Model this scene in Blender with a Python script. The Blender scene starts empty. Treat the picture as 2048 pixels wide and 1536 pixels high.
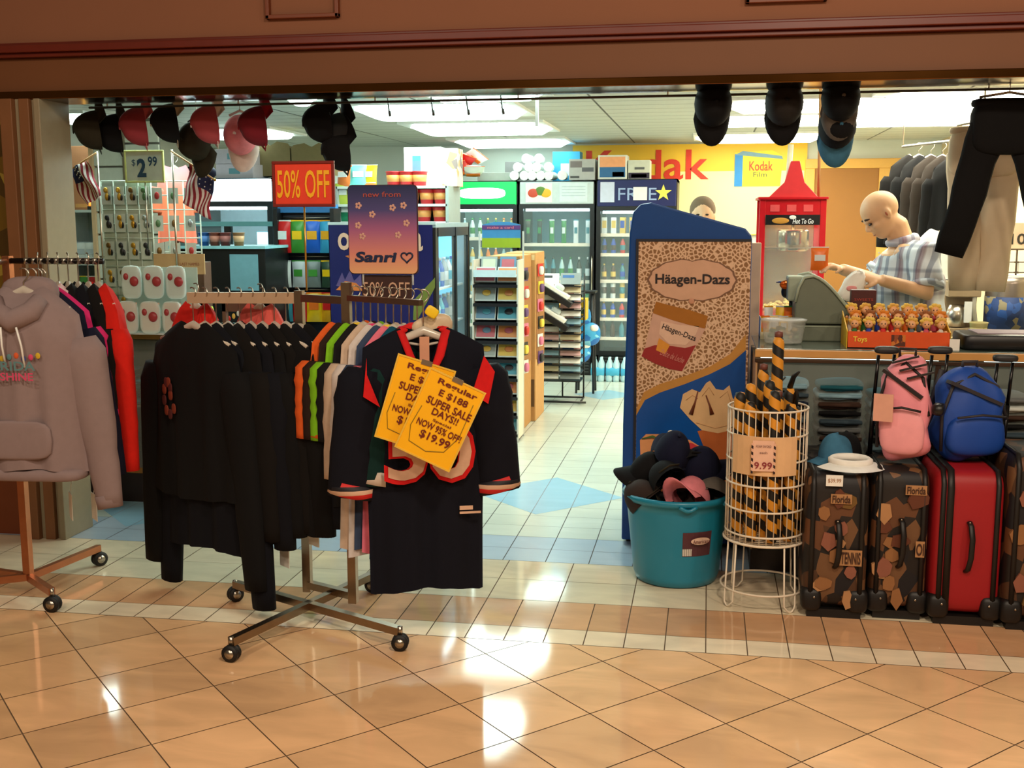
import bpy, math, random
from mathutils import Vector as V, Matrix, Euler
PI = math.pi
RND = random.Random(11)
SC = bpy.context.scene
COL = SC.collection

# ------------------------------------------------------------ camera
F_PX, CAM_H = 2235.0, 1.6
YAW, PITCH, ROLL = math.radians(9.9), math.radians(8.35), math.radians(-0.1)
_f = V((-math.sin(YAW)*math.cos(PITCH), math.cos(YAW)*math.cos(PITCH), -math.sin(PITCH)))
_r = _f.cross(V((0, 0, 1))).normalized()
_u = _r.cross(_f)
_r2 = _r*math.cos(ROLL) + _u*math.sin(ROLL)
_u2 = -_r*math.sin(ROLL) + _u*math.cos(ROLL)
cam_data = bpy.data.cameras.new('camera')
cam_data.sensor_fit = 'HORIZONTAL'
cam_data.sensor_width = 36.0
cam_data.lens = 36.0*F_PX/2048.0
cam_data.clip_end = 60
cam = bpy.data.objects.new('camera', cam_data)
COL.objects.link(cam)
cam.matrix_world = Matrix(((_r2.x, _u2.x, -_f.x, 0), (_r2.y, _u2.y, -_f.y, 0), (_r2.z, _u2.z, -_f.z, CAM_H), (0, 0, 0, 1)))
SC.camera = cam
SC.view_settings.view_transform = 'Standard'
SC.view_settings.look = 'None'
SC.view_settings.exposure = 0.0
SC.view_settings.gamma = 1.0
SC.view_settings.use_curve_mapping = False
SC.cycles.use_denoising = True
SC.cycles.max_bounces = 6
SC.cycles.sample_clamp_indirect = 4.0

# ------------------------------------------------------------ world and mall lighting
w = bpy.data.worlds.new('World'); SC.world = w; w.use_nodes = True
w.node_tree.nodes['Background'].inputs[0].default_value = (1.0, .74, .5, 1)
w.node_tree.nodes['Background'].inputs[1].default_value = 0.10
def area(name, loc, size, power, color, tgt=None, size_y=None, spread=None):
    l = bpy.data.lights.new(name, 'AREA'); l.energy = power; l.color = color; l.size = size
    if size_y: l.shape = 'RECTANGLE'; l.size_y = size_y
    if spread: l.spread = spread
    o = bpy.data.objects.new(name, l); COL.objects.link(o); o.location = loc
    if tgt is not None:
        o.rotation_euler = (V(tgt)-V(loc)).to_track_quat('-Z', 'Y').to_euler()
    return o
WARM = (1.0, .80, .60)
for _x, _y, _p in ((-2.6, 0.9, 42), (0.6, 1.2, 78), (3.2, 1.0, 60), (1.6, -1.0, 66), (-1.4, -1.4, 48)):
    area('mall_downlight', (_x, _y, 3.9), .35, _p, WARM, (_x*.9, _y+1.6, 0))

# ------------------------------------------------------------ pixel helpers: where a sight line meets a depth or a height
def ray(px, py): return _f + _r2*((px-1024)/F_PX) - _u2*((py-768)/F_PX)
def at(px, py, Y):
    d = ray(px, py); return V((0, 0, CAM_H)) + d*(Y/d.y)
def fl(px, py, z=0.0):
    d = ray(px, py); return V((0, 0, CAM_H)) + d*((z-CAM_H)/d.z)
def X(px, py, Y): return at(px, py, Y).x
def Z(px, py, Y): return at(px, py, Y).z
def span(x0, y0, x1, y1, Y):
    yc, xc = (y0+y1)/2, (x0+x1)/2
    return at(x0, yc, Y).x, at(x1, yc, Y).x, at(xc, y1, Y).z, at(xc, y0, Y).z   # xmin, xmax, zmin, zmax

# ------------------------------------------------------------ materials
def lin(c):
    return tuple((v/255/12.92 if v/255 <= .04045 else ((v/255+.055)/1.055)**2.4) for v in c)
MATS = {}
def mat(name, col, rough=.6, metal=0., emit=0., var=.10, scale=25., bump=0., clear=0., spec=.5):
    if name in MATS: return MATS[name]
    m = bpy.data.materials.new(name); m.use_nodes = True; MATS[name] = m
    nt = m.node_tree; b = nt.nodes['Principled BSDF']
    c = lin(col)
    tc = nt.nodes.new('ShaderNodeTexCoord')
    nz = nt.nodes.new('ShaderNodeTexNoise'); nz.inputs['Scale'].default_value = scale; nz.inputs['Detail'].default_value = 3
    nt.links.new(tc.outputs['Object'], nz.inputs['Vector'])
    mx = nt.nodes.new('ShaderNodeMix'); mx.data_type = 'RGBA'
    mx.inputs[6].default_value = tuple(max(0, v*(1-var)) for v in c)+(1,)
    mx.inputs[7].default_value = tuple(min(1, v*(1+var)) for v in c)+(1,)
    nt.links.new(nz.outputs['Fac'], mx.inputs[0]); nt.links.new(mx.outputs[2], b.inputs['Base Color'])
    b.inputs['Roughness'].default_value = rough; b.inputs['Metallic'].default_value = metal
    b.inputs['Specular IOR Level'].default_value = spec
    if clear: b.inputs['Coat Weight'].default_value = clear
    if emit:
        b.inputs['Emission Color'].default_value = c+(1,); b.inputs['Emission Strength'].default_value = emit
    if bump:
        bp = nt.nodes.new('ShaderNodeBump'); bp.inputs['Strength'].default_value = bump
        nt.links.new(nz.outputs['Fac'], bp.inputs['Height']); nt.links.new(bp.outputs['Normal'], b.inputs['Normal'])
    return m
def glassy(name, col=(235, 245, 245), amt=.12, rough=.05):
    """thin clear sheet: mostly transparent with a reflective film"""
    if name in MATS: return MATS[name]
    m = bpy.data.materials.new(name); m.use_nodes = True; MATS[name] = m
    nt = m.node_tree; nt.nodes.clear()
    o = nt.nodes.new('ShaderNodeOutputMaterial'); t = nt.nodes.new('ShaderNodeBsdfTransparent'); g = nt.nodes.new('ShaderNodeBsdfPrincipled')
    mx = nt.nodes.new('ShaderNodeMixShader'); mx.inputs[0].default_value = amt
    nz = nt.nodes.new('ShaderNodeTexNoise'); nz.inputs['Scale'].default_value = 6
    mr = nt.nodes.new('ShaderNodeMapRange'); mr.inputs[3].default_value = rough; mr.inputs[4].default_value = rough+.1
    nt.links.new(nz.outputs['Fac'], mr.inputs[0]); nt.links.new(mr.outputs[0], g.inputs['Roughness'])
    g.inputs['Base Color'].default_value = lin(col)+(1,)
    nt.links.new(t.outputs[0], mx.inputs[1]); nt.links.new(g.outputs[0], mx.inputs[2]); nt.links.new(mx.outputs[0], o.inputs[0])
    return m
def tile_mat(name, rough, veins, coat=0.):
    m = bpy.data.materials.new(name); m.use_nodes = True; MATS[name] = m
    nt = m.node_tree; b = nt.nodes['Principled BSDF']
    at_ = nt.nodes.new('ShaderNodeAttribute'); at_.attribute_name = 'tint'
    tc = nt.nodes.new('ShaderNodeTexCoord')
    mp = nt.nodes.new('ShaderNodeMapping'); mp.inputs['Rotation'].default_value = (0, 0, .8); mp.inputs['Scale'].default_value = (1.0, 2.6, 1)
    nz = nt.nodes.new('ShaderNodeTexNoise'); nz.inputs['Scale'].default_value = 2.2; nz.inputs['Detail'].default_value = 6; nz.inputs['Distortion'].default_value = 1.2
    nt.links.new(tc.outputs['Object'], mp.inputs[0]); nt.links.new(mp.outputs[0], nz.inputs['Vector'])
    rp = nt.nodes.new('ShaderNodeMapRange'); rp.inputs[1].default_value = .3; rp.inputs[2].default_value = .7
    rp.inputs[3].default_value = 1-veins; rp.inputs[4].default_value = 1+veins*.6
    nt.links.new(nz.outputs['Fac'], rp.inputs[0])
    mu = nt.nodes.new('ShaderNodeVectorMath'); mu.operation = 'SCALE'
    nt.links.new(at_.outputs['Color'], mu.inputs[0]); nt.links.new(rp.outputs[0], mu.inputs['Scale'])
    nt.links.new(mu.outputs[0], b.inputs['Base Color'])
    n2 = nt.nodes.new('ShaderNodeTexNoise'); n2.inputs['Scale'].default_value = 1.5; n2.inputs['Detail'].default_value = 4
    nt.links.new(tc.outputs['Object'], n2.inputs['Vector'])
    r2 = nt.nodes.new('ShaderNodeMapRange'); r2.inputs[3].default_value = rough*.6; r2.inputs[4].default_value = rough*1.4
    nt.links.new(n2.outputs['Fac'], r2.inputs[0]); nt.links.new(r2.outputs[0], b.inputs['Roughness'])
    return m
def stripes(name, cols, period, axis=(0, 0, 1), rough=.6, twist=0.):
    """bands of the given colours along an axis; twist winds them round Z"""
    if name in MATS: return MATS[name]
    m = bpy.data.materials.new(name); m.use_nodes = True; MATS[name] = m
    nt = m.node_tree; b = nt.nodes['Principled BSDF']; b.inputs['Roughness'].default_value = rough
    tc = nt.nodes.new('ShaderNodeTexCoord')
    dp = nt.nodes.new('ShaderNodeVectorMath'); dp.operation = 'DOT_PRODUCT'; dp.inputs[1].default_value = tuple(a/period for a in axis)
    nt.links.new(tc.outputs['Object'], dp.inputs[0]); val = dp.outputs['Value']
    if twist:
        sp = nt.nodes.new('ShaderNodeSeparateXYZ'); nt.links.new(tc.outputs['Object'], sp.inputs[0])
        an = nt.nodes.new('ShaderNodeMath'); an.operation = 'ARCTAN2'
        nt.links.new(sp.outputs[1], an.inputs[0]); nt.links.new(sp.outputs[0], an.inputs[1])
        ml = nt.nodes.new('ShaderNodeMath'); ml.operation = 'MULTIPLY_ADD'; ml.inputs[1].default_value = twist/(2*PI)
        nt.links.new(an.outputs[0], ml.inputs[0]); nt.links.new(val, ml.inputs[2]); val = ml.outputs[0]
    fr = nt.nodes.new('ShaderNodeMath'); fr.operation = 'FRACT'; nt.links.new(val, fr.inputs[0])
    cr = nt.nodes.new('ShaderNodeValToRGB'); cr.color_ramp.interpolation = 'CONSTANT'
    n = len(cols); els = cr.color_ramp.elements
    els[0].position = 0; els[0].color = lin(cols[0])+(1,); els[1].position = 1/n; els[1].color = lin(cols[1])+(1,)
    for i in range(2, n):
        e = els.new(i/n); e.color = lin(cols[i])+(1,)
    nt.links.new(fr.outputs[0], cr.inputs[0]); nt.links.new(cr.outputs[0], b.inputs['Base Color'])
    return m
def plaid(name, base, c1, c2, ax=(1, .3, 0)):
    m = bpy.data.materials.new(name); m.use_nodes = True; MATS[name] = m
    nt = m.node_tree; b = nt.nodes['Principled BSDF']; b.inputs['Roughness'].default_value = .85
    tc = nt.nodes.new('ShaderNodeTexCoord')
    def band(axis, per, lo):
        dp = nt.nodes.new('ShaderNodeVectorMath'); dp.operation = 'DOT_PRODUCT'; dp.inputs[1].default_value = tuple(a*2*PI/per for a in axis)
        nt.links.new(tc.outputs['Object'], dp.inputs[0])
        s = nt.nodes.new('ShaderNodeMath'); s.operation = 'SINE'; nt.links.new(dp.outputs['Value'], s.inputs[0])
        r = nt.nodes.new('ShaderNodeMapRange'); r.inputs[1].default_value = lo; r.inputs[2].default_value = lo+.25; r.inputs[4].default_value = .62
        nt.links.new(s.outputs[0], r.inputs[0]); return r.outputs[0]
    prev = None; prev_c = lin(base)+(1,)
    for axis, per, lo, c in ((ax, .062, .35, c1), ((0, 0, 1), .12, .80, c1), (ax, .124, .70, c2), ((0, 0, 1), .24, .90, c2)):
        mx = nt.nodes.new('ShaderNodeMix'); mx.data_type = 'RGBA'
        if prev is None: mx.inputs[6].default_value = prev_c
        else: nt.links.new(prev, mx.inputs[6])
        mx.inputs[7].default_value = lin(c)+(1,)
        nt.links.new(band(axis, per, lo), mx.inputs[0]); prev = mx.outputs[2]
    nt.links.new(prev, b.inputs['Base Color'])
    return m
def lattice(name, c_edge, c_cell, scale):
    m = bpy.data.materials.new(name); m.use_nodes = True; MATS[name] = m
    nt = m.node_tree; b = nt.nodes['Principled BSDF']; b.inputs['Roughness'].default_value = .35
    tc = nt.nodes.new('ShaderNodeTexCoord')
    vo = nt.nodes.new('ShaderNodeTexVoronoi'); vo.feature = 'DISTANCE_TO_EDGE'; vo.inputs['Scale'].default_value = scale
    nt.links.new(tc.outputs['Object'], vo.inputs['Vector'])
    r = nt.nodes.new('ShaderNodeMapRange'); r.inputs[1].default_value = .08; r.inputs[2].default_value = .2
    nt.links.new(vo.outputs['Distance'], r.inputs[0])
    mx = nt.nodes.new('ShaderNodeMix'); mx.data_type = 'RGBA'
    mx.inputs[6].default_value = lin(c_edge)+(1,); mx.inputs[7].default_value = lin(c_cell)+(1,)
    nt.links.new(r.outputs[0], mx.inputs[0]); nt.links.new(mx.outputs[2], b.inputs['Base Color'])
    return m
def patches(name, cols, scale, rough=.6, stretch=(1, 1, 1)):
    """irregular printed patches (collage prints, busy packaging)"""
    if name in MATS: return MATS[name]
    m = bpy.data.materials.new(name); m.use_nodes = True; MATS[name] = m
    nt = m.node_tree; b = nt.nodes['Principled BSDF']; b.inputs['Roughness'].default_value = rough
    tc = nt.nodes.new('ShaderNodeTexCoord')
    mp = nt.nodes.new('ShaderNodeMapping'); mp.inputs['Scale'].default_value = stretch
    vo = nt.nodes.new('ShaderNodeTexVoronoi'); vo.inputs['Scale'].default_value = scale
    nt.links.new(tc.outputs['Object'], mp.inputs[0]); nt.links.new(mp.outputs[0], vo.inputs['Vector'])
    sp = nt.nodes.new('ShaderNodeSeparateColor'); nt.links.new(vo.outputs['Color'], sp.inputs[0])
    cr = nt.nodes.new('ShaderNodeValToRGB'); cr.color_ramp.interpolation = 'CONSTANT'
    n = len(cols); els = cr.color_ramp.elements
    els[0].position = 0; els[0].color = lin(cols[0])+(1,); els[1].position = 1/n; els[1].color = lin(cols[1])+(1,)
    for i in range(2, n):
        e = els.new(i/n); e.color = lin(cols[i])+(1,)
    nt.links.new(sp.outputs[0], cr.inputs[0]); nt.links.new(cr.outputs[0], b.inputs['Base Color'])
    return m
def vgrad(name, stops, z0, z1, rough=.5):
    """a printed colour blend, part of the sign's own artwork"""
    m = bpy.data.materials.new(name); m.use_nodes = True; MATS[name] = m
    nt = m.node_tree; b = nt.nodes['Principled BSDF']; b.inputs['Roughness'].default_value = rough
    tc = nt.nodes.new('ShaderNodeTexCoord'); sp = nt.nodes.new('ShaderNodeSeparateXYZ'); nt.links.new(tc.outputs['Object'], sp.inputs[0])
    r = nt.nodes.new('ShaderNodeMapRange'); r.inputs[1].default_value = z0; r.inputs[2].default_value = z1; nt.links.new(sp.outputs[2], r.inputs[0])
    cr = nt.nodes.new('ShaderNodeValToRGB'); els = cr.color_ramp.elements
    els[0].position = stops[0][0]; els[0].color = lin(stops[0][1])+(1,); els[1].position = stops[-1][0]; els[1].color = lin(stops[-1][1])+(1,)
    for p, c in stops[1:-1]:
        e = els.new(p); e.color = lin(c)+(1,)
    nt.links.new(r.outputs[0], cr.inputs[0]); nt.links.new(cr.outputs[0], b.inputs['Base Color'])
    return m

# ------------------------------------------------------------ mesh builder
class MB:
    def __init__(s): s.v = []; s.f = []; s.m = []; s.sm = []; s.T = None; s.mi = 0
    def add(s, vs, fs, smooth=False, mi=None):
        o = len(s.v)
        s.v += [tuple(s.T @ V(p)) if s.T is not None else tuple(p) for p in vs]
        for f in fs:
            s.f.append([i+o for i in f]); s.m.append(s.mi if mi is None else mi); s.sm.append(smooth)
        return s
    def box(s, x0, x1, y0, y1, z0, z1, mi=None):
        vs = [(x, y, z) for z in (z0, z1) for y in (y0, y1) for x in (x0, x1)]
        return s.add(vs, [(0, 2, 3, 1), (4, 5, 7, 6), (0, 1, 5, 4), (2, 6, 7, 3), (0, 4, 6, 2), (1, 3, 7, 5)], mi=mi)
    def cbox(s, c, d, mi=None): return s.box(c[0]-d[0]/2, c[0]+d[0]/2, c[1]-d[1]/2, c[1]+d[1]/2, c[2]-d[2]/2, c[2]+d[2]/2, mi)
    def rbox(s, c, d, p=5., n=14, mi=None, taper=0., rot=None):
        """soft-cornered box (superellipsoid)"""
        vs = []; fs = []; e = 2/p
        def pw(a): return math.copysign(abs(a)**e, a)
        M = rot or Matrix.Identity(3)
        for i in range(n+1):
            a = -PI/2+PI*i/n
            for j in range(2*n):
                b = 2*PI*j/(2*n); k = 1-taper*(math.sin(a)*.5+.5)
                q = M @ V((pw(math.cos(a))*pw(math.cos(b))*d[0]/2*k, pw(math.cos(a))*pw(math.sin(b))*d[1]/2*k, pw(math.sin(a))*d[2]/2))
                vs.append((c[0]+q.x, c[1]+q.y, c[2]+q.z))
        for i in range(n):
            for j in range(2*n):
                k = (j+1) % (2*n); fs.append((i*2*n+j, i*2*n+k, (i+1)*2*n+k, (i+1)*2*n+j))
        return s.add(vs, fs, True, mi)
    def ell(s, c, r, n=12, mi=None, rot=None): return s.rbox(c, (r[0]*2, r[1]*2, r[2]*2), 2., n, mi, 0, rot)
    def tube(s, pts, r, n=8, mi=None, closed=False, flat=1., up=None):
        pts = [V(p) for p in pts]; N = len(pts)
        rs = r if isinstance(r, (list, tuple)) else [r]*N
        vs = []; fs = []; prev = None
        for i, p in enumerate(pts):
            if closed: t = pts[(i+1) % N]-pts[i-1]
            else: t = pts[min(i+1, N-1)]-pts[max(i-1, 0)]
            if t.length < 1e-9: t = V((0, 0, 1))
            t.normalize()
            if prev is None:
                a = V(up) if up else (V((0, 0, 1)) if abs(t.z) < .9 else V((0, 1, 0)))
                a = (a-t*a.dot(t)).normalized()
            else: a = (prev-t*prev.dot(t)).normalized()
            prev = a; b = t.cross(a)
            for j in range(n):
                th = 2*PI*j/n; q = p+a*(math.cos(th)*rs[i]*flat)+b*(math.sin(th)*rs[i]); vs.append(tuple(q))
        for i in range(N if closed else N-1):
            i2 = (i+1) % N
            for j in range(n):
                k = (j+1) % n; fs.append((i*n+j, i*n+k, i2*n+k, i2*n+j))
        if not closed: fs.append(tuple(range(n-1, -1, -1))); fs.append(tuple((N-1)*n+j for j in range(n)))
        return s.add(vs, fs, True, mi)
    def bar(s, a, b, w, h, mi=None):
        """straight bar of rectangular section"""
        a, b = V(a), V(b); t = (b-a).normalized(); up = V((0, 0, 1)) if abs(t.z) < .9 else V((0, 1, 0))
        x = t.cross(up).normalized()*(w/2); y = x.cross(t).normalized()*(h/2)
        vs = [tuple(p+i*x+j*y) for p in (a, b) for i, j in ((-1, -1), (1, -1), (1, 1), (-1, 1))]
        return s.add(vs, [(0, 1, 2, 3), (7, 6, 5, 4), (0, 4, 5, 1), (1, 5, 6, 2), (2, 6, 7, 3), (3, 7, 4, 0)], mi=mi)
    def lathe(s, prof, n=24, c=(0, 0, 0), mi=None, sx=1., sy=1., smooth=True):
        vs = []; fs = []
        for r, z in prof:
            for j in range(n):
                a = 2*PI*j/n; vs.append((c[0]+r*math.cos(a)*sx, c[1]+r*math.sin(a)*sy, c[2]+z))
        for i in range(len(prof)-1):
            for j in range(n):
                k = (j+1) % n; fs.append((i*n+j, i*n+k, (i+1)*n+k, (i+1)*n+j))
        if prof[0][0] > 1e-4: fs.append(tuple(range(n-1, -1, -1)))
        if prof[-1][0] > 1e-4: fs.append(tuple((len(prof)-1)*n+j for j in range(n)))
        return s.add(vs, fs, smooth, mi)
    def prism(s, pts, y0, y1, mi=None):
        """outline in XZ, counter-clockwise seen from -Y, extruded along Y"""
        n = len(pts); vs = [(p[0], y0, p[1]) for p in pts]+[(p[0], y1, p[1]) for p in pts]
        fs = [tuple(range(n)), tuple(range(2*n-1, n-1, -1))]+[(i, i+n, (i+1) % n+n, (i+1) % n) for i in range(n)]
        return s.add(vs, fs, mi=mi)
    def quad(s, a, b, c, d, mi=None): return s.add([a, b, c, d], [(0, 1, 2, 3)], mi=mi)
    def build(s, name, mats, parent=None, bevel=0., label=None, tints=None):
        me = bpy.data.meshes.new(name); me.from_pydata(s.v, [], s.f)
        for m in (mats if isinstance(mats, (list, tuple)) else [mats]): me.materials.append(m)
        me.polygons.foreach_set('material_index', s.m); me.polygons.foreach_set('use_smooth', s.sm)
        if tints:
            ca = me.color_attributes.new('tint', 'FLOAT_COLOR', 'CORNER'); k = 0
            for pi, p in enumerate(me.polygons):
                for _ in p.loop_indices: ca.data[k].color = tints[pi]+(1,); k += 1
        me.update()
        o = bpy.data.objects.new(name, me); COL.objects.link(o)
        if parent is not None: o.parent = parent
        if bevel:
            b = o.modifiers.new('bevel', 'BEVEL'); b.width = bevel; b.segments = 2; b.limit_method = 'ANGLE'; b.angle_limit = .6
        if label: o['label'] = label
        return o
def thing(name, label, cat, loc=(0, 0, 0), rz=0., group=None, rot=None):
    o = bpy.data.objects.new(name, None); COL.objects.link(o); o.empty_display_size = .05
    o.location = loc; o.rotation_euler = rot if rot else (0, 0, rz)
    o['label'] = label; o['category'] = cat
    if group: o['group'] = group
    return o
def tag(o, label, cat, group=None, kind=None):
    o['label'] = label; o['category'] = cat
    if group: o['group'] = group
    if kind: o['kind'] = kind
    return o
def struct(o): o['kind'] = 'structure'; return o
def text(body, m, parent, c, w=None, h=None, rot=(PI/2, 0, 0), bold=0., name='lettering', depth=.0015, shear=0., spacing=1.):
    """raised lettering centred on c, fitted to width w and height h; default faces -Y"""
    cu = bpy.data.curves.new('t', 'FONT'); cu.body = body; cu.size = 1; cu.extrude = 0; cu.offset = bold; cu.shear = shear
    cu.space_character = spacing; cu.resolution_u = 3; cu.align_x = 'CENTER'
    t = bpy.data.objects.new('t', cu); COL.objects.link(t); bpy.context.view_layer.update()
    me = bpy.data.meshes.new_from_object(t.evaluated_get(bpy.context.evaluated_depsgraph_get()))
    bpy.data.objects.remove(t)
    xs = [v.co.x for v in me.vertices]; ys = [v.co.y for v in me.vertices]
    cx, cy = (min(xs)+max(xs))/2, (min(ys)+max(ys))/2; W, H = max(xs)-min(xs), max(ys)-min(ys)
    kx = (w/W) if w else h/H; ky = (h/H) if h else kx
    for v in me.vertices: v.co = ((v.co.x-cx)*kx, (v.co.y-cy)*ky, depth)
    me.materials.clear(); me.materials.append(m); me.name = name
    o = bpy.data.objects.new(name, me); COL.objects.link(o); o.parent = parent; o.location = c; o.rotation_euler = rot
    return o
def kids(o): return [c for c in list(COL.objects) if c.parent == o]
ORD = ['first', 'second', 'third', 'fourth', 'fifth', 'sixth', 'seventh', 'eighth', 'ninth', 'tenth', 'eleventh', 'twelfth', 'thirteenth', 'fourteenth']
def smooth_union(name, mb, m, voxel, parent=None, it=4):
    """fuse the overlapping volumes of a builder into one continuous skin"""
    o = mb.build(name, m, None)
    r = o.modifiers.new('r', 'REMESH'); r.mode = 'VOXEL'; r.voxel_size = voxel; r.use_smooth_shade = True
    s_ = o.modifiers.new('s', 'SMOOTH'); s_.iterations = it; s_.factor = .5
    bpy.context.view_layer.update()
    me = bpy.data.meshes.new_from_object(o.evaluated_get(bpy.context.evaluated_depsgraph_get()))
    o.modifiers.clear(); o.data = me; me.name = name
    if not me.materials: me.materials.append(m if not isinstance(m, (list, tuple)) else m[0])
    for p in me.polygons: p.use_smooth = True
    if parent is not None: o.parent = parent
    return o

# shared materials
WHITE = mat('white_paint', (235, 238, 235), .5); BLACK = mat('black_plastic', (16, 16, 18), .4); CHROME = mat('brushed_steel', (190, 182, 168), .28, 1.)
CLEARP = glassy('clear_plastic', (240, 245, 240), .38, .12); GLASS = glassy('cooler_glass', (220, 240, 240), .08); CASEGLASS = glassy('case_glass', (215, 225, 215), .10)
WIREW = mat('white_wire', (232, 218, 196), .35); RED = mat('red_plastic', (205, 30, 32), .4); YELLOW = mat('yellow_card', (250, 205, 30), .5)
PAPER = mat('white_paper', (240, 238, 230), .8); CARD = mat('brown_cardboard', (166, 118, 62), .85); RUBBER = mat('black_rubber', (14, 13, 13), .6)
BLUE = mat('blue_plastic', (20, 90, 175), .4); GOLDT = mat('gold_trim', (196, 150, 60), .3, .6); DKBLUE = mat('navy_print', (12, 22, 70), .5)

# ------------------------------------------------------------ the floor, one mesh of separate tiles
SY = 5.055           # shop line
def build_floor():
    g = MB(); tints = []
    g.quad((-9, -3, -.004), (6, -3, -.004), (6, SY, -.004), (-9, SY, -.004), mi=1); tints.append((.20, .13, .075))
    g.quad((-9, SY, -.004), (6, SY, -.004), (6, 13.2, -.004), (-9, 13.2, -.004), mi=1); tints.append((.13, .13, .12))
    r = random.Random(5)
    def t(c, v=.1):
        k = 1+r.uniform(-v, v); return tuple(min(1, a*k) for a in lin(c))
    gp = .0022
    # diamonds of the mall floor, clipped at the border
    for i in range(-42, 30):
        for j in range(-32, 4):
            if (i+j) % 2: continue
            cx, cy = .091+.2185*i, 3.901+.2225*j-.2225
            hx, hy = .2185-gp*1.4, .2225-gp*1.4
            pts = [(cx-hx, cy), (cx, cy-hy), (cx+hx, cy), (cx, cy+hy)]
            out = []
            for k in range(4):
                a, b = pts[k], pts[(k+1) % 4]
                if a[1] <= 4.043: out.append(a)
                if (a[1]-4.043)*(b[1]-4.043) < 0:
                    q = (4.043-a[1])/(b[1]-a[1]); out.append((a[0]+(b[0]-a[0])*q, 4.043))
            if len(out) < 3: continue
            g.add([(p[0], p[1], 0) for p in out], [tuple(range(len(out)))]); tints.append(t((232, 188, 142), .13))
    def strip(y0, y1, x_start, w_, col, v, x_min=-9, x_max=6, mi=0):
        k = int((x_min-x_start)/w_)
        while x_start+k*w_ < x_max:
            xa, xb = x_start+k*w_, x_start+(k+1)*w_
            g.quad((xa+gp, y0+gp, 0), (xb-gp, y0+gp, 0), (xb-gp, y1-gp*.4, 0), (xa+gp, y1-gp*.4, 0), mi=mi)
            c = col(xa, xb, y0, y1) if callable(col) else col
            tints.append(t(c, v)); k += 1
    strip(4.045, 4.198, .026, .1535, (244, 226, 196), .04)
    strip(4.198, 4.513, .026, .1535, (214, 166, 124), .10)
    strip(4.513, 4.784, .026, .307, (232, 218, 188), .05)
    strip(4.784, SY, .026, .307, (232, 216, 186), .05)
    y = SY; n = 0
    WH, BL = (202, 210, 198), (150, 192, 214)
    while y < 13:
        def c(xa, xb, y0, y1):
            xm, ym = (xa+xb)/2, (y0+y1)/2
            if n == 1 and xm < 0.4: return (172, 190, 206)
            return WH
        if n == 0: c = (172, 190, 206)
        strip(y, y+.205, -.929, .205, c, .03, mi=2); y += .205; n += 1
    # pale blue diamonds inlaid in the white shop tiles
    for cx, cy, h in ((-.9, 6.35, .45), (-3.0, 5.75, .45), (-.33, 8.6, .3), (-.9, 10.2, .3)):
        N = 2
        g.quad((cx-h, cy, .0006), (cx, cy-h, .0006), (cx+h, cy, .0006), (cx, cy+h, .0006), mi=2); tints.append(lin(BL))
        for k in range(-2, 3):                      # the grout lines run on across the inlay
            gx = -.929+.205*round((cx+k*.205+.929)/.205)
            hh = h-abs(gx-cx)
            if hh > .02:
                g.quad((gx-.002, cy-hh, .0009), (gx+.002, cy-hh, .0009), (gx+.002, cy+hh, .0009), (gx-.002, cy+hh, .0009), mi=1); tints.append((.2, .22, .23))
    return struct(g.build('floor', [tile_mat('polished_mall_tile', .075, .16), tile_mat('grout', .7, .05), tile_mat('shop_tile', .22, .05)], tints=tints))
build_floor()

# ------------------------------------------------------------ shop shell
CZ = 2.42
XL, XR, YB = -5.6, 2.35, 12.35
wall_m = mat('pale_wall', (208, 212, 202), .75, var=.03, scale=3)
struct(MB().box(XL, XR, YB, YB+.1, 0, CZ).build('wall_back', wall_m))
struct(MB().box(XL-.1, XL, SY, YB, 0, CZ).build('wall_left', mat('pale_wall_left', (190, 188, 176), .75, var=.04)))
struct(MB().box(XR, XR+.1, SY+.2, YB, 0, CZ).build('wall_right', mat('warm_wall', (216, 196, 156), .75, var=.04)))
def build_ceiling():
    g = MB(); g.box(XL, XR, SY+.22, YB, CZ, CZ+.04, mi=1)
    y = SY+.25
    while y < YB:
        x = XL
        while x < XR:
            g.quad((x+.006, y+.006, CZ-.004), (x+.006, y+.29, CZ-.004), (x+1.19, y+.29, CZ-.004), (x+1.19, y+.006, CZ-.004)); x += 1.2
        y += .296
    return struct(g.build('ceiling', [mat('ceiling_board', (196, 200, 190), .85, var=.04), mat('ceiling_gap', (120, 122, 116), .8)]))
build_ceiling()
# storefront: fascia beam, moulding, upper wall, brass channel
fas = mat('brown_fascia', (114, 69, 35), .6, var=.06, scale=4)
g = MB(); g.box(-9, 6, SY, SY+.22, 2.215, 2.372, mi=0); g.box(-9, 6, SY-.035, SY+.22, 2.372, 2.392, mi=1); g.box(-9, 6, SY-.06, SY+.22, 2.392, 2.425, mi=1); g.box(-9, 6, SY-.03, SY+.22, 2.425, 2.44, mi=1)
struct(g.build('trim_1', [fas, mat('mahogany_moulding', (104, 34, 18), .35, var=.15, scale=12)], bevel=.004))
struct(MB().box(-9, 6, SY-.02, SY+.24, 2.44, 3.6).build('wall_front', mat('tan_upper_wall', (138, 90, 64), .8, var=.05, scale=3)))
g = MB(); g.box(-9, 6, SY-.03, SY+.25, 2.178, 2.215)
struct(g.build('trim_2', mat('mirror_brass', (120, 76, 34), .14, 1., var=.2, scale=9), bevel=.003))
# two picture-frame mouldings on the upper wall
for i, (x0, x1, y0, y1) in enumerate(((532, 678, -60, 37), (1492, 1655, -60, 5))):
    a, b, c, d = span(x0, y0, x1, y1, SY-.03)
    g = MB()
    for q in ((a, b, c, c+.018), (a, b, d-.018, d), (a, a+.018, c, d), (b-.018, b, c, d)): g.box(q[0], q[1], SY-.05, SY-.018, q[2], q[3])
    struct(g.build('trim_%d' % (3+i), mat('frame_wood', (118, 56, 26), .45), bevel=.003))
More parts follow.
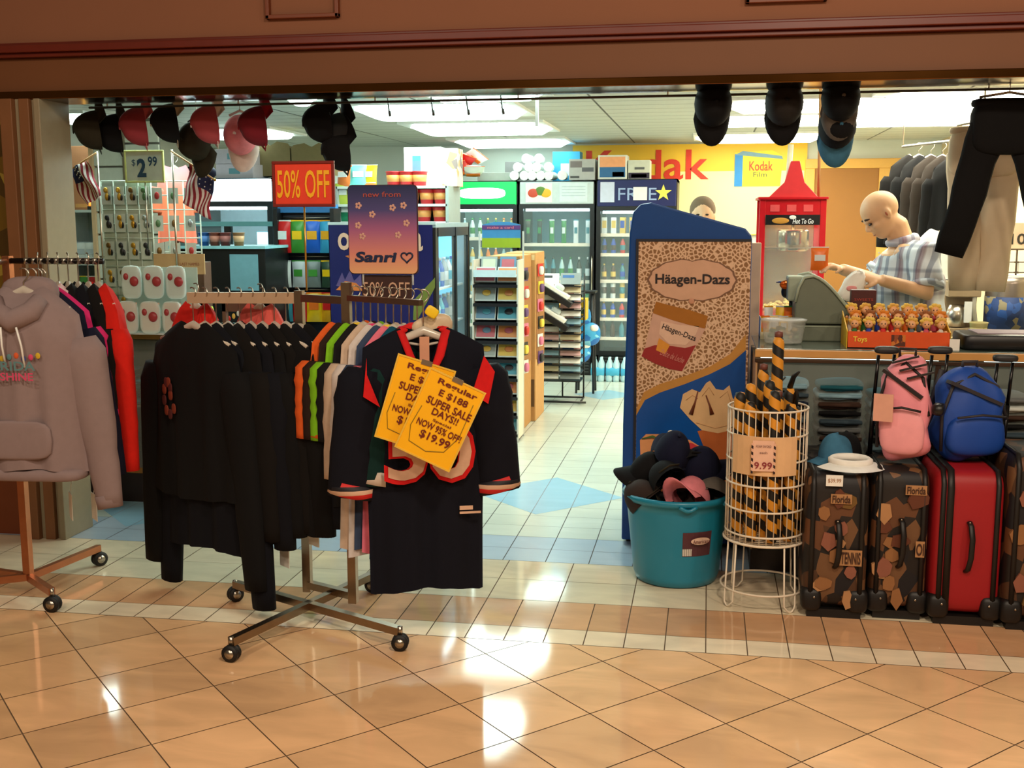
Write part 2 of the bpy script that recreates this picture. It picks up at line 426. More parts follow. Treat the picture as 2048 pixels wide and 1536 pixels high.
# left pillar: stepped brown and grey facings, an amber lit pane at its left
def pillar():
    g = MB(); Yp = SY-.06
    cols = [(-9, 34, 0), (34, 58, 1), (58, 66, 2), (66, 92, 1), (92, 99, 3)]
    xs = [X(p, 640, Yp) for p in (-60, 26, 50, 60, 80, 88, 100)]
    g.box(xs[1], xs[2], Yp, SY+.22, 0, 2.18, mi=0)
    g.box(xs[2], xs[3], Yp+.03, SY+.22, 0, 2.18, mi=1)
    g.box(xs[3], xs[4], Yp+.015, SY+.22, 0, 2.18, mi=0)
    g.box(xs[4], xs[5], Yp+.04, SY+.22, 0, 2.18, mi=1)
    g.box(xs[5], xs[6], Yp+.02, SY+.22, 0, 2.18, mi=1)
    return struct(g.build('trim_5', [mat('pillar_brown', (128, 84, 50), .5, var=.15, scale=8), mat('pillar_grey', (150, 138, 112), .45, var=.08)], bevel=.004)), xs
_p, pxs = pillar()
g = MB(); g.box(-9, pxs[1], SY+.1, SY+.14, .5, 2.18, mi=0); g.box(-9, pxs[1], SY+.02, SY+.2, 0, .5, mi=1)
struct(g.build('window_1', [patches('amber_display', [(120, 92, 26), (150, 118, 30), (84, 62, 20), (170, 146, 60)], 7, .3), mat('bulkhead_wood', (120, 58, 24), .5, var=.15, scale=8)]))

# ------------------------------------------------------------ shop ceiling lights
LITE = mat('fluorescent_diffuser', (228, 255, 246), .5, emit=12.0, var=0)
LITEW = mat('fluorescent_diffuser_warm', (255, 250, 228), .5, emit=12.0, var=0)
def ceiling_light(label, x0, x1, y0, y1, m, group=None):
    """wrap-around fixture: metal pan, end caps, bowed diffuser"""
    t = thing('ceiling_light', label, 'ceiling light', ((x0+x1)/2, (y0+y1)/2, CZ-.004), 0, group)
    w_, d_ = (x1-x0)/2, (y1-y0)/2
    MB().box(-w_-.02, w_+.02, -d_-.02, d_+.02, -.02, 0).build('fixture_pan', WHITE, t)
    g = MB(); N = 8; vs = []; fs = []
    for e, k in ((-w_, .0), (-w_+.12, 1), (w_-.12, 1), (w_, 0)):
        for i in range(N+1):
            a = PI*i/N; vs.append((e, math.cos(a)*d_*(.35+.65*k), -.022-math.sin(a)*.05*k))
    for r_ in range(3):
        for i in range(N):
            o_ = r_*(N+1)+i; fs.append((o_, o_+1, o_+N+2, o_+N+1))
    g.add(vs, fs, True); g.build('diffuser', m, t)
    return t
def clight(label, pxa, pxb, ymid, y0, y1, m, group=None):
    ceiling_light(label, fl(pxa, ymid, CZ).x, fl(pxb, ymid, CZ).x, y0, y1, m, group)
clight('fluorescent ceiling light over the aisle, nearest of three in line', 705, 1046, 213, 7.75, 8.75, LITE)
clight('fluorescent ceiling light over the aisle, middle of three in line', 828, 1105, 252, 9.3, 10.35, LITE)
clight('fluorescent ceiling light over the aisle, farthest of three in line', 920, 1145, 283, 11.2, 12.1, mat('fluorescent_diffuser_dim', (228, 255, 246), .5, emit=5.0, var=0))
clight('fluorescent ceiling light at far left beside the pillar, nearer one', 60, 168, 221, 7.9, 8.5, LITE)
clight('fluorescent ceiling light at far left beside the pillar, farther one', 40, 178, 290, 11.0, 11.9, LITE)
clight('fluorescent ceiling light at left, glimpsed behind the pink caps', 400, 585, 262, 9.5, 10.4, LITE)
clight('fluorescent ceiling light just inside the fascia above the left caps', 560, 625, 187, 7.0, 7.4, LITE)
clight('thin strip of ceiling light just under the fascia over the aisle', 850, 1100, 183, 6.9, 7.35, LITE)
clight('fluorescent ceiling light on the right between the black caps, nearest', 1455, 1780, 204, 7.9, 8.6, LITEW)
clight('fluorescent ceiling light on the right between the black caps, middle', 1420, 1690, 243, 9.1, 9.75, LITEW)
clight('fluorescent ceiling light on the right above the red popcorn machine, farthest', 1392, 1640, 274, 11.0, 11.8, LITEW)
clight('large bright ceiling light above the cashier', 1715, 2090, 214, 7.6, 10.2, LITEW)
for _n, _xa, _m in (('left racks', -3.9, LITE), ('shop entrance', -1.5, LITE), ('glass counter', .75, LITEW)):  # unseen lights added to brighten the front of the shop
    ceiling_light('unseen fluorescent light added just behind the fascia over the %s' % _n, _xa, _xa+1.3, 5.95, 6.6, _m)

# ------------------------------------------------------------ clothes on hangers
def cloth(name, col, var=.15, rough=.9, sheen=0):
    return mat(name, col, rough, var=var, scale=40, bump=.15, spec=.25)
HANG = glassy('hanger_plastic', (226, 216, 200), .72, .12)
def hanger_mb(W, hook=.09, dip=.07):
    g = MB()
    hk = [(.0, 0, -hook), (0, 0, -.03)]+[(.022*math.sin(a)-.0, 0, -.03+.022-.022*math.cos(a)+.008) for a in [PI*k/6 for k in range(1, 8)]]
    g.tube(hk, .0028, 6, mi=1)
    g.tube([(-W*.42, 0, -hook-dip), (-W*.2, 0, -hook-.035), (0, 0, -hook), (W*.2, 0, -hook-.035), (W*.42, 0, -hook-dip)], [.006, .01, .014, .01, .006], 8, mi=0, flat=1.3)
    g.tube([(-W*.2, 0, -hook-.04), (0, 0, -hook-.055), (W*.2, 0, -hook-.04)], .005, 6, mi=0)
    return g
def body_mb(W, L, z0, flare=1.05, depth=.07, seed=0, neck=.075, drop=.09, fold=.008, wav=.02, vneck=0., hem_band=False, lean=0.):
    """front and back of a top hanging from its shoulders"""
    r = random.Random(seed); nu, nv = 26, 22
    ph = [r.uniform(0, 6.28) for _ in range(6)]; k1, k2 = r.uniform(5, 7), r.uniform(9, 13)
    vs = []; fs = []
    def P(i, j, side):
        u = -1+2*i/nu; v = j/nv
        hw = W/2*(1+(flare-1)*v)*(1-.05*math.sin(v*PI))
        if v < .18: hw *= .90+.10*(v/.18)
        x = u*hw
        sh = max(0, abs(x)-neck)/(W/2-neck)
        ztop = z0-drop*sh**1.2
        if abs(x) < neck:
            q = 1-(x/neck)**2; ztop -= (.02+(vneck if side < 0 else .0))*q if not vneck else ((vneck*(1-abs(x)/neck)) if side < 0 else .015*q)
        zb = z0-L+wav*math.sin(u*3+ph[0])*.6
        z = ztop*(1-v)+zb*v
        a = min(1, v*5)**.6*depth*(1-abs(u)**3)**.6
        f = fold*min(1, v*1.6)*(math.sin(x*k1*6+ph[1]+v*1.2)+.6*math.sin(x*k2*6+ph[2]-v*.8))
        y = side*a+f+lean*v
        if hem_band and v > .93: y *= .8
        return (x, y, z)
    for side in (-1, 1):
        for j in range(nv+1):
            for i in range(nu+1): vs.append(P(i, j, side))
    n1 = (nu+1)*(nv+1)
    for s_ in range(2):
        for j in range(nv):
            for i in range(nu):
                a = s_*n1+j*(nu+1)+i; q = (a, a+1, a+nu+2, a+nu+1)
                fs.append(q[::-1] if s_ == 0 else q)
    for j in range(nv):
        for i in (0, nu):
            a, b = j*(nu+1)+i, (j+1)*(nu+1)+i; fs.append((a, b, n1+b, n1+a))
    for i in range(nu):
        if abs(-1+2*(i+.5)/nu)*W/2*.9 > neck: fs.append((i, i+1, n1+i+1, n1+i))
    return MB().add(vs, fs, True)
def sleeve_mb(side, W, z0, L, ang, r0=.085, r1=.055, drop=.09, seed=0, fwd=0., bend=0.):
    r = random.Random(seed+50*side); pts = []; rs = []; N = 12
    sx, sz = side*(W/2*.93), z0-drop-r0*.8
    for i in range(N+1):
        v = i/N; a = math.radians(ang)*(1-.25*v)
        pts.append((sx-side*.03+side*(math.sin(a)*L*v+.01), fwd*v*v+bend*math.sin(v*PI), sz+.03-math.cos(a)*L*v))
        k = r0*(1-v)+r1*v
        if i == 0: k *= .7
        if i in (3, 6, 8): k *= 1+r.uniform(-.07, .09)
        rs.append(k)
    return MB().tube(pts, rs, 12, flat=.62, up=(0, 1, 0))
def garment(label, kind, m, p, rz, W=.5, L=.7, sl=.55, ang=12, seed=0, hook=.1, cat='jacket', name='jacket', group=None, sm=None, cuff=None,
            tags=None, collar=None, vneck=0., flare=1.05, depth=.07, r0=.085, r1=.055, hood=False, drop=.1):
    t = thing(name, label, cat, p, rz, group); z0 = -hook
    hanger_mb(W*.9, hook).build('hanger', [HANG, CHROME], t)
    body_mb(W, L, z0+.015, seed=seed, flare=flare, depth=depth, vneck=vneck, drop=drop).build('body', m, t)
    for s_ in (-1, 1):
        q = sleeve_mb(s_, W, z0, sl, ang, seed=seed, r0=r0, r1=r1, drop=drop).build('sleeve', sm or m, t)
        if cuff:
            a = math.radians(ang)*.75; ex = s_*(W/2*.93-.02+math.sin(a)*sl); ez = z0-drop-r0*.8+.03-math.cos(a)*sl
            MB().tube([(ex-s_*.012, 0, ez+.05), (ex, 0, ez)], [r1*1.02, r1*1.04], 12, flat=.65, up=(0, 1, 0)).build('cuff', cuff, q)
    if hood:
        g = MB(); g.tube([(-.09, -.05, z0-.03), (-.07, -.085, z0-.075), (0, -.1, z0-.11), (.07, -.085, z0-.075), (.09, -.05, z0-.03)], [.03, .04, .045, .04, .03], 10)
        g.rbox((0, .045, z0-.03), (.22, .10, .16), 3., 10)
        g.build('hood', hood, t)
        MB().tube([(-.03, -.13, z0-.13), (-.035, -.12, z0-.2), (-.03, -.115, z0-.26)], .004, 6).build('drawstring', WHITE, t)
        MB().tube([(.03, -.13, z0-.13), (.04, -.12, z0-.2), (.045, -.115, z0-.28)], .004, 6).build('drawstring', WHITE, t)
    if collar:
        g = MB(); g.tube([(-.085, .0, z0+.0), (-.04, .05, z0+.015), (.04, .05, z0+.015), (.085, 0, z0)], .02, 8, flat=.6)
        g.tube([(-.085, -.0, z0), (-.055, -.05, z0-vneck*.45), (0, -.074, z0-vneck*1.05), (.055, -.05, z0-vneck*.45), (.085, 0, z0)], .017, 8, flat=.55)
        g.build('collar', collar, t)
    for k, (tx, tz, tw, th) in enumerate(tags or []):
        g = MB(); g.box(tx-tw/2, tx+tw/2, -.06, -.057, tz-th, tz); g.tube([(tx, -.058, tz), (tx, -.05, tz+.05)], .0012, 4)
        o = g.build('price_tag', PAPER if k % 2 == 0 else mat('tan_tag', (226, 176, 118), .8), t, label='cream card price tag')
    return t

# ------------------------------------------------------------ caps
def cap(label, m, p, rot, group=None, brim=None, logo=None, s=1., mesh_back=None):
    """baseball cap; local +Z is the top of the crown, +Y the front"""
    t = thing('baseball_cap', label, 'cap', p, 0, group, rot)
    g = MB(); vs = []; fs = []; n, k = 20, 8
    for i in range(k+1):
        a = PI/2*i/k
        for j in range(n):
            b = 2*PI*j/n; rr = math.cos(a)**.8
            vs.append((.078*rr*math.cos(b)*s, .095*rr*math.sin(b)*s, (.115*math.sin(a)*(1+.06*math.sin(b)))*s))
    for i in range(k):
        for j in range(n):
            q = (j+1) % n; fs.append((i*n+j, i*n+q, (i+1)*n+q, (i+1)*n+j))
    g.add(vs, fs, True); g.build('crown', m, t)
    g = MB(); top = []; N = 12
    for i in range(N+1):
        a = PI*(.09+.82*i/N); x0, y0 = .076*math.cos(a), .092*math.sin(a)
        for f_ in (0, .5, 1):
            L_ = .085*math.sin(PI*(.06+.88*i/N))**.55
            x = x0*(1+.04*f_); y = y0+L_*f_*(.95)+(.0 if f_ == 0 else 0); z = .004-.35*x*x/.076*(.2+.8*f_)*1.1-.012*f_
            top.append((x*s, y*s, z*s))
    vs = top+[(a, b, c-.004*s) for a, b, c in top]; M_ = 3*(N+1)
    fs = []
    for i in range(N):
        for f_ in range(2):
            a = i*3+f_; fs += [(a, a+1, a+4, a+3), (M_+a, M_+a+3, M_+a+4, M_+a+1)]
        fs += [(i*3+2, M_+i*3+2, M_+i*3+5, i*3+5)]
    for a in (0, N*3):
        fs += [(a, a+1, M_+a+1, M_+a), (a+1, a+2, M_+a+2, M_+a+1)]
    g.add(vs, fs, True); g.build('brim', brim or m, t)
    MB().ell((0, 0, .118*s), (.008*s, .008*s, .004*s), 6).build('button', brim or m, t)
    MB().tube([(-.05*s, -.088*s, .012*s), (0, -.112*s, .008*s), (.05*s, -.088*s, .012*s)], .007*s, 6, flat=.3).build('back_strap', brim or m, t)
    if logo:
        MB().rbox((0, .09*s, .055*s), (.05*s, .016*s, .034*s), 3., 6).build('emblem', logo, t)
    return t

# ------------------------------------------------------------ small packaged goods
_MESH = {}
def good(kind, m1, m2, h=.2, r=.03):
    """cached mesh data of a bottle, can, box or bag"""
    key = (kind, m1.name, m2.name, round(h, 3), round(r, 3))
    if key in _MESH: return _MESH[key]
    g = MB()
    if kind == 'bottle':
        g.lathe([(r*.9, 0), (r, .01), (r, h*.55), (r*.95, h*.62), (r*.4, h*.85), (r*.38, h*.9)], 12, mi=0)
        g.lathe([(r*.42, h*.9), (r*.42, h), (0, h)], 12, mi=1); g.lathe([(r*1.01, h*.2), (r*1.02, h*.21), (r*1.02, h*.5), (r*1.01, h*.51)], 12, mi=1)
    elif kind == 'can':
        g.lathe([(r*.85, 0), (r, h*.05), (r, h*.92), (r*.85, h), (r*.8, h*.985), (0, h*.985)], 12, mi=0); g.lathe([(r*1.01, h*.3), (r*1.01, h*.7)], 12, mi=1)
    elif kind == 'cup':
        g.lathe([(r*.78, 0), (r, h*.93), (r*1.06, h*.95), (r*1.04, h), (0, h)], 14, mi=0); g.lathe([(r*.86, h*.3), (r*.965, h*.75)], 14, mi=1)
    elif kind == 'box':
        g.box(-r, r, -r*.8, r*.8, 0, h, mi=0); g.box(-r*.8, r*.8, -r*.8-.001, -r*.8, h*.35, h*.8, mi=1)
    elif kind == 'bag':
        vs = []; fs = []; N = 8
        for sd in (-1, 1):
            for j in range(N+1):
                for i in range(N+1):
                    u, v = -1+2*i/N, j/N
                    vs.append((u*r*(1-.06*math.sin(v*PI)), sd*r*.42*(1-u*u)**.6*math.sin(v*PI)**.6, v*h))
        n1 = (N+1)**2
        for sd in range(2):
            for j in range(N):
                for i in range(N):
                    a = sd*n1+j*(N+1)+i; q = (a, a+1, a+N+2, a+N+1); fs.append(q if sd == 0 else q[::-1])
        g.add(vs, fs, True, 0); g.box(-r*.6, r*.6, -r*.42-.002, -r*.40, h*.42, h*.68, mi=1); g.box(-r, r, -.002, .002, h*.97, h*1.02, mi=1)
    me_o = g.build(kind, [m1, m2]); me = me_o.data; bpy.data.objects.remove(me_o)
    _MESH[key] = me; return me
def put(name, me, p, label, cat, group=None, rz=0., rot=None, sc=None):
    o = bpy.data.objects.new(name, me); COL.objects.link(o); o.location = p; o.rotation_euler = rot if rot else (0, 0, rz)
    if sc: o.scale = sc
    return tag(o, label, cat, group)

# ------------------------------------------------------------ castors and rack hardware
def castor(parent, p, r=.032, rz=0.):
    g = MB(); T = Matrix.Translation(V(p)) @ Matrix.Rotation(rz, 4, 'Z'); g.T = T
    for s_ in (-1, 1):
        g.T = T @ Matrix.Translation((0, s_*.011, 0)) @ Matrix.Rotation(PI/2, 4, 'X')
        g.lathe([(r*.5, -.008), (r, -.006), (r, .006), (r*.5, .008)], 18, mi=0); g.lathe([(r*.55, -.010), (r*.55, .010)], 14, mi=1)
    g.T = T; g.box(-.008, .008, -.004, .004, 0, r*1.5, mi=1); g.lathe([(.009, r*.9), (.009, r*1.9)], 10, mi=1)
    return g.build('castor', [RUBBER, CHROME], parent)

# ============================================================ CENTRE RACK
RZ = 1.29
steel = mat('satin_steel', (150, 132, 112), .32, 1., var=.2, scale=14)
def centre_rack():
    t = thing('clothes_rack', 'two-post chrome garment rack on castors holding black jackets and football jerseys', 'clothes rack', (-1.55, 4.2, 0))
    o = V((-1.55, 4.2, 0))
    def L(p): return V(p)-o
    A, B, Cc, D = V((-1.66, 3.70, .075)), V((-1.11, 3.93, .075)), V((-1.93, 4.30, .075)), V((-1.27, 4.58, .075))
    A = fl(462, 1283, .075); B = fl(800, 1262, .075); Cc = fl(470, 1168, .075); D = fl(745, 1150, .075)
    MB().bar(L(A), L(D), .03, .03).build('base_bar', steel, t); MB().bar(L(Cc), L(B)+V((0, 0, 0)), .03, .03).build('base_bar', steel, t)
    for q in (A, B, Cc, D): castor(t, L((q.x, q.y, .032)), .032, RND.uniform(-1, 1))
    p1, p2 = fl(616, 1182, .06), fl(707, 1205, .06)
    h = RZ+.03
    MB().bar(L(p1), L((p1.x, p1.y, h)), .034, .034).build('post', steel, t); MB().bar(L(p2), L((p2.x, p2.y, h+.04)), .034, .034).build('post', steel, t)
    MB().bar(L((p1.x, p1.y, .09)), L((p2.x, p2.y, .09)), .03, .03).build('lower_crossbar', steel, t)
    MB().bar(L((p1.x, p1.y, RZ)), L((p2.x, p2.y, RZ)), .022, .03).build('upper_crossbar', steel, t)
    e1 = at(376, 601, p1.y-.05)
    MB().bar(L((p1.x, p1.y, RZ)), L((e1.x, e1.y, RZ)), .025, .044).build('jacket_arm', mat('lit_face_steel', (225, 195, 165), .35, .7), t)  # paler steel puts the arm's lit face into the colour
    e2 = at(842, 604, 3.98)
    MB().bar(L((p2.x, p2.y, RZ+.01)), L((e2.x, e2.y, RZ+.01)), .022, .022).build('jersey_arm', steel, t)
    return p1, p2, e1, e2
cp1, cp2, ce1, ce2 = centre_rack()
BLK = cloth('black_jacket_cloth', (10, 10, 12)); BLK2 = cloth('black_blue_jacket_cloth', (9, 11, 20)); BLK3 = cloth('charcoal_brown_cloth', (14, 11, 10))
REDC = cloth('red_cloth', (196, 34, 26)); REDC2 = cloth('pinkish_red_cloth', (214, 92, 84))
JL = [('black jacket with orange dragon print, at the left end of the centre rack', .78, 1.02, BLK),
      ('long black jacket hanging second on the centre rack, its sleeve lowest of all', 1.02, 1.12, BLK2),
      ('black jacket hanging third from the left on the centre rack', .86, .80, BLK),
      ('black jacket hanging fourth from the left on the centre rack', .84, .78, BLK3),
      ('black jacket hanging fifth from the left on the centre rack', .88, .82, BLK2),
      ('black jacket hanging sixth from the left on the centre rack', .90, .76, BLK),
      ('black jacket hanging seventh from the left on the centre rack', .86, .74, BLK3),
      ('black jacket hanging eighth from the left on the centre rack', .88, .74, BLK),
      ('black jacket hanging ninth from the left on the centre rack', .84, .70, BLK2),
      ('black jacket hanging tenth from the left, nearest the rack post', .80, .70, BLK)]
nJ = len(JL)
for i, (lb, L_, sl, m) in enumerate(JL):
    q = i/(nJ-1); x = ce1.x+.02+(cp1.x-.03-ce1.x)*q; y = ce1.y+(cp1.y-ce1.y)*q
    tags = None
    if i == 4: tags = [(.10, -.985, .09, .085)]
    if i == 7: tags = [(.12, -1.0, .07, .105)]
    if i == 9: tags = [(.17, -.90, .075, .105)]
    g_ = garment(lb, 'jacket', m, (x, y, RZ+.02), math.radians(-28 if i < 3 else (-38 if i > 6 else -36)), W=(.60 if i == 0 else (.64 if i > 6 else .52)), L=L_*.93, sl=sl*.86, ang=7, seed=i, tags=tags, r0=.095, r1=.06, flare=1.16, depth=.055, hook=.13, drop=.13, group=None)
    if i == 0:
        e = MB()
        for k in range(9):
            a = k*.7; e.rbox((-.10+.035*math.cos(a)*(.4+.1*k), -.066, -.42+.04*math.sin(a)*(1+.15*k)), (.03, .006, .045), 2.5, 5, mi=k % 2)
        e.build('dragon_print', [mat('dragon_orange', (116, 42, 18), .8), mat('dragon_red', (74, 16, 14), .8)], g_)
for (px, py, m, lb) in ((392, 600, REDC, 'red jacket showing one shoulder behind the black jackets at rack left'), (520, 604, REDC2, 'faded red top showing its shoulder behind the middle black jackets')):
    y = ce1.y+.12; p = at(px, py, y)
    garment(lb, 'jacket', m, (p.x, y, RZ+.03), math.radians(-30), W=.36, L=.55, sl=.34, ang=6, seed=33+px, hook=.07, drop=.13)
# jerseys on the arm that points to the mall
J = [('orange jersey seen only by its shoulder, farthest on the jersey arm', 'orange_jersey', (216, 92, 34)),
     ('dark brown jersey second from the back of the jersey arm', 'brown_jersey', (42, 26, 20)),
     ('lime green jersey with an orange stripe, third from the back', 'lime_jersey', (122, 186, 30)),
     ('black jersey between the lime green and the cream ones', 'black_jersey', (18, 18, 20)),
     ('cream grey jersey with long pale sleeve in mid row', 'cream_jersey', (196, 172, 150)),
     ('white jersey with teal stripe in mid row', 'white_jersey', (206, 196, 190)),
     ('slate blue jersey behind the pink one', 'slate_jersey', (52, 66, 92)),
     ('pink jersey on the jersey arm', 'pink_jersey', (222, 112, 132)),
     ('teal jersey with white hem third from the front', 'teal_jersey', (10, 74, 96)),
     ('dark green jersey right behind the navy number jersey', 'green_jersey', (8, 44, 42)),
     ]
nj = len(J)
for i, (lb, mn, c) in enumerate(J):
    q = i/nj; x = cp2.x+(ce2.x-cp2.x)*q; y = cp2.y+.02+(ce2.y+.04-cp2.y)*q
    m = cloth(mn, c)
    trim = cloth('white_sleeve_band', (206, 190, 176)) if i in (5, 8, 9) else (cloth('lime_orange_trim', (214, 96, 30)) if i == 2 else None)
    g_ = garment(lb, 'jersey', m, (x, y, RZ+.035), math.radians(40), W=.34, L=(.70 if i < 4 else .86+.02*(i % 3)+(.10 if i == 9 else 0)), sl=(.30 if i < 4 else .44), ang=5, seed=70+i, hook=.13, cat='jersey', name='sports_jersey',
            cuff=trim, r0=.085, r1=.07, depth=.035, drop=.1)
    if i % 2:
        MB().rbox((0.005, -.01, -.135), (.05, .012, .03), 4, 6).build('size_clip', mat(['magenta_clip', 'yellow_clip'][i % 4 == 1], [(220, 30, 110), (236, 200, 30)][i % 4 == 1], .4), g_)
def jersey_front():
    navy = cloth('navy_jersey', (9, 11, 24)); red = cloth('red_trim_cloth', (206, 28, 30)); wt = cloth('jersey_number_white', (214, 176, 150))
    p = V((ce2.x, ce2.y+.03, RZ+.035))
    t = garment('navy football jersey with red collar and white number under yellow sale cards', 'jersey', navy, p, math.radians(20), W=.50, L=1.0, sl=.48, ang=11, seed=4, hook=.13, cat='jersey', name='football_jersey',
                collar=red, vneck=.19, cuff=stripes('jersey_cuff', [(206, 28, 30), (214, 176, 150), (9, 11, 24)], .05), r0=.10, r1=.085, depth=.06, drop=.09, flare=.86)
    t2 = t
    for s_ in (-1, 1):
        MB().prism([(s_*.20-.03, -.36), (s_*.20+.03, -.40), (s_*.235+.02, -.28), (s_*.215, -.22)][::(1 if s_ > 0 else -1)], -.078, -.07).build('side_flash', red, t)
    text('50', red, t, (0.01, -.086, -.575), .34, .235, bold=.045, name='number_outline', depth=.001); text('50', wt, t, (0.01, -.089, -.575), .31, .20, bold=.02, name='number', depth=.001)
    MB().box(.12, .17, -.076, -.072, -.80, -.785).build('maker_patch', wt, t); MB().box(.12, .20, -.076, -.072, -.815, -.807).build('maker_patch', wt, t)
    MB().rbox((.03, -.02, -.06), (.05, .01, .04), 4, 6, rot=Matrix.Rotation(.6, 3, 'Y')).build('size_clip', mat('yellow_clip', (236, 200, 30), .4), t, label='yellow size clip')
    g = MB(); g.box(-.018, .018, -.03, -.027, -.26, -.15); g.build('neck_label', mat('pale_label', (206, 150, 120), .7), t)
    MB().rbox((.035, .03, -.12), (.16, .04, .09), 2.6, 8, rot=Matrix.Rotation(-.25, 3, 'Y')).build('shoulder_guard', mat('cream_plastic', (206, 186, 156), .4), t)
jersey_front()
# two yellow sale cards pinned to the jersey
def sale_card(label, cx, cy, Y, ang, flip=0):
    p = at(cx, cy, Y); t = thing('sale_card', label, 'sign', p, 0); t.rotation_euler = Euler((0, math.radians(ang), math.radians(6)))
    w_, h_ = .205, .305
    MB().box(-w_/2, w_/2, -.001, .001, -h_/2, h_/2).build('card', mat('sale_card_yellow', (252, 186, 12), .45, var=.04), t)
    br = mat('sale_print_maroon', (108, 26, 8), .6)
    for s, y_, w2, h2 in (('Regular', .126, .15, .026), ('E $188', .09, .11, .028), ('SUPER SALE', .052, .17, .028), ('DAYS!!', .02, .10, .026), ('Special', -.010, .07, .012), ('NOW 95% OFF!', -.034, .17, .026), ('$19.99', -.072, .115, .034)):
        text(s, br, t, (0.012, -.0025, y_), w2, h2, bold=.02)
    ol = mat('card_scroll_line', (130, 110, 10), .6); g = MB()
    g.tube([(-.08, -.002, .02), (-.088, -.002, -.06), (-.07, -.002, -.115), (0, -.002, -.125), (.06, -.002, -.10), (.088, -.002, -.03), (.085, -.002, .10)], .0015, 5)
    g.build('border_scroll', ol, t)
    g = MB(); e = .006
    for q in ((-w_/2-e, w_/2+e, -h_/2-e, -h_/2), (-w_/2-e, w_/2+e, h_/2, h_/2+e), (-w_/2-e, -w_/2, -h_/2, h_/2), (w_/2, w_/2+e, -h_/2, h_/2)): g.box(q[0], q[1], -.003, .001, q[2], q[3])
    g.build('sleeve_edge', mat('card_sleeve_edge', (232, 190, 70), .3), t)
    MB().box(-.02, .02, -.004, -.001, h_/2-.006, h_/2+.012).build('clip', CHROME, t)
sale_card('yellow $19.99 sale card tilted right, in front of the other one', 880, 840, 3.80, 25)
sale_card('yellow sale card half hidden behind the front one on the navy jersey', 830, 808, 3.835, 17)
# signs rising above the rack
def flat_sign(name, label, x0, y0, x1, y1, Y, m, frame=None, fw=.012, rz=0., poles=None, pole_m=None, th=.006):
    a, b, c, d = span(x0, y0, x1, y1, Y); cx, cz = (a+b)/2, (c+d)/2; w_, h_ = (b-a)/2, (d-c)/2
    t = thing(name, label, 'sign', (cx, Y, cz), rz)
    MB().box(-w_, w_, -th/2, th/2, -h_, h_).build('panel', m, t, bevel=.001)
    if frame:
        g = MB()
        for q in ((-w_-fw, w_+fw, -h_-fw, -h_), (-w_-fw, w_+fw, h_, h_+fw), (-w_-fw, -w_, -h_, h_), (w_, w_+fw, -h_, h_)): g.box(q[0], q[1], -th/2-.004, th/2+.004, q[2], q[3])
        g.build('frame', frame, t, bevel=.002)
    for px, zb in (poles or []): MB().tube([(px, 0, -h_), (px, 0, zb-cz)], .004, 8).build('pole', pole_m or CHROME, t)
    return t, w_, h_
yp = cp1.y+.0
t, w_, h_ = flat_sign('sale_sign', 'red 50% OFF sign with yellow letters on a thin pole', 551, 328, 664, 408, 4.45, mat('sale_red', (232, 66, 40), .45), mat('sign_frame_brown', (122, 30, 22), .4), .012, 0, [(0.0, RZ+.02)], GOLDT)
text('50% OFF', mat('sale_yellow', (255, 186, 30), .5), t, (0, -.005, 0), w_*1.85, h_*1.4, bold=.01)
# pink and blue framed brand sign on two clear rods (its cartoon figure left out)
def brand_sign():
    Y = 4.4; a, b, c, d = span(698, 371, 834, 547, Y); w_, h_ = (b-a)/2, (d-c)/2; cz = (c+d)/2
    t = thing('brand_sign', 'blue to pink to peach Sanrio sign with rounded corners above the jerseys', 'sign', ((a+b)/2, Y, cz))
    r = .02; pts = []
    for qx, qz, a0 in ((w_-r, -h_+r, -90), (w_-r, h_-r, 0), (-w_+r, h_-r, 90), (-w_+r, -h_+r, 180)):
        for k in range(5):
            an = math.radians(a0+k*22.5); pts.append((qx+r*math.cos(an), qz+r*math.sin(an)))
    MB().prism(pts, -.003, .003).build('panel', vgrad('brand_sign_print', [(0, (232, 176, 126)), (.22, (216, 136, 122)), (.5, (160, 92, 136)), (.72, (70, 66, 124)), (1, (22, 38, 84))], -h_, h_), t)
    MB().prism([(x*1.03, z*1.02) for x, z in pts], .003, .005).build('backing', mat('sign_edge', (60, 34, 40), .5), t)
    navy = mat('brand_ink', (14, 34, 74), .5)
    text('Sanri', navy, t, (-.03, -.0045, -h_*.62), w_*1.25, h_*.24, bold=.035, shear=.15)
    hp = []
    for k in range(24):
        q = 2*PI*k/24; hp.append((16*math.sin(q)**3, 13*math.cos(q)-5*math.cos(2*q)-2*math.cos(3*q)-math.cos(4*q)))
    MB().tube([(w_*.70+x*.0015, -.004, -h_*.62+z*.0014) for x, z in hp], .0035, 5, closed=True).build('heart_letter', navy, t)
    text('new from', mat('brand_small_print', (170, 74, 70), .5), t, (0, -.0045, h_*.80), w_*1.1, h_*.12, bold=.01)
    fm = mat('flower_print', (206, 160, 146), .6)
    for k, (x, z) in enumerate(((-.7, .55), (.62, .55), (-.72, .1), (.7, .15), (.3, .5), (-.6, -.15), (.45, -.12), (-.3, .35))):
        g = MB()
        for q in range(5): g.ell((x*w_+.009*math.cos(q*1.2566), -.0035, z*h_+.009*math.sin(q*1.2566)), (.006, .0008, .006), 4)
        g.build('flower', fm, t)
    MB().tube([(-w_*.62, .006, -h_), (-w_*.62, .006, RZ+.05-cz)], .004, 6).build('rod', CLEARP, t); MB().tube([(w_*.85, .006, -h_), (w_*.85, .006, RZ+.05-cz)], .004, 6).build('rod', CLEARP, t)
brand_sign()
t, w_, h_ = flat_sign('sale_sign', 'small dark brown 50% OFF card hanging under the pink brand sign', 724, 550, 824, 606, 4.42, mat('brown_card', (60, 34, 30), .5), None)
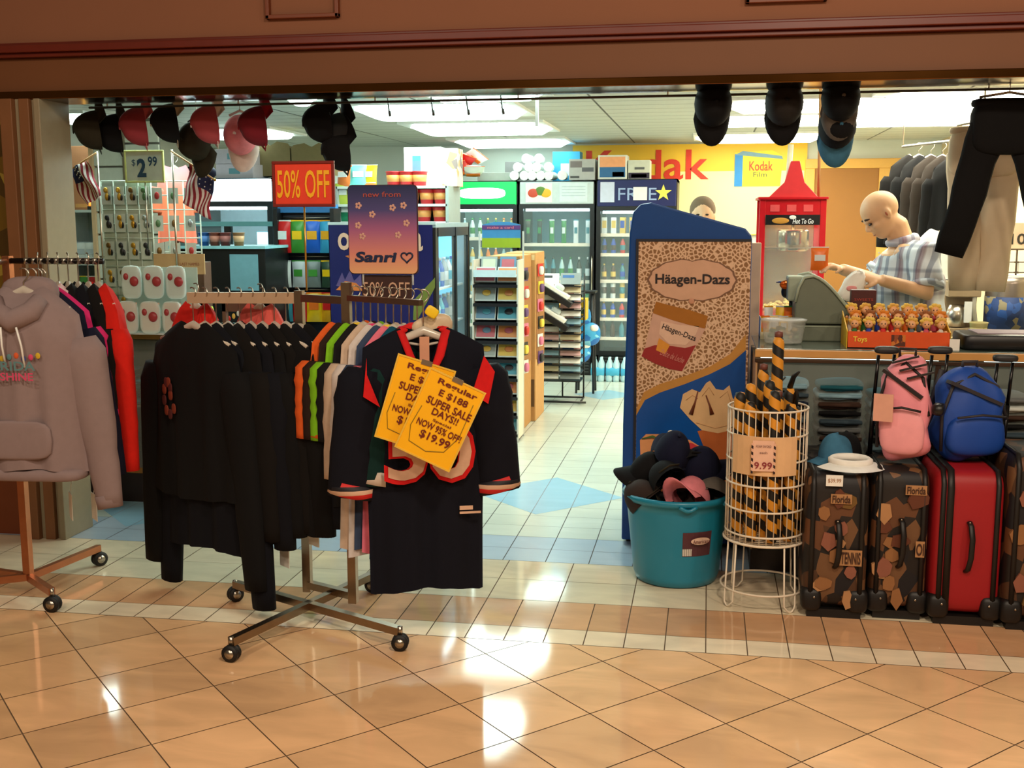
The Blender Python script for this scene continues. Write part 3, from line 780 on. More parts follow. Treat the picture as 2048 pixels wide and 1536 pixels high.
text('50% OFF', mat('faded_cream_print', (206, 166, 140), .6), t, (0, -.005, 0), w_*1.85, h_*1.0)

# ============================================================ LEFT RACK
def left_rack():
    P = fl(58, 1160, .07); o = V((P.x, P.y, 0))
    t = thing('clothes_rack', 'square-post garment rack on castors at the left edge holding hoodies', 'clothes rack', o)
    rust = mat('warm_steel', (186, 120, 84), .35, .9, var=.15)
    z = 1.437
    MB().bar((0, 0, .07), (0, 0, z+.02), .032, .032).build('post', rust, t)
    c1, c2 = fl(104, 1188, .075)-o, fl(198, 1100, .075)-o
    for k, q in enumerate((c1, c2)):
        q = V((q.x, q.y, .085)); MB().bar(V((0, 0, .085)), q, .026, .03).build('base_leg', rust, t)
        castor(t, (q.x, q.y, .034), .034, k)
    for q in (V((-.45, -.28, .085)), V((-.5, .1, .085))):
        MB().bar(V((0, 0, .085)), q, .026, .03).build('base_leg', rust, t); castor(t, (q.x, q.y, .034), .034, 1)
    e = at(206, 518, P.y)-o
    MB().tube([(0, 0, z), (e.x, 0, z)], .012, 10).build('long_arm', mat('dark_steel', (30, 24, 22), .4, .6), t)
    g = MB()
    for k in range(10): g.tube([(e.x*(.2+.08*k), 0, z-.013), (e.x*(.2+.08*k), 0, z+.013)], .0135, 8)
    g.build('stop_rings', CHROME, t)
    MB().tube([(0, 0, z), (-.02, -.50, z-.03)], .012, 10).build('front_arm', CHROME, t)
    return P, z, e
lp, lz, le = left_rack()
grey = cloth('grey_fleece', (140, 122, 122), .08)
hood = garment('heather grey pullover hoodie with colourful chest print, front of the left rack', 'hoodie', grey, at(46, 548, 3.86), math.radians(5), W=.47, L=.70, sl=.66, ang=11, seed=21, hook=.06, cat='hoodie', name='hoodie',
        r0=.105, r1=.05, depth=.10, hood=grey, flare=1.0, drop=.13, cuff=grey)
_cm = [mat('print_'+n, c, .8) for n, c in (('orange', (214, 92, 46)), ('blue', (72, 84, 150)), ('pink', (210, 70, 110)), ('yellow', (206, 170, 40)), ('teal', (90, 130, 134)))]
for k in range(9):
    MB().ell((-.13+.028*k, -.106, -.31+.006*(k % 3)), (.010, .003, .012), 6).build('print_flower', _cm[k % 5], hood)
text('FLORIDA', _cm[4], hood, (-.03, -.122, -.335), .24, .035, bold=.02); text('SUNSHINE', _cm[2], hood, (-.03, -.122, -.375), .22, .03, bold=.02)
MB().rbox((-.02, -.105, -.62), (.30, .018, .15), 4, 8).build('pocket', grey, hood)
MB().rbox((-.01, -.03, -.76), (.46, .14, .05), 5, 8).build('waistband', grey, hood)
LG = [('dark navy top behind the grey hoodie', 'navy_top', (16, 18, 40), .02, 0), ('magenta top whose edge shows beside the grey hoodie', 'magenta_top', (206, 40, 110), .035, 1),
      ('pale blue top squeezed behind the grey hoodie', 'paleblue_top', (150, 170, 206), .0, 2), ('white top with pink piping behind the grey hoodie', 'whitepink_top', (222, 196, 200), .03, 3)]
for i, (lb, mn, c, dx, sd) in enumerate(LG):
    p = at(52+i*5, 548, 3.93+.06*i)
    garment(lb, 'top', cloth(mn, c), (p.x+dx, 3.93+.06*i, p.z), math.radians(6), W=.45, L=.62-.04*i, sl=.58-.05*i, ang=13, seed=40+i, hook=.06, cat='top', name='sweatshirt', r0=.08, r1=.05, drop=.12)
MB_l = [('pale lilac top', 'lilac_top', (190, 160, 190)), ('lime green top', 'limegreen_top', (178, 196, 90)), ('pale pink top', 'palepink_top', (226, 190, 190)), ('black jacket', None, None), ('black hooded jacket', None, None), ('black fleece jacket', None, None), ('bright red jacket', 'bright_red_jacket', (206, 30, 18))]
for i, (lb, mn, c) in enumerate(MB_l):
    q = .32+.62*i/6; m = cloth(mn, c) if mn else [BLK, BLK2, BLK3][i % 3]
    tags = [(.12, -.95, .075, .11)] if i in (3, 5) else None
    garment('%s on the long arm of the left rack, %s from the pole' % (lb, ORD[i]), 'jacket', m, (lp.x+le.x*q, lp.y, lz+.012), math.radians(-60+3*i), W=.46, L=.58+.03*(i % 2), sl=.56, ang=9, seed=90+i, hook=.11,
            r0=.085, r1=.055, drop=.13, flare=1.15, tags=tags)

# ============================================================ ICE CREAM CABINET END PANEL
def ice_cream_display():
    Y = 5.42; xa, xb = X(1256, 700, Y), X(1498, 700, Y); z1 = Z(1300, 405, Y); z2 = Z(1480, 470, Y); zt = Z(1380, 478, Y)
    blue = mat('display_blue', (0, 66, 138), .35); o = V(((xa+xb)/2, Y, 0)); hw = (xb-xa)/2
    t = thing('ice_cream_display', 'tall blue ice cream freezer display with white oval logo, tub and cone pictures', 'freezer display', o)
    pts = [(-hw-.02, .02), (hw, .02), (hw, zt), (hw-.005, z2), (hw-.03, z2+.03)]
    pts += [(-hw+.10, z1), (-hw+.05, z1-.008), (-hw+.015, z1-.045), (-hw, zt+.03), (-hw-.005, zt-.2), (-hw-.02, .6)]
    MB().prism(pts, 0, .62).build('cabinet', blue, t, bevel=.008)
    MB().box(-hw+.0, hw+.02, .05, .60, 0, .02).build('plinth', BLACK, t)
    x0, x1 = -hw+.045, hw-.004
    lat = lattice('lattice_print', (222, 186, 154), (140, 100, 64), 52)
    zb = Z(1390, 1150, Y)
    g = MB(); g.box(x0, x1, -.012, 0, .06, zt-.012); g.build('picture_panel', lat, t)
    g = MB(); g.box(x0-.012, x0, -.016, 0, .06, zt); g.box(x0, x1, -.016, 0, zt-.012, zt); g.build('panel_edge', mat('panel_dark_edge', (20, 22, 34), .5), t)  # dark strips along the panel's left and top edges
    def P(px, py): q = at(px, py, Y-.012); return (q.x-o.x, q.z)
    gold = mat('swoosh_gold', (190, 134, 62), .4); sw = mat('swoosh_blue', (0, 74, 152), .35)
    curve = [(1268, 830), (1290, 800), (1320, 785), (1370, 768), (1420, 748), (1460, 728), (1492, 700)]
    c2 = [(1268, 818-0), (1288, 784), (1320, 768), (1370, 752), (1420, 733), (1460, 708), (1492, 668)]
    def cl(l): return [(max(x0+.001, min(x1-.001, a)), b) for a, b in (P(*p) for p in l)]
    low = cl([(1268, 1190), (1492, 1190)]); low = [(a, max(.062, b)) for a, b in low]
    MB().prism([low[0], low[1]]+cl(c2)[::-1], -.0135, -.012).build('gold_swoosh', gold, t)
    MB().prism([low[0], low[1]]+cl(curve)[::-1], -.0150, -.0135).build('blue_swoosh', sw, t)
    # logo plaque
    cx, cz = P(1384, 560); rx, rz_ = (P(1468, 560)[0]-P(1298, 560)[0])/2, (P(1384, 515)[1]-P(1384, 598)[1])/2
    def oval(k):
        out = []
        for i in range(48):
            a = 2*PI*i/48; s_ = 1+.02*math.cos(14*a)-.10*math.exp(-((a-PI/2)/.16)**2)-.08*math.exp(-((a-3*PI/2)/.16)**2)
            out.append((cx+rx*k*math.cos(a)*s_, cz+rz_*k*math.sin(a)*s_))
        return out
    MB().prism(oval(1.05), -.0150, -.012).build('logo_border', mat('logo_border_brown', (120, 84, 60), .5), t)
    MB().prism(oval(1), -.0165, -.0150).build('logo_plaque', mat('logo_cream', (208, 164, 136), .4), t)
    text('Häagen-Dazs', mat('logo_ink', (26, 14, 18), .5), t, (cx+.002, -.0185, cz-.002), rx*1.75, rz_*.62, bold=.022)
    k = MB(); k.ell((cx, -.017, cz-rz_*1.02), (.014, .002, .014), 8); k.build('logo_seal', mat('seal', (196, 140, 110), .5), t)
    # tub picture, tilted
    def poly(l, m, y, nm, th=.0015): MB().prism([P(*p) for p in l][::-1], -y-th, -y).build(nm, m, t)
    poly([(1306, 625), (1286, 712), (1330, 728), (1366, 742), (1412, 655)], mat('tub_cream', (206, 164, 144), .4), .013, 'tub_side')
    poly([(1289, 697), (1283, 712), (1310, 727), (1340, 738), (1364, 742), (1392, 690), (1370, 696), (1345, 692), (1310, 690)], mat('tub_red', (150, 34, 38), .4), .0145, 'tub_band')
    poly([(1312, 603), (1306, 626), (1345, 640), (1380, 650), (1410, 657), (1416, 632), (1380, 620), (1345, 612)], mat('tub_lid_gold', (178, 116, 48), .3, .3), .0145, 'tub_lid')
    poly([(1322, 642), (1318, 668), (1338, 688), (1372, 690), (1392, 668), (1398, 652), (1360, 650)], mat('tub_label', (222, 184, 160), .4), .0145, 'tub_label')
    poly([(1318, 676), (1312, 700), (1330, 708), (1340, 690)], mat('tub_caramel', (216, 144, 50), .4), .016, 'tub_caramel')
    q = P(1358, 666); text('Häagen-Dazs', mat('logo_ink2', (30, 20, 24), .5), t, (q[0], -.0165, q[1]), .17, .035, rot=(PI/2, math.radians(20), 0), bold=.01)
    q = P(1345, 712); text('Dulce de Leche', mat('tub_script', (206, 130, 120), .5), t, (q[0], -.0175, q[1]), .12, .03, rot=(PI/2, math.radians(20), 0), shear=.3)
    # cone picture
    poly([(1395, 862), (1424, 935), (1450, 1000), (1492, 1000), (1492, 842)], mat('cone_wafer', (186, 96, 40), .5), .0155, 'cone_wafer')
    sc = mat('ice_cream_print', (220, 178, 128), .5); g = MB()
    for a, b, r1, r2 in ((1385, 800, .045, .05), (1418, 792, .05, .055), (1460, 800, .05, .045), (1378, 830, .035, .04), (1430, 835, .11, .055), (1480, 820, .02, .05)):
        u_, v_ = P(a, b)
        g.add([(u_, -.021, v_)]+[(min(x1-.002, u_+r1*math.cos(w_)), -.0175, v_+r2*math.sin(w_)) for w_ in [PI*k/8 for k in range(16)]], [(0, 1+k, 1+(k+1) % 16) for k in range(16)])
    g = MB()
    poly([(1360, 815), (1366, 788), (1384, 778), (1400, 784), (1412, 766), (1420, 761), (1432, 778), (1447, 780), (1459, 770), (1465, 795), (1482, 815), (1488, 845), (1470, 858), (1436, 866), (1404, 860), (1380, 838)], sc, .0165, 'ice_cream_scoop')
    for l in ([(1372, 800), (1385, 790), (1396, 797)], [(1404, 792), (1418, 774), (1428, 790)], [(1440, 795), (1455, 782), (1462, 806)], [(1392, 845), (1430, 856), (1475, 846)]): MB().tube([(P(*q_)[0], -.0185, P(*q_)[1]) for q_ in l], .003, 5, flat=.4).build('cream_fold', mat('cream_fold_print', (196, 146, 96), .5), t)
    for l in ([(1396, 782), (1390, 805), (1382, 828)], [(1412, 790), (1420, 812), (1424, 828)]):
        MB().tube([(P(*p)[0], -.021, P(*p)[1]) for p in l], [.003, .005, .012], 6, flat=.4).build('caramel_drip', mat('caramel', (110, 50, 22), .5), t)
    poly([(1280, 880), (1284, 1000), (1420, 1000), (1420, 905), (1380, 880), (1330, 868), (1292, 868)], mat('fruit_print_peach', (224, 150, 96), .5), .0155, 'fruit_picture')
    poly([(1355, 880), (1345, 1000), (1420, 1000), (1418, 905), (1385, 886)], mat('fruit_print_red', (196, 46, 56), .5), .017, 'fruit_picture')
    MB().tube([(P(*p)[0], -.018, P(*p)[1]) for p in ((1284, 877), (1305, 872), (1335, 885))], [.008, .016, .012], 6, flat=.3).build('leaf_print', mat('leaf_green', (60, 106, 40), .5), t)
    return o, hw
ice_cream_display()
x0, x1, z0, z1 = span(1496, 486, 1515, 1060, 6.02)
t = thing('side_board', 'narrow white board standing behind the right edge of the ice cream display', 'board', ((x0+x1)/2, 6.08, 0))
MB().box((x0-x1)/2-.03, (x1-x0)/2, -.02, .02, 0, z1).build('board_panel', mat('cream_board', (212, 180, 150), .6), t, bevel=.003); MB().box(-.06, .06, -.05, .05, 0, .02).build('foot', WHITE, t)

# ============================================================ TEAL TUB OF CAPS
def teal_tub():
    c = V((X(1352, 1100, 4.92), 4.94, 0)); R_, h = .235, .405
    m = mat('teal_plastic', (22, 126, 156), .35, var=.08, scale=4)
    t = thing('tub', 'round teal plastic tub with a barcode label, full of caps', 'tub', c)
    MB().lathe([(.0, .012), (.165, .0), (.18, .006), (.192, .04), (R_-.012, h-.07), (R_-.010, h-.03), (R_+.004, h-.03), (R_+.012, h-.012), (R_+.006, h), (R_-.012, h-.002), (R_-.018, h-.03), (.18, .03), (0, .025)], 48).build('tub_shell', m, t)
    g = MB()
    for a0, s_ in ((-1.35, .055), (-.45, .045)):
        pts = [((R_+.012)*math.cos(a0+k*.05), (R_+.012)*math.sin(a0+k*.05), h-.02-.018*math.sin(PI*(k+3)/6)) for k in range(-3, 4)]
        g.tube(pts, .009, 8)
    g.build('rim_spout', m, t)
    # printed label wrapped on the front right
    def wrap(a0, a1, za, zb, off, mm, nm, par):
        n = 8; vs = []
        for k in range(n+1):
            a = a0+(a1-a0)*k/n
            for z in (za, zb):
                r_ = .192+(R_-.012-.192)*(z-.04)/(h-.11)+off; vs.append((r_*math.cos(a), r_*math.sin(a), z))
        return MB().add(vs, [(2*k, 2*k+2, 2*k+3, 2*k+1) for k in range(n)]).build(nm, mm, par)
    a0, a1 = -1.42, -.78
    lb = wrap(a0, a1, .155, .265, .002, mat('tub_label_print', (84, 44, 52), .5), 'printed_label', t)
    wrap(a0, a0+.2, .158, .19, .003, stripes('barcode_print', [(236, 226, 214), (40, 36, 36), (236, 226, 214), (236, 226, 214), (40, 36, 36)], .008, (1, 0, 0)), 'barcode', lb)
    am = (a0+a1)/2+.03; r_ = .222
    g = MB(); g.add([((r_+.006)*math.cos(am+.20*math.cos(w_)), (r_+.006)*math.sin(am+.20*math.cos(w_)), .228+.016*math.sin(w_)) for w_ in [2*PI*k/20 for k in range(20)]], [tuple(range(20))])
    g.build('label_oval', mat('label_oval_cream', (224, 190, 168), .5), lb)
    text('homz', mat('label_ink', (90, 30, 34), .5), lb, ((r_+.009)*math.cos(am), (r_+.009)*math.sin(am), .228), .05, .016, rot=(PI/2, 0, am+PI/2), bold=.02) if False else \
    text('Americana', mat('label_ink', (90, 30, 34), .5), lb, ((r_+.010)*math.cos(am), (r_+.010)*math.sin(am), .228), .080, .018, rot=(PI/2, 0, am+PI/2), bold=.01)
    return c, h
tub_c, tub_h = teal_tub()
CB = cloth('cap_black', (14, 14, 17)); CN = cloth('cap_navy', (14, 18, 42)); CP = cloth('cap_pink', (222, 130, 140)); CG = cloth('cap_grey', (92, 86, 80)); CO = cloth('cap_olive', (44, 40, 28)); CR = cloth('cap_red', (150, 24, 40)); CMG = cloth('cap_maroon', (70, 12, 24))
CSB = cloth('cap_slate_blue', (60, 110, 140)); CW = cloth('cap_white', (232, 218, 212)); EMB = mat('emblem_orange', (206, 120, 60), .7); EMW = mat('emblem_cream', (224, 208, 180), .7)
c = tub_c
for lb, m, dx, dy, dz, rot, br, lg in (
    ('navy cap with a white button, on top at the left of the teal tub', CN, -.03, -.02, .62, (.5, .2, .3), CN, EMW),
    ('black cap with an orange emblem lying brim down at the tub front', CB, -.03, -.13, .52, (-1.0, -.3, .5), CO, EMB),
    ('pink cap at the front right of the teal tub', CP, .06, -.12, .44, (.9, .3, 2.6), CP, None),
    ('navy cap with stitched rim at the right of the tub heap', CN, .10, .02, .55, (.3, .35, -1.2), CN, None),
    ('grey cap against the right rim of the teal tub', CG, .15, -.07, .44, (.4, .9, 1.8), CG, None),
    ('black cap at the far left of the tub heap', CB, -.13, .03, .52, (.2, -.5, 2.0), CB, None),
    ('brown cap with a white emblem low at the left rim of the tub', mat('cap_brown', (40, 24, 18), .9), -.13, -.09, .42, (-.7, -.4, .8), CO, EMW),
    ('black cap with a cream tag in the middle of the tub heap', CB, .03, -.04, .56, (-.9, .5, 1.0), CB, EMW),
    ('olive cap buried at the back of the tub heap', CO, .02, .10, .48, (.1, .1, 3.0), CO, None),
    ('dark cap lying deep in the tub under the others', CN, 0, 0, .30, (.1, .1, .4), CN, None)):
    cap(lb, m, (c.x+dx, c.y+dy, dz-.06), rot, 'caps in the teal tub', br, lg)

# ============================================================ WIRE BASKET OF FOAM SWORDS
def sword_basket():
    c = V((X(1531, 1000, 4.66), 4.68, 0)); R_ = .162; zt = .835; zb = .26
    t = thing('wire_basket', 'tall round white wire basket on a flared wire stand with price card', 'basket', c)
    def ring(r, z, th=.0045, name='hoop'): MB().tube([(r*math.cos(a), r*math.sin(a), z) for a in [2*PI*k/40 for k in range(40)]], th, 6, closed=True).build(name, WIREW, t)
    for z in (zt, .73, .625, .525, .42, .315): ring(R_, z)
    ring(R_+.006, zb+.02, .0055); ring(R_+.014, .075, .0045)
    g = MB()
    for k in range(36):
        a = 2*PI*k/36; g.tube([(R_*math.cos(a), R_*math.sin(a), zt), (R_*math.cos(a), R_*math.sin(a), zb+.02)], .0024, 5)
    g.build('upright_wires', WIREW, t)
    g = MB()
    for k in range(-6, 7): g.tube([(-math.sqrt(max(0, R_**2-(k*.025)**2)), k*.025, zb+.02), (math.sqrt(max(0, R_**2-(k*.025)**2)), k*.025, zb+.02)], .002, 5)
    g.build('basket_floor', WIREW, t)
    for k in range(4):
        a = -.95+k*PI/2; da = .16
        pts = [((R_+.004)*math.cos(a-da), (R_+.004)*math.sin(a-da), zb+.02), ((R_+.016)*math.cos(a-da), (R_+.016)*math.sin(a-da), .03)]
        pts += [((R_+.02)*math.cos(a-da+2*da*q/6), (R_+.02)*math.sin(a-da+2*da*q/6), .03-.026*math.sin(PI*q/6)) for q in range(1, 6)]
        pts += [((R_+.016)*math.cos(a+da), (R_+.016)*math.sin(a+da), .03), ((R_+.004)*math.cos(a+da), (R_+.004)*math.sin(a+da), zb+.02)]
        MB().tube(pts, .004, 6).build('wire_leg', WIREW, t)
    # bent price card tied to the front
    n = 10; vs = []
    for k in range(n+1):
        a = -PI/2-.98+1.70*k/n
        for z in (.575, .735): vs.append(((R_+.007)*math.cos(a), (R_+.007)*math.sin(a), z))
    pc = MB().add(vs, [(2*k, 2*k+2, 2*k+3, 2*k+1) for k in range(n)]).build('price_card', mat('cream_card', (226, 182, 134), .7), t)
    a = -PI/2-.13; cx, cy = (R_+.012)*math.cos(a), (R_+.012)*math.sin(a)
    MB().cbox((cx, cy-.001, .66), (.085, .003, .125)).build('inner_card', mat('pink_card', (232, 186, 160), .7), pc)
    dm = stripes('dash_border', [(40, 16, 20), (224, 176, 150)], .026, (.6, 0, 1))
    for s_ in (-1, 1): MB().cbox((cx+s_*.044, cy-.003, .65), (.008, .002, .125)).build('dashed_border', dm, pc)
    text('9.99', mat('price_ink_red', (140, 40, 50), .6), pc, (cx, cy-.005, .622), .07, .028, bold=.01)
    text('FOAM SWORD', mat('price_ink', (90, 50, 60), .6), pc, (cx, cy-.005, .70), .06, .010); text('each', mat('price_ink', (90, 50, 60), .6), pc, (cx, cy-.005, .675), .03, .009)
    return c
bk = sword_basket()
SWM = stripes('sword_stripes', [(16, 14, 12), (214, 144, 36)], .085, (0, 0, 1), .55, twist=1.)
r = random.Random(3); ns = 0
hs = [1.12, .98, .93, .95, .88, .90, .87, .92, .86, .84, .90, .86, .83, .88]
for k in range(14):
    if k < 5: rr, a = .055, 2*PI*k/5+.9
    else: rr, a = .122, 2*PI*k/9
    if k == 0: rr, a = .05, .9
    x, y = rr*math.cos(a), rr*math.sin(a); h = hs[k]-.285
    lb = ('tallest black and yellow spiral foam sword, standing well above the basket' if k == 0 else
          'black and yellow spiral foam sword in the wire basket, %s' % ['', 'just right of the tallest', 'back left of the inner ring', 'front left of the inner ring', 'front right of the inner ring',
           'outer ring at the far right', 'outer ring at the back right', 'outer ring at the back', 'outer ring at the back left', 'outer ring at the far left', 'outer ring at the left front', 'outer ring at the front left', 'outer ring at the front right', 'outer ring right of the front'][k])
    t = thing('foam_sword', lb, 'toy sword', (bk.x+x, bk.y+y, .288), r.uniform(0, 6), 'foam swords in the wire basket', rot=(r.uniform(-.05, .05)*.6, r.uniform(-.03, .03), r.uniform(0, 6)))
    MB().lathe([(.0, 0), (.021, .002), (.024, .02), (.024, h-.03), (.018, h-.005), (0, h)], 14).build('foam_tube', SWM, t)
    if k in (0, 1, 4): MB().lathe([(0, h-.006), (.017, h-.004), (.017, h+.018), (0, h+.022)], 10).build('end_cap', mat('sword_cap', (110, 60, 50), .5), t)
    if k in (9, 10, 11): MB().tube([(0, 0, h), (-.02, -.01, h+.05), (-.06, -.02, h+.075)], [.013, .011, .004], 8).build('bent_tip', BLACK, t)

# ============================================================ LUGGAGE ROW
COLL = patches('collage_fabric', [(24, 16, 12), (78, 48, 26), (30, 20, 16), (100, 60, 32), (16, 14, 20), (72, 46, 22), (112, 76, 46), (20, 14, 10)], 16, .6, (1, 1, .7))
def suitcase(label, x0, x1, yf, h, dep, m, lean=0., handle_px=None, side_pattern=True, hx=.5, hz=1.03, sep=.035, wheels=True):
    w_ = x1-x0; t = thing('suitcase', label, 'suitcase', ((x0+x1)/2, yf+dep/2, 0))
    if lean: t.rotation_euler = (0, lean, 0)
    T_ = BLACK
    MB().rbox((0, 0, h/2+.02), (w_, dep, h-.04), 9., 14).build('shell', m, t)
    trim = mat('suitcase_trim', (16, 13, 12), .5)
    for s_ in (-1, 1):
        g = MB(); k = .38*w_*s_
        pts = [(k, -dep/2-.003, .06), (k, -dep/2-.003, h-.05), (k, -dep/2+.03, h+.0), (k, dep/2-.03, h), (k, dep/2, h-.05), (k, dep/2, .06), (k, 0, .035)]
        g.tube(pts, .011, 6, closed=True, flat=.6); g.build('edge_piping', trim, t)
    for sx in (-1, 1):
        g = MB(); g.rbox((sx*(w_/2-.035), -dep/2+.03, .075), (.085, .085, .10), 3.5, 8); g.build('corner_guard', trim, t)
        MB().ell((sx*(w_/2-.045), -dep/2-.014, .09), (.005, .003, .005), 5).build('rivet', CHROME, t)
    MB().tube([(-.004, -dep/2-.002, h*.36), (0, -dep/2-.02, h*.38), (.006, -dep/2-.035, h*.46), (.008, -dep/2-.035, h*.58), (.004, -dep/2-.02, h*.66), (0, -dep/2-.002, h*.68)], .012, 8, flat=.6).build('carry_handle', trim, t)
    for z in (h*.37, h*.40, h*.65, h*.68): MB().ell((0, -dep/2-.014, z), (.004, .003, .004), 5).build('rivet', CHROME, t)
    if wheels:
        for sx in (-1, 1):
            g = MB(); g.T = Matrix.Translation((sx*(w_/2-.03), dep/2-.03, .022)) @ Matrix.Rotation(PI/2, 4, 'Y'); g.lathe([(.010, -.01), (.022, -.008), (.022, .008), (.010, .01)], 14); g.build('wheel', RUBBER, t)
        MB().box(-w_/2+.02, w_/2-.02, -dep/2+.01, -dep/2+.05, 0, .035).build('foot', trim, t)
    if hz:
        hy = dep/2-.06; hxx = hx
        g = MB()
        for s_ in (-1, 1):
            g.tube([(hxx+s_*sep, hy+s_*.02, h-.03), (hxx+s_*sep+.01, hy+s_*.02, hz-.2)], .010, 8); g.tube([(hxx+s_*sep+.01, hy+s_*.02, hz-.2), (hxx+s_*sep+.02, hy+s_*.02, hz-.02)], .0075, 8)
        g.build('telescopic_poles', mat('pole_black', (18, 15, 16), .25, .4), t)
        MB().rbox((hxx+.02, hy, hz), (sep*2+.03, .05, .032), 3.5, 8).build('pull_grip', mat('grip_grey', (38, 38, 38), .5), t)
    return t
cream_st = [mat('sticker_'+n, c, .6) for n, c in (('tan', (146, 98, 56)), ('cream', (176, 128, 84)), ('rust', (96, 48, 26)), ('gold', (110, 78, 30)), ('rose', (140, 84, 64)))]
def stickers(t, w_, dep, h, seed, words=()):
    r = random.Random(seed)
    for k in range(11):
        x = r.uniform(-.32, .32)*w_; z = h*(.13+.78*((k*.377+seed*.13) % 1)); q = r.randint(5, 8); a0 = r.uniform(0, 3); rx, rz_ = r.uniform(.025, .042), r.uniform(.025, .05)
        pts = [(x+rx*math.cos(a0+2*PI*i/q)*r.uniform(.75, 1.1), z+rz_*math.sin(a0+2*PI*i/q)*r.uniform(.75, 1.1)) for i in range(q)]
        MB().prism(pts, -dep/2-.0055-.0004*k, -dep/2+.012).build('printed_patch', cream_st[r.randint(0, 4)], t)
    for s, x, z, w2, h2, ry in words:
        MB().cbox((x, -dep/2-.012, z), (w2*1.15, .003, h2*1.3)).build('printed_patch', cream_st[1], t)
        text(s, mat('patch_ink', (60, 30, 16), .6), t, (x, -dep/2-.0155, z), w2, h2, rot=(PI/2, 0, 0), bold=.02)
Yf = 4.50
def lx(px, py=1180): return fl(px, 1238).x
t = suitcase('collage-print suitcase with a white visor on top, first from the wire basket', X(1608, 1100, Yf), X(1738, 1100, Yf), Yf, .60, .40, COLL, hx=.19, hz=1.06)
stickers(t, .26, .40, .60, 1, [('TENNIS', .055, .26, .075, .05, 0), ('Florida', .01, .50, .07, .03, 0)])
t = suitcase('collage-print suitcase under the pink backpack, second from the wire basket', X(1741, 1100, Yf+.03), X(1858, 1100, Yf+.03), Yf+.03, .615, .40, COLL, hx=.16, hz=1.06)
stickers(t, .23, .40, .60, 4, [('Florida', .05, .54, .07, .03, 0), ('OI', .075, .30, .03, .05, 0)])
REDF = mat('red_nylon', (158, 14, 24), .55, var=.06, scale=90, bump=.1)
t = suitcase('bright red suitcase with black strap and side handle, under the blue bag', X(1864, 1100, Yf), X(2008, 1100, Yf), Yf, .625, .44, REDF, hx=.17, hz=1.03)
MB().tube([(-.075, -.223, .06), (-.075, -.225, .56), (-.075, -.20, .628), (-.075, .18, .628)], .015, 6, flat=.3).build('strap', mat('suitcase_trim2', (18, 14, 12), .5), t)
t = suitcase('collage-print suitcase cut by the right edge of the view', X(2012, 1100, Yf-.02), X(2150, 1100, Yf-.02), Yf-.02, .70, .42, COLL, hx=.1, hz=.0)
stickers(t, .27, .42, .70, 9, [])
t = suitcase('dark patterned duffel suitcase squeezed behind the basket, leftmost and set back', X(1592, 1000, 4.86), X(1650, 1000, 4.86), 4.80, .62, .2, patches('dark_floral', [(18, 18, 18), (70, 66, 54), (28, 26, 30), (44, 40, 34)], 30, .7), hz=0)
# white visor and caps on the first suitcase
p = at(1700, 940, Yf+.12)
t = thing('sun_visor', 'white sun visor lying on the first collage suitcase', 'visor', (p.x, Yf+.12, .607), .3)
g = MB(); vs = []; N = 12
for k in range(N+1):
    a = PI+PI*k/N
    for q, (r_, z) in enumerate(((.075, .02), (.105, .012), (.135, .002))): vs.append((r_*math.cos(a)*(1.05), r_*math.sin(a)*1.0-.0, z-.0))
g.add(vs, [f for k in range(N) for f in ((k*3, k*3+1, k*3+4, k*3+3), (k*3+1, k*3+2, k*3+5, k*3+4))], True); g.build('visor_brim', WHITE, t)
MB().tube([(.076*math.cos(a), .076*math.sin(a), .022) for a in [PI+PI*2*k/24 for k in range(24)]], .014, 6, closed=True, flat=1.2).build('headband', PAPER, t)
for k, (lb, m, px, dy) in enumerate((('pale blue cap on the first collage suitcase, behind the visor', CSB, 1672, .26), ('black cap with silver rim on the first suitcase beside the blue one', CB, 1690, .31))):
    cap(lb, m, (X(px, 930, Yf+dy), Yf+dy, .615), (0, 0, 2.2+k), None, m, None, s=.85)
t = thing('price_label', 'cream printed label on the top corner of the first collage suitcase', 'label', (X(1668, 970, Yf), Yf-.012, Z(1668, 960, Yf)))
MB().cbox((0, 0, 0), (.065, .003, .045)).build('label_card', PAPER, t); text('$39.99', mat('tan_ink', (170, 120, 80), .6), t, (0, -.003, 0), .05, .018)

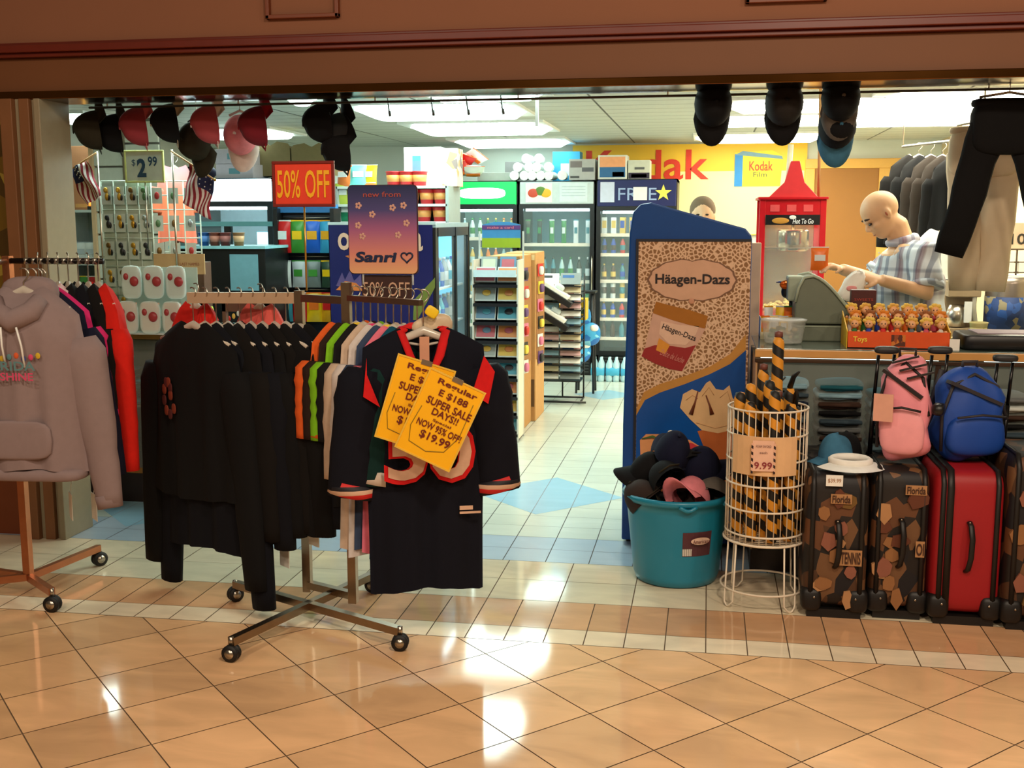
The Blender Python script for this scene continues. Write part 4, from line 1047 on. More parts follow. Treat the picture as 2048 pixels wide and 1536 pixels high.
def backpack(label, c, size, m, trim, rz, pale=None):
    w_, d_, h_ = size; t = thing('backpack', label, 'backpack', c, rz)
    g = MB(); g.rbox((0, 0, h_/2), (w_, d_, h_), 3.2, 16, taper=.38)
    for k, v in enumerate(g.v):
        x, y, z = v; f = z/h_
        g.v[k] = (x+.012*math.sin(z*34+y*20), y-.02*math.sin(f*PI)+.006*math.sin(x*50), z+.01*math.sin(x*30)*(f < .2))
    g.build('main_bag', m, t)
    g = MB(); g.rbox((.0, -d_*.42, h_*.30), (w_*.78, d_*.45, h_*.46), 3., 12, taper=.15); g.build('front_pocket', pale or m, t)
    MB().tube([(-w_*.40, -d_*.36, h_*.12), (-w_*.42, -d_*.40, h_*.5), (-w_*.28, -d_*.34, h_*.82), (0, -d_*.28, h_*.93), (w_*.28, -d_*.34, h_*.80), (w_*.40, -d_*.38, h_*.45)], .007, 6).build('zipper', trim, t)
    MB().tube([(-w_*.3, -d_*.66, h_*.50), (0, -d_*.70, h_*.53), (w_*.3, -d_*.66, h_*.50)], .005, 6).build('pocket_zipper', trim, t)
    MB().bar((-w_*.34, -d_*.34, h_*.86), (w_*.30, -d_*.40, h_*.62), .05, .014).build('webbing_strap', trim, t)
    MB().tube([(-.03, -.01, h_*.97), (-.03, -.01, h_*1.05), (.03, -.01, h_*1.05), (.03, -.01, h_*.97)], .007, 6).build('top_loop', trim, t)
    for s_ in (-1, 1): MB().tube([(s_*w_*.2, d_*.45, h_*.93), (s_*w_*.26, d_*.62, h_*.6), (s_*w_*.3, d_*.45, h_*.12)], .014, 6, flat=.4).build('shoulder_strap', trim, t)
    return t
PINKF = mat('pink_nylon', (230, 142, 156), .6, var=.06, bump=.1); TRB = mat('bag_trim_black', (26, 18, 20), .6)
p = at(1808, 945, 4.62)
bp = backpack('pink and black backpack leaning on the second suitcase', (p.x, 4.66, .635), (.24, .15, .43), PINKF, TRB, -.3, mat('pale_pink_nylon', (236, 158, 166), .6))
MB().box(-.105, -.03, -.125, -.118, .17, .28).build('clear_pocket', mat('beige_pocket', (216, 160, 140), .5), bp)
MB().rbox((.13, -.03, .22), (.05, .08, .05), 3, 6).build('buckle', BLACK, bp)
for k in range(3): MB().bar((-.05+.03*k, -.075, .40-.03*k), (.05+.03*k, -.06, .43-.03*k), .010, .008).build('piping', TRB, bp)
BLF = mat('blue_nylon', (12, 66, 156), .6, var=.08, bump=.1)
p = at(1935, 930, 4.66)
backpack('bright blue backpack with dark straps lying on the red suitcase', (p.x, 4.74, .632), (.33, .2, .38), BLF, mat('bag_trim_slate', (40, 38, 46), .6), .25)

# ============================================================ GLASS DISPLAY CASE
YC = 5.09
cx0, cx1 = X(1512, 705, YC), XR-.06
CT = 1.03
def display_case():
    t = thing('display_case', 'long glass display counter with golden wood top edge and folded shirts inside', 'display case', ((cx0+cx1)/2, YC+.29, 0)); h = (cx1-cx0)/2
    wood = mat('golden_wood', (204, 150, 84), .4, var=.12, scale=12); dk = mat('case_dark_frame', (66, 46, 30), .4, .3)
    MB().box(-h, h, -.29, .29, 0, .10).build('plinth', mat('case_plinth', (60, 48, 40), .6), t, bevel=.004)
    MB().box(-h, h, .27, .29, .10, CT-.05).build('back_panel', mat('case_back', (104, 100, 86), .7), t)
    MB().box(-h, h, -.27, .27, .40, .415).build('deck', mat('case_deck', (90, 84, 70), .6), t)
    MB().box(-h, h, -.29, .29, CT-.008, CT).build('glass_top', mat('counter_top_glass', (92, 108, 100), .12), t, bevel=.002)
    g = MB(); g.box(-h-.004, h, -.30, -.275, CT-.04, CT-.004); g.build('front_top_rail', wood, t, bevel=.004)
    g = MB(); g.box(-h-.004, h, -.298, -.28, CT-.062, CT-.045); g.build('lower_rail', dk, t, bevel=.002)
    MB().box(-h, -h+.02, -.29, .29, .10, CT-.05).build('end_panel', mat('case_end_cream', (190, 150, 108), .5), t)
    for x in (-h+.02, -h+.78, -h+1.5): MB().box(x-.012, x+.012, -.294, -.27, .1, CT-.05).build('upright', dk, t)
    MB().box(-h+.02, h, -.282, -.278, .10, CT-.06).build('glass_front', CASEGLASS, t)
    for x in (-.6, .4): MB().box(x-.4, x+.4, -.02, .02, CT-.075, CT-.06).build('case_lamp', mat('case_lamp_tube', (230, 255, 246), .5, emit=4.0, var=0), t)
display_case()
SH = [('navy', (20, 30, 50)), ('black', (18, 18, 20)), ('slate', (58, 74, 84)), ('dark green', (20, 50, 44)), ('grey', (108, 112, 112)), ('maroon', (76, 22, 30)), ('pale blue', (130, 166, 180)), ('teal', (30, 92, 104)), ('white', (206, 212, 206)), ('brown', (64, 44, 34))]
def folded_shirt(name):
    m = cloth('folded_'+name.replace(' ', '_'), dict(SH)[name]); key = 'fs'+name
    if key in _MESH: return _MESH[key]
    g = MB(); g.rbox((0, 0, .018), (.21, .26, .034), 4.5, 8)
    g.v = [(x, y+.006*math.sin(x*30), z+.004*math.sin(x*22+y*9)) for x, y, z in g.v]
    g.tube([(-.09, -.128, .02), (0, -.134, .021), (.09, -.128, .02)], .009, 6, flat=1.)
    o = g.build('folded_shirt', m); _MESH[key] = o.data; bpy.data.objects.remove(o); return _MESH[key]
r = random.Random(8); place = ['leftmost', 'second', 'third', 'fourth', 'fifth', 'sixth']
for s_ in range(7):
    x = cx0+.14+s_*.235; n = [12, 12, 11, 12, 11, 12, 12][s_]
    for k in range(n):
        nm = SH[[0, 1, 2, 0, 3, 1, 5, 0, 9, 2, 6, 4][(k*3+s_*5) % 12]][0]
        if k >= n-2: nm = ['slate', 'pale blue', 'teal', 'white', 'grey'][(s_+k) % 5]
        z = .416+k*.0385
        put('folded_shirt', folded_shirt(nm), (x+r.uniform(-.006, .006), YC+.12+r.uniform(-.006, .006), z), 'folded %s shirt, %s from the top of the %s stack in the glass case' % (nm, ORD[n-1-k], (place+['seventh'])[s_]), 'shirt', 'folded shirts in the display case', r.uniform(-.04, .04))

# ============================================================ THINGS ON THE CASE
def cpos(px, y): return X(px, 690, y)
def register():
    y0 = 5.42; xa, xb = cpos(1588, y0), cpos(1704, y0); o = V(((xa+xb)/2, y0+.16, CT)); w_ = (xb-xa)/2
    t = thing('cash_register', 'grey green cash register with curved hood on the glass counter', 'cash register', o, 0)
    gm = mat('register_grey', (104, 112, 96), .5); lg = mat('register_light', (158, 170, 150), .45)
    MB().box(-w_, w_, -.16, .16, 0, .075).build('cash_drawer', gm, t, bevel=.006)
    MB().box(-w_*.98, w_*.98, -.163, -.158, .068, .073).build('drawer_line', lg, t)
    KZ = .84; pts = [(-w_, .08), (w_*.98, .08), (w_*.98, .14)]+[(w_*.98-2*w_*.98*k/10*1.0, .14+.21*math.sin(min(1, (k/10)*1.25)*PI/2)**1.1) for k in range(1, 8)]+[(-w_*.72, .335), (-w_*.9, .28), (-w_, .2)]
    pts = [(x, .08+(z-.08)*KZ) for x, z in pts]
    MB().prism(pts, -.14, .15).build('body', gm, t, bevel=.008)
    up = [(x, z) for x, z in pts[2:]]
    MB().tube([(x, -.145, z+.004) for x, z in up], .008, 6).build('hood_rim', lg, t); MB().tube([(x, .15, z+.004) for x, z in up], .008, 6).build('hood_rim', lg, t)
    MB().box(-w_-.03, -w_+.05, -.05, .1, .18, .30).build('display_head', lg, t, bevel=.01)
    g = MB()
    for i in range(6):
        for j in range(4): g.cbox((w_*.1+i*.02, -.10+j*.045, .258-.018*i), (.013, .03, .012))
    g.build('keys', mat('register_keys', (60, 64, 60), .5), t)
register()
def clear_tub(label, px, y, w_, h, fill):
    t = thing('plastic_tub', label, 'tub', (cpos(px, y), y, CT))
    MB().lathe([(0, .003), (w_*.82, .003), (w_*.86, .012), (w_, h*.9), (w_*1.04, h*.92), (w_*1.04, h*.97)], 24, sx=1, sy=.7).build('tub_body', CLEARP, t)
    MB().lathe([(0, h*1.03), (w_*.9, h*1.03), (w_*1.06, h*.99), (w_*1.06, h*.95)], 24, sx=1, sy=.7).build('lid', glassy('tub_lid_plastic', (235, 245, 250), .5, .15), t)
    g = MB(); q = random.Random(2)
    for k in range(26): g.rbox((q.uniform(-.6, .6)*w_, q.uniform(-.4, .4)*w_, .02+q.uniform(0, .45)*h), (.03, .03, .02), 2.5, 4, mi=k % 2)
    g.build('sweets', fill, t)['kind'] = 'stuff'
clear_tub('clear lidded plastic tub of sweets beside the cash register', 1566, 5.30, .10, .115, [mat('sweet_tan', (170, 150, 110), .6), mat('sweet_green', (120, 140, 110), .6)])
t = thing('sunglasses_stand', 'black stand with orange mirrored sunglasses behind the cash register', 'display stand', (cpos(1572, 5.62)+.02, 5.66, CT))
MB().box(-.05, .05, -.03, .03, 0, .012).build('stand_base', BLACK, t); MB().tube([(0, 0, 0), (0, 0, .26)], .01, 8).build('stand_post', BLACK, t); MB().rbox((0, -.01, .22), (.10, .05, .07), 3, 8).build('nose_block', BLACK, t)
for sx in (-1, 1): MB().ell((sx*.034+.005, -.045, .255), (.032, .008, .022), 8).build('lens', mat('orange_lens', (206, 96, 26), .15, .5), t)
MB().tube([(-.07, .03, .262), (-.06, -.04, .268), (0, -.05, .265), (.07, -.04, .268), (.08, .03, .262)], .004, 6).build('glasses_frame', mat('glasses_blue', (30, 60, 130), .3), t)
# carton of small dolls
def doll_box():
    y0 = 5.16; xa, xb = cpos(1694, y0), cpos(1900, y0); w_ = (xb-xa)/2; o = V(((xa+xb)/2, y0+.11, CT))
    t = thing('doll_carton', 'open orange and yellow carton of small dolls on the counter edge', 'box', o)
    om, ym = mat('carton_orange', (226, 84, 24), .5), mat('carton_yellow', (240, 190, 40), .5)
    MB().box(-w_, w_, -.11, -.105, 0, .075).build('front_panel', om, t); MB().box(-w_, w_, .105, .11, 0, .12).build('back_panel', ym, t)
    for s_ in (-1, 1): MB().prism([(0, 0), (.22, 0), (.22, .15), (0, .075)], -.0025, .0025).build('side_panel', ym, t)
    for o2, s_ in zip([c for c in kids(t) if c.name.startswith('side_panel')], (-1, 1)):
        o2.rotation_euler = (0, 0, PI/2); o2.location = (s_*w_, -.11, 0)
    MB().box(-w_, w_, -.11, .11, 0, .004).build('bottom_panel', ym, t)
    text('Toys', mat('carton_print_yellow', (250, 214, 70), .5), t, (-w_*.75, -.112, .038), .06, .03, bold=.02)
    MB().box(-.03, .03, -.1125, -.11, .012, .062).build('printed_picture', patches('carton_print', [(90, 40, 20), (150, 70, 30), (210, 120, 40)], 60), t)
    q = random.Random(4)
    hair = [mat('hair_'+n, c, .9, bump=.3) for n, c in (('straw', (224, 176, 84)), ('orange', (216, 132, 46)), ('yellow', (232, 196, 92)), ('brown', (150, 92, 52)))]
    skin = mat('doll_skin', (236, 178, 128), .6); clo = [mat('doll_'+n, c, .7) for n, c in (('green', (40, 110, 50)), ('blue', (20, 60, 170)), ('red', (206, 36, 36)), ('orange', (230, 110, 30)), ('grey', (96, 110, 120)), ('pink', (200, 80, 100)), ('white', (214, 210, 200)))]
    cn = ['green', 'blue', 'red', 'orange', 'grey', 'pink', 'white']; hn = ['straw', 'orange', 'yellow', 'brown']
    k = 0
    for row in range(3):
        for i in range(7):
            x = -w_+.035+i*(2*w_-.07)/6+(.01 if row == 1 else 0); y = -.07+row*.07; ci = (i+row*3) % 7; hi = (i*2+row) % 4
            d = thing('doll', 'doll with %s hair and %s clothes, %s from left in the %s row' % (hn[hi], cn[ci], ORD[i], ['front', 'middle', 'back'][row]), 'doll', (o.x+x, o.y+y, CT+.006), q.uniform(-.4, .4), 'dolls in the orange carton')
            h = .045+row*.026
            MB().rbox((0, 0, h/2+.02), (.038, .032, h+.035), 2.5, 8, taper=.25).build('clothes', clo[ci], d)
            g = MB(); g.ell((0, -.002, h+.055), (.019, .018, .020), 8); g.ell((-.018, -.012, h+.022), (.007, .012, .007), 6); g.ell((.018, -.012, h+.022), (.007, .012, .007), 6); g.ell((0, -.020, h+.052), (.003, .004, .003), 4); g.build('head_and_hands', skin, d)
            g = MB(); g.ell((0, .007, h+.062), (.024, .020, .021), 8)
            for a in range(7): g.ell((.021*math.cos(a*.9+.2), -.001, h+.062+.018*abs(math.sin(a*.9))), (.009, .011, .009), 5)
            g.build('hair', hair[hi], d)
            g = MB()
            for sx in (-1, 1): g.ell((sx*.007, -.0195, h+.058), (.0025, .0015, .0035), 4)
            g.build('eyes', BLACK, d)
doll_box()
def card_box(name, label, px0, py0, px1, py1, Y, dep, m, cat, z=None, prints=(), group=None, rz=0., name2='carton'):
    a, b, c, d = span(px0, py0, px1, py1, Y); z = c if z is None else z
    t = thing(name, label, cat, ((a+b)/2, Y+dep/2, z), rz, group); w_, h = (b-a)/2, d-z
    MB().box(-w_, w_, -dep/2, dep/2, 0, h).build(name2, m, t, bevel=.003)
    for (u0, u1, v0, v1, pm) in prints: MB().box(-w_+2*w_*u0, -w_+2*w_*u1, -dep/2-.0012, -dep/2, h*v0, h*v1).build('printed_panel', pm, t)
    return t, w_, h, dep
t, w_, h, dp = card_box('candy_box', 'small dark red display box with a pink flower emblem next to the register', 1702, 580, 1752, 640, 5.40, .06, mat('dark_red_box', (70, 16, 16), .5), 'box', z=CT)
g = MB()
for k in range(8): g.ell((-.012+.014*math.cos(k*PI/4), -dp/2-.002, h*.45+.014*math.sin(k*PI/4)), (.007, .002, .007), 5)
g.build('flower_emblem', mat('pink_emblem', (226, 130, 110), .6), t); text('SWEETS', mat('box_print', (170, 60, 50), .6), t, (0, -dp/2-.002, h*.82), w_*1.5, .012)
# black tray at right, note, paper cup
xa, xb = cpos(1926, 5.14), cpos(2110, 5.14)
t = thing('black_tray', 'low black tray with papers at the right end of the counter', 'tray', ((xa+xb)/2, 5.27, CT))
w_ = (xb-xa)/2
MB().rbox((0, 0, .035), (2*w_, .26, .07), 9, 12).build('tray_body', BLACK, t); MB().box(-.12, .2, -.08, .1, .07, .074).build('papers', mat('lilac_paper', (176, 160, 170), .7), t)
MB().ell((.06, -.12, .055), (.012, .006, .010), 6).build('red_light', RED, t)
t = thing('price_note', 'white blank note standing between the doll carton and the black tray', 'note', (cpos(1909, 5.12), 5.12, CT))
MB().cbox((0, 0, .026), (.042, .003, .05)).build('note_card', PAPER, t); MB().cbox((0, .012, .002), (.04, .025, .003)).build('note_foot', PAPER, t)
t = thing('paper_cup', 'cream paper cup on the counter in front of the coffee jug', 'cup', (cpos(1955, 5.50), 5.50, CT))
MB().lathe([(.0, .003), (.028, .003), (.030, 0), (.040, .088), (.043, .092), (.041, .095), (.038, .09), (.028, .01), (0, .01)], 24).build('cup_body', mat('cup_cream', (222, 214, 150), .6), t)
MB().lathe([(.0332, .03), (.0385, .07)], 24).build('cup_print', patches('cup_print', [(222, 214, 150), (170, 180, 60), (222, 214, 150), (190, 160, 60)], 25), t)
# yellow snack packets and sunglasses at the left end of the case
SN = [mat('packet_'+n, c, .35) for n, c in (('yellow', (244, 196, 20)), ('gold', (226, 160, 30)), ('silver', (190, 196, 200)), ('orange', (232, 110, 24)), ('red', (206, 30, 30)), ('green', (60, 140, 50)), ('blue', (24, 90, 190)), ('white', (230, 232, 228)))]
SNN = ['yellow', 'gold', 'silver', 'orange', 'red', 'green', 'blue', 'white']
q = random.Random(9)
_pk = [(1528, 5.52, 1), (1546, 5.55, 0), (1566, 5.52, 0), (1580, 5.58, 1), (1536, 5.62, 7), (1556, 5.63, 0), (1574, 5.64, 3)]
t = thing('snack_tray', 'white shelf tray of yellow snack packets at the left end of the counter', 'tray', (cpos(1556, 5.57), 5.57, CT))
MB().box(-.09, .09, -.08, .10, 0, .006).build('tray_floor', WHITE, t); MB().box(-.09, .09, -.083, -.08, 0, .035).build('tray_lip', mat('cream_lip', (230, 220, 180), .5), t)
MB().box(-.09, .09, -.02, -.015, .0, .10).build('divider', WHITE, t); MB().box(-.09, -.087, -.08, .10, 0, .10).build('tray_side', WHITE, t)
for i, (px, y, mi) in enumerate(_pk):
    put('snack_packet', good('bag', SN[mi], SN[(mi+2) % 8], .10+.04*(y > 5.6), .022), (cpos(px, y), y, CT+.008), 'small %s snack packet in the counter tray, %s from the left in the %s row' % (SNN[mi], ORD[i if i < 4 else i-4], 'front' if i < 4 else 'back'), 'snack', 'snack packets on the counter', q.uniform(-.5, .5), rot=(q.uniform(-.15, .05), 0, q.uniform(-.5, .5)))

# ============================================================ BACK COUNTER AND POPCORN MACHINE
BZ = .93
t = thing('back_counter', 'cream topped service counter behind the cashier', 'counter', ((.15+XR)/2, 7.1, 0)); h = (XR-.05-.15)/2
MB().box(-h, h, -.33, .33, 0, BZ-.035).build('cabinet', mat('counter_cream', (196, 168, 124), .6), t); MB().box(-h-.01, h, -.36, .35, BZ-.035, BZ).build('worktop', mat('worktop_cream', (226, 206, 166), .35), t, bevel=.006)
for k in range(3):
    d_ = MB().box(-h+.05+k*.7, -h+.7+k*.7, -.345, -.33, .08, BZ-.08).build('door', mat('counter_door', (176, 146, 100), .55), t, bevel=.004); MB().cbox((-h+.62+k*.7, -.355, .6), (.012, .02, .1)).build('handle', CHROME, d_)
def popcorn():
    Y = 6.86; a, b, c, d = span(1517, 395, 1650, 600, Y); w_ = (b-a)/2; top = d-BZ; o = V(((a+b)/2, Y+.2, BZ)); D_ = .2
    t = thing('popcorn_machine', 'red popcorn machine with glass sides and a red peaked sign on top', 'popcorn machine', o)
    r_ = mat('machine_red', (200, 18, 30), .35)
    MB().box(-w_, w_, -D_, D_, 0, .10).build('base', r_, t, bevel=.006); MB().box(-w_-.01, w_+.01, -D_-.01, D_+.01, top-.012, top+.004).build('top_plate', r_, t, bevel=.003)
    zt = top-.012; zh = Z(1580, 450, Y)-BZ
    g = MB()
    for sx in (-1, 1):
        for sy in (-1, 1): g.box(sx*w_-(.035 if sx > 0 else 0), sx*w_+(.035 if sx < 0 else 0), sy*D_-(.03 if sy > 0 else 0), sy*D_+(.03 if sy < 0 else 0), .10, zt)
    g.build('corner_posts', r_, t, bevel=.003)
    hd = MB().box(-w_+.03, w_-.03, -D_+.003, D_-.003, zh+.06, zt).build('header', r_, t)
    for k in range(3): MB().box(-w_*.68+k*w_*.5, -w_*.68+k*w_*.5+w_*.28, -D_, -D_+.003, zt-.07, zt-.03).build('header_slot', mat('slot_pink', (226, 84, 84), .4), hd)
    bn = MB().box(-w_+.035, w_-.035, -D_-.004, -D_, zh, zh+.06).build('sign_band', BLACK, t)
    MB().ell((-.07, -D_-.005, zh+.025), (.05, .002, .018), 8).build('food_picture', mat('snack_picture', (200, 140, 50), .5), bn); MB().ell((0.0, -D_-.007, zh+.045), (.020, .002, .012), 8).build('cup_picture', PAPER, bn)
    text('Hot To Go', WHITE, bn, (.06, -D_-.006, zh+.022), .12, .03, bold=.02, shear=.2)
    for s_ in (-1, 1): MB().box(s_*(w_-.012)-.001, s_*(w_-.012)+.001, -D_+.03, D_-.03, .10, zh+.06).build('side_glass', GLASS, t)
    MB().box(-w_+.035, w_-.035, -D_+.01, -D_+.013, .10, zh).build('front_glass', GLASS, t)
    MB().box(-w_+.035, w_-.035, D_-.02, D_-.016, .10, zh+.06).build('back_sheet', mat('warm_steel_sheet', (206, 182, 150), .25, .8), t)
    MB().box(-w_+.04, w_-.04, -.12, .16, zh-.14, zh-.134).build('shelf', CHROME, t)
    kt = MB().lathe([(.0, -.16), (.085, -.16), (.095, -.15), (.095, -.04), (.09, -.03), (0, -.03)], 24, c=(.02, 0, zh)).build('kettle', mat('kettle_steel', (176, 156, 130), .2, 1.), t); MB().tube([(.02, 0, zh-.03), (.02, 0, zh+.06)], .01, 8).build('hanger_rod', CHROME, kt)
    g = MB(); q = random.Random(1)
    for k in range(90):
        x, y = q.uniform(-w_+.05, w_-.05), q.uniform(-D_+.04, D_-.05); g.ell((x, y, .11+q.uniform(0, .03)+.04*math.exp(-(x/.08)**2)), (.013, .013, .011), 4)
    g.build('popcorn', mat('popcorn_yellow', (246, 216, 130), .8), t)['kind'] = 'stuff'
    MB().box(-w_+.08, w_-.08, -.05, .05, zh+.045, zh+.055).build('warming_lamp', mat('warm_lamp', (255, 226, 170), .5, emit=9, var=0), t)
    pk = Z(1580, 322, Y)-BZ
    MB().prism([(-w_*.75, top), (w_*.75, top), (w_*.32, top+(pk-top)*.42), (w_*.16, pk), (-w_*.10, pk), (-w_*.28, top+(pk-top)*.42)], -D_+.0, -D_+.03).build('peaked_sign', mat('peak_red', (222, 52, 56), .45), t, bevel=.003)
    MB().tube([(w_*.80, -.1, top), (w_*.72, -.1, top+.8)], .009, 8).build('pole', mat('tan_pole', (196, 150, 96), .5), t)
    MB().tube([(-w_*.16, -.12, top+.02), (-w_*.10, -.12, pk+.10)], .016, 8).build('light_tube', mat('cream_tube', (240, 226, 190), .4), t)
popcorn()
# coffee equipment at the right
def coffee():
    Y = 6.80; xa, xb = X(1893, 600, Y), X(1958, 600, Y)
    t = thing('coffee_machine', 'beige and chrome coffee machine on the back counter beside the jug', 'coffee machine', ((xa+xb)/2, Y+.05, BZ)); w_ = (xb-xa)/2; h = Z(1930, 562, Y)-BZ; be = mat('machine_beige', (160, 138, 108), .4)
    MB().box(-w_, w_, -.1, .12, 0, .05).build('base', be, t, bevel=.005); MB().box(-w_, w_, .0, .12, .05, h).build('column', be, t, bevel=.005); MB().box(-w_, w_, -.1, .12, h-.09, h).build('head', be, t, bevel=.006)
    MB().cbox((.02, -.105, h*.45), (.04, .012, .12)).build('white_tap', WHITE, t); MB().lathe([(0, .055), (.05, .055), (.06, .12), (.04, .18), (0, .18)], 16, c=(-.03, -.04, 0)).build('carafe', CHROME, t)
    Y = 6.55; xa, xb = X(1992, 600, Y), X(2090, 600, Y); w_ = (xb-xa)/2
    t = thing('coffee_jug', 'steel coffee jug with blue print and a loop handle at right', 'jug', ((xa+xb)/2, Y+.25, BZ)); h = Z(2020, 558, Y)-BZ; 
    MB().lathe([(0, 0), (w_*.98, 0), (w_, .02), (w_, h*.9), (w_*.94, h), (0, h)], 32).build('jug_body', mat('jug_steel', (150, 140, 130), .3, .8), t)
    MB().lathe([(w_*1.01, .05), (w_*1.01, h*.68)], 32).build('blue_print', patches('jug_print', [(20, 54, 110), (30, 74, 140), (130, 120, 90), (20, 44, 90)], 28), t)
    MB().lathe([(w_*1.01, .0), (w_*1.01, .018)], 32).build('jug_foot', BLACK, t)
    MB().tube([(-w_, 0, h*.88), (-w_*1.22, -.02, h*.95), (-w_*1.48, -.03, h*.75), (-w_*1.52, -.03, h*.5), (-w_*1.4, -.02, h*.25), (-w_, 0, h*.14)], .014, 8).build('loop_handle', mat('handle_cream', (210, 206, 190), .3, .3), t)
coffee()
# white wall shelf with a price tent and wire stand
t = thing('wall_shelf', 'bright white shelf on the wall behind the cashier at right', 'shelf', (X(1985, 558, 7.6), 7.62, Z(1985, 568, 7.6)))
MB().rbox((.05, 0, .03), (.72, .5, .06), 7, 12).build('shelf_board', WHITE, t); MB().box(-.28, -.26, -.1, .24, -.15, .0).build('bracket', WHITE, t); MB().box(.30, .32, -.1, .24, -.15, .0).build('bracket', WHITE, t)
t = thing('price_tent', 'cream card reading 10 on a small wire stand at the right edge', 'sign', (X(2040, 480, 7.5), 7.55, Z(2040, 552, 7.5)))
MB().prism([(-.13, .17), (.13, .17), (.10, .33), (-.06, .33)], -.01, 0).build('card', mat('peach_card', (236, 208, 180), .7), t)
text('10', mat('price_ink_dark', (50, 46, 40), .6), t, (.0, -.013, .23), .09, .07, bold=.02)
g = MB()
for x in (-.12, 0, .12): g.tube([(x, 0, 0), (x, 0, .17)], .006, 6)
for z in (.02, .085, .165): g.tube([(-.12, 0, z), (.12, 0, z)], .006, 6)
g.build('wire_stand', mat('dark_wire', (96, 80, 66), .4, .5), t)
for x in (-.06, .06): MB().cbox((x, .02, .05), (.09, .05, .08)).build('cream_pack', PAPER, t)
# wall-hung dark jackets, white tee, bag
for i, (px, y, m) in enumerate(((1838, 8.35, BLK3), (1862, 8.2, BLK), (1886, 8.05, cloth('dark_taupe_cloth', (46, 38, 32))), (1908, 7.9, cloth('dark_taupe_cloth', (46, 38, 32))), (1930, 7.75, BLK))):
    z = Z(px, 292, y)
    garment('dark jacket on the wall rail behind the cashier, %s from the left' % ORD[i], 'jacket', m, (X(px, 300, y), y, z), math.radians(-25), W=.42, L=.62, sl=.5, ang=6, seed=200+i, hook=.07, depth=.09, flare=1.12)
t = thing('wall_rail', 'thin steel clothes rail holding dark jackets by the right wall', 'rail', (X(1838, 292, 8.35), 8.35, Z(1838, 292, 8.35)))
a, b = V((0, 0, 0)), at(1965, 280, 7.55)-V(t.location); b.z = 0
MB().tube([a-V((.1, -.05, 0)), b], .01, 8).build('rail_tube', CHROME, t); MB().tube([b, b+V((0, 0, CZ-t.location.z-.01))], .006, 6).build('drop_rod', CHROME, t); MB().tube([a-V((.1, -.05, 0)), a-V((.1, -.05, -(CZ-t.location.z-.01)))], .006, 6).build('drop_rod', CHROME, t)
p = V(t.location)+b*.80-V((0, 0, .142)); p = V((p.x, p.y-.0, p.z))
t = thing('white_bag', 'white plastic bag with a yellow base on the rail behind the cashier', 'bag', p)
MB().rbox((0, 0, 0), (.20, .1, .16), 2.8, 10, taper=.3).build('bag_body', WHITE, t); MB().rbox((.01, -.0, -.07), (.19, .102, .04), 3, 8).build('yellow_base', mat('bag_yellow', (232, 222, 60), .5), t); MB().tube([(-.04, 0, .06), (-.02, 0, .14), (.03, 0, .14), (.05, 0, .06)], .006, 6).build('bag_handle', WHITE, t)
TEAL2 = cloth('dull_teal_cloth', (60, 96, 100))
p = at(1818, 315, 8.6); garment('dull teal top at the left end of the wall rail beside the doorway', 'top', TEAL2, (p.x, 8.6, p.z), math.radians(-50), W=.36, L=.6, sl=.35, ang=6, seed=230, hook=.05, cat='top', name='shirt')
p = at(1888, 455, 7.3); garment('plain white T-shirt hanging behind the cashier', 'shirt', WHITE, (p.x, 7.3, p.z), math.radians(-10), W=.34, L=.42, sl=.12, ang=22, seed=231, hook=.02, cat='shirt', name='t_shirt')
# trousers hanging from the fascia at right
def trousers(label, px, py, Y, m, w_, L_, rz, z_top=None, spread=.10):
    p = at(px, py, Y); t = thing('trousers', label, 'trousers', p, rz)
    g = MB(); g.rbox((0, 0, -.10), (w_, .10, .24), 4, 12)
    for s_ in (-1, 1):
        pts = [(s_*w_*(.25+spread*v*2), .012*math.sin(v*9+s_), -.10-(L_-.10)*v) for v in [k/8 for k in range(9)]]
        g.tube(pts, [w_*.27*(1-.22*k/8)*(1+.04*math.sin(k*2.1)) for k in range(9)], 12, flat=.36, up=(0, 1, 0))
    g.build('trouser_legs', m, t)
    MB().rbox((0, 0, .005), (w_*1.0, .085, .04), 5, 8).build('waistband', m, t)
    MB().tube([(-w_*.4, 0, .03), (0, 0, .05), (w_*.4, 0, .03)], .006, 6).build('clip_hanger', CHROME, t); MB().tube([(0, 0, .05), (0, 0, .09), (.02, 0, .11)], .003, 6).build('hook', CHROME, t)
    return t
trousers('black trousers hanging from the fascia at the upper right', 2018, 208, 5.34, BLK, .32, .66, .1, spread=.22)
trousers('cream trousers hanging behind the black pair at upper right', 1972, 262, 5.75, mat('cream_trousers', (214, 196, 166), .9, var=.06, bump=.15), .33, .76, -.25, spread=-.035)

# ============================================================ THE CASHIER
SKIN = mat('warm_skin', (226, 182, 140), .5, var=.06, scale=12)
def A(px, py, Y): return at(px, py, Y)
def hand(mb, wrist, d, up, curl=.9, s=1.):
    """palm plus four fingers and a thumb, added to a builder"""
    d = V(d).normalized(); up = V(up).normalized(); sd = d.cross(up).normalized(); w = V(wrist)
    mb.tube([w-d*.01, w+d*.03*s, w+d*.06*s, w+d*.085*s], [.026*s, .036*s, .040*s, .036*s], 10, flat=.5, up=up)
    for k, (o, L_) in enumerate(((-.028, .066), (-.0095, .076), (.0095, .072), (.027, .056))):
        b = w+d*.08*s+sd*o*s; pts = [b]; a = .15
        for q in range(3):
            a += curl*.45; pts.append(pts[-1]+(d*math.cos(a)-up*math.sin(a))*L_*s/3)
        mb.tube(pts, [.0098*s, .0092*s, .0085*s, .007*s], 8)
    b = w+d*.025*s-sd*.032*s; mb.tube([b, b+(d*.6-sd*.7-up*.3).normalized()*.03*s, b+(d*.9-sd*.35-up*.6).normalized()*.058*s], [.013*s, .011*s, .008*s], 8)
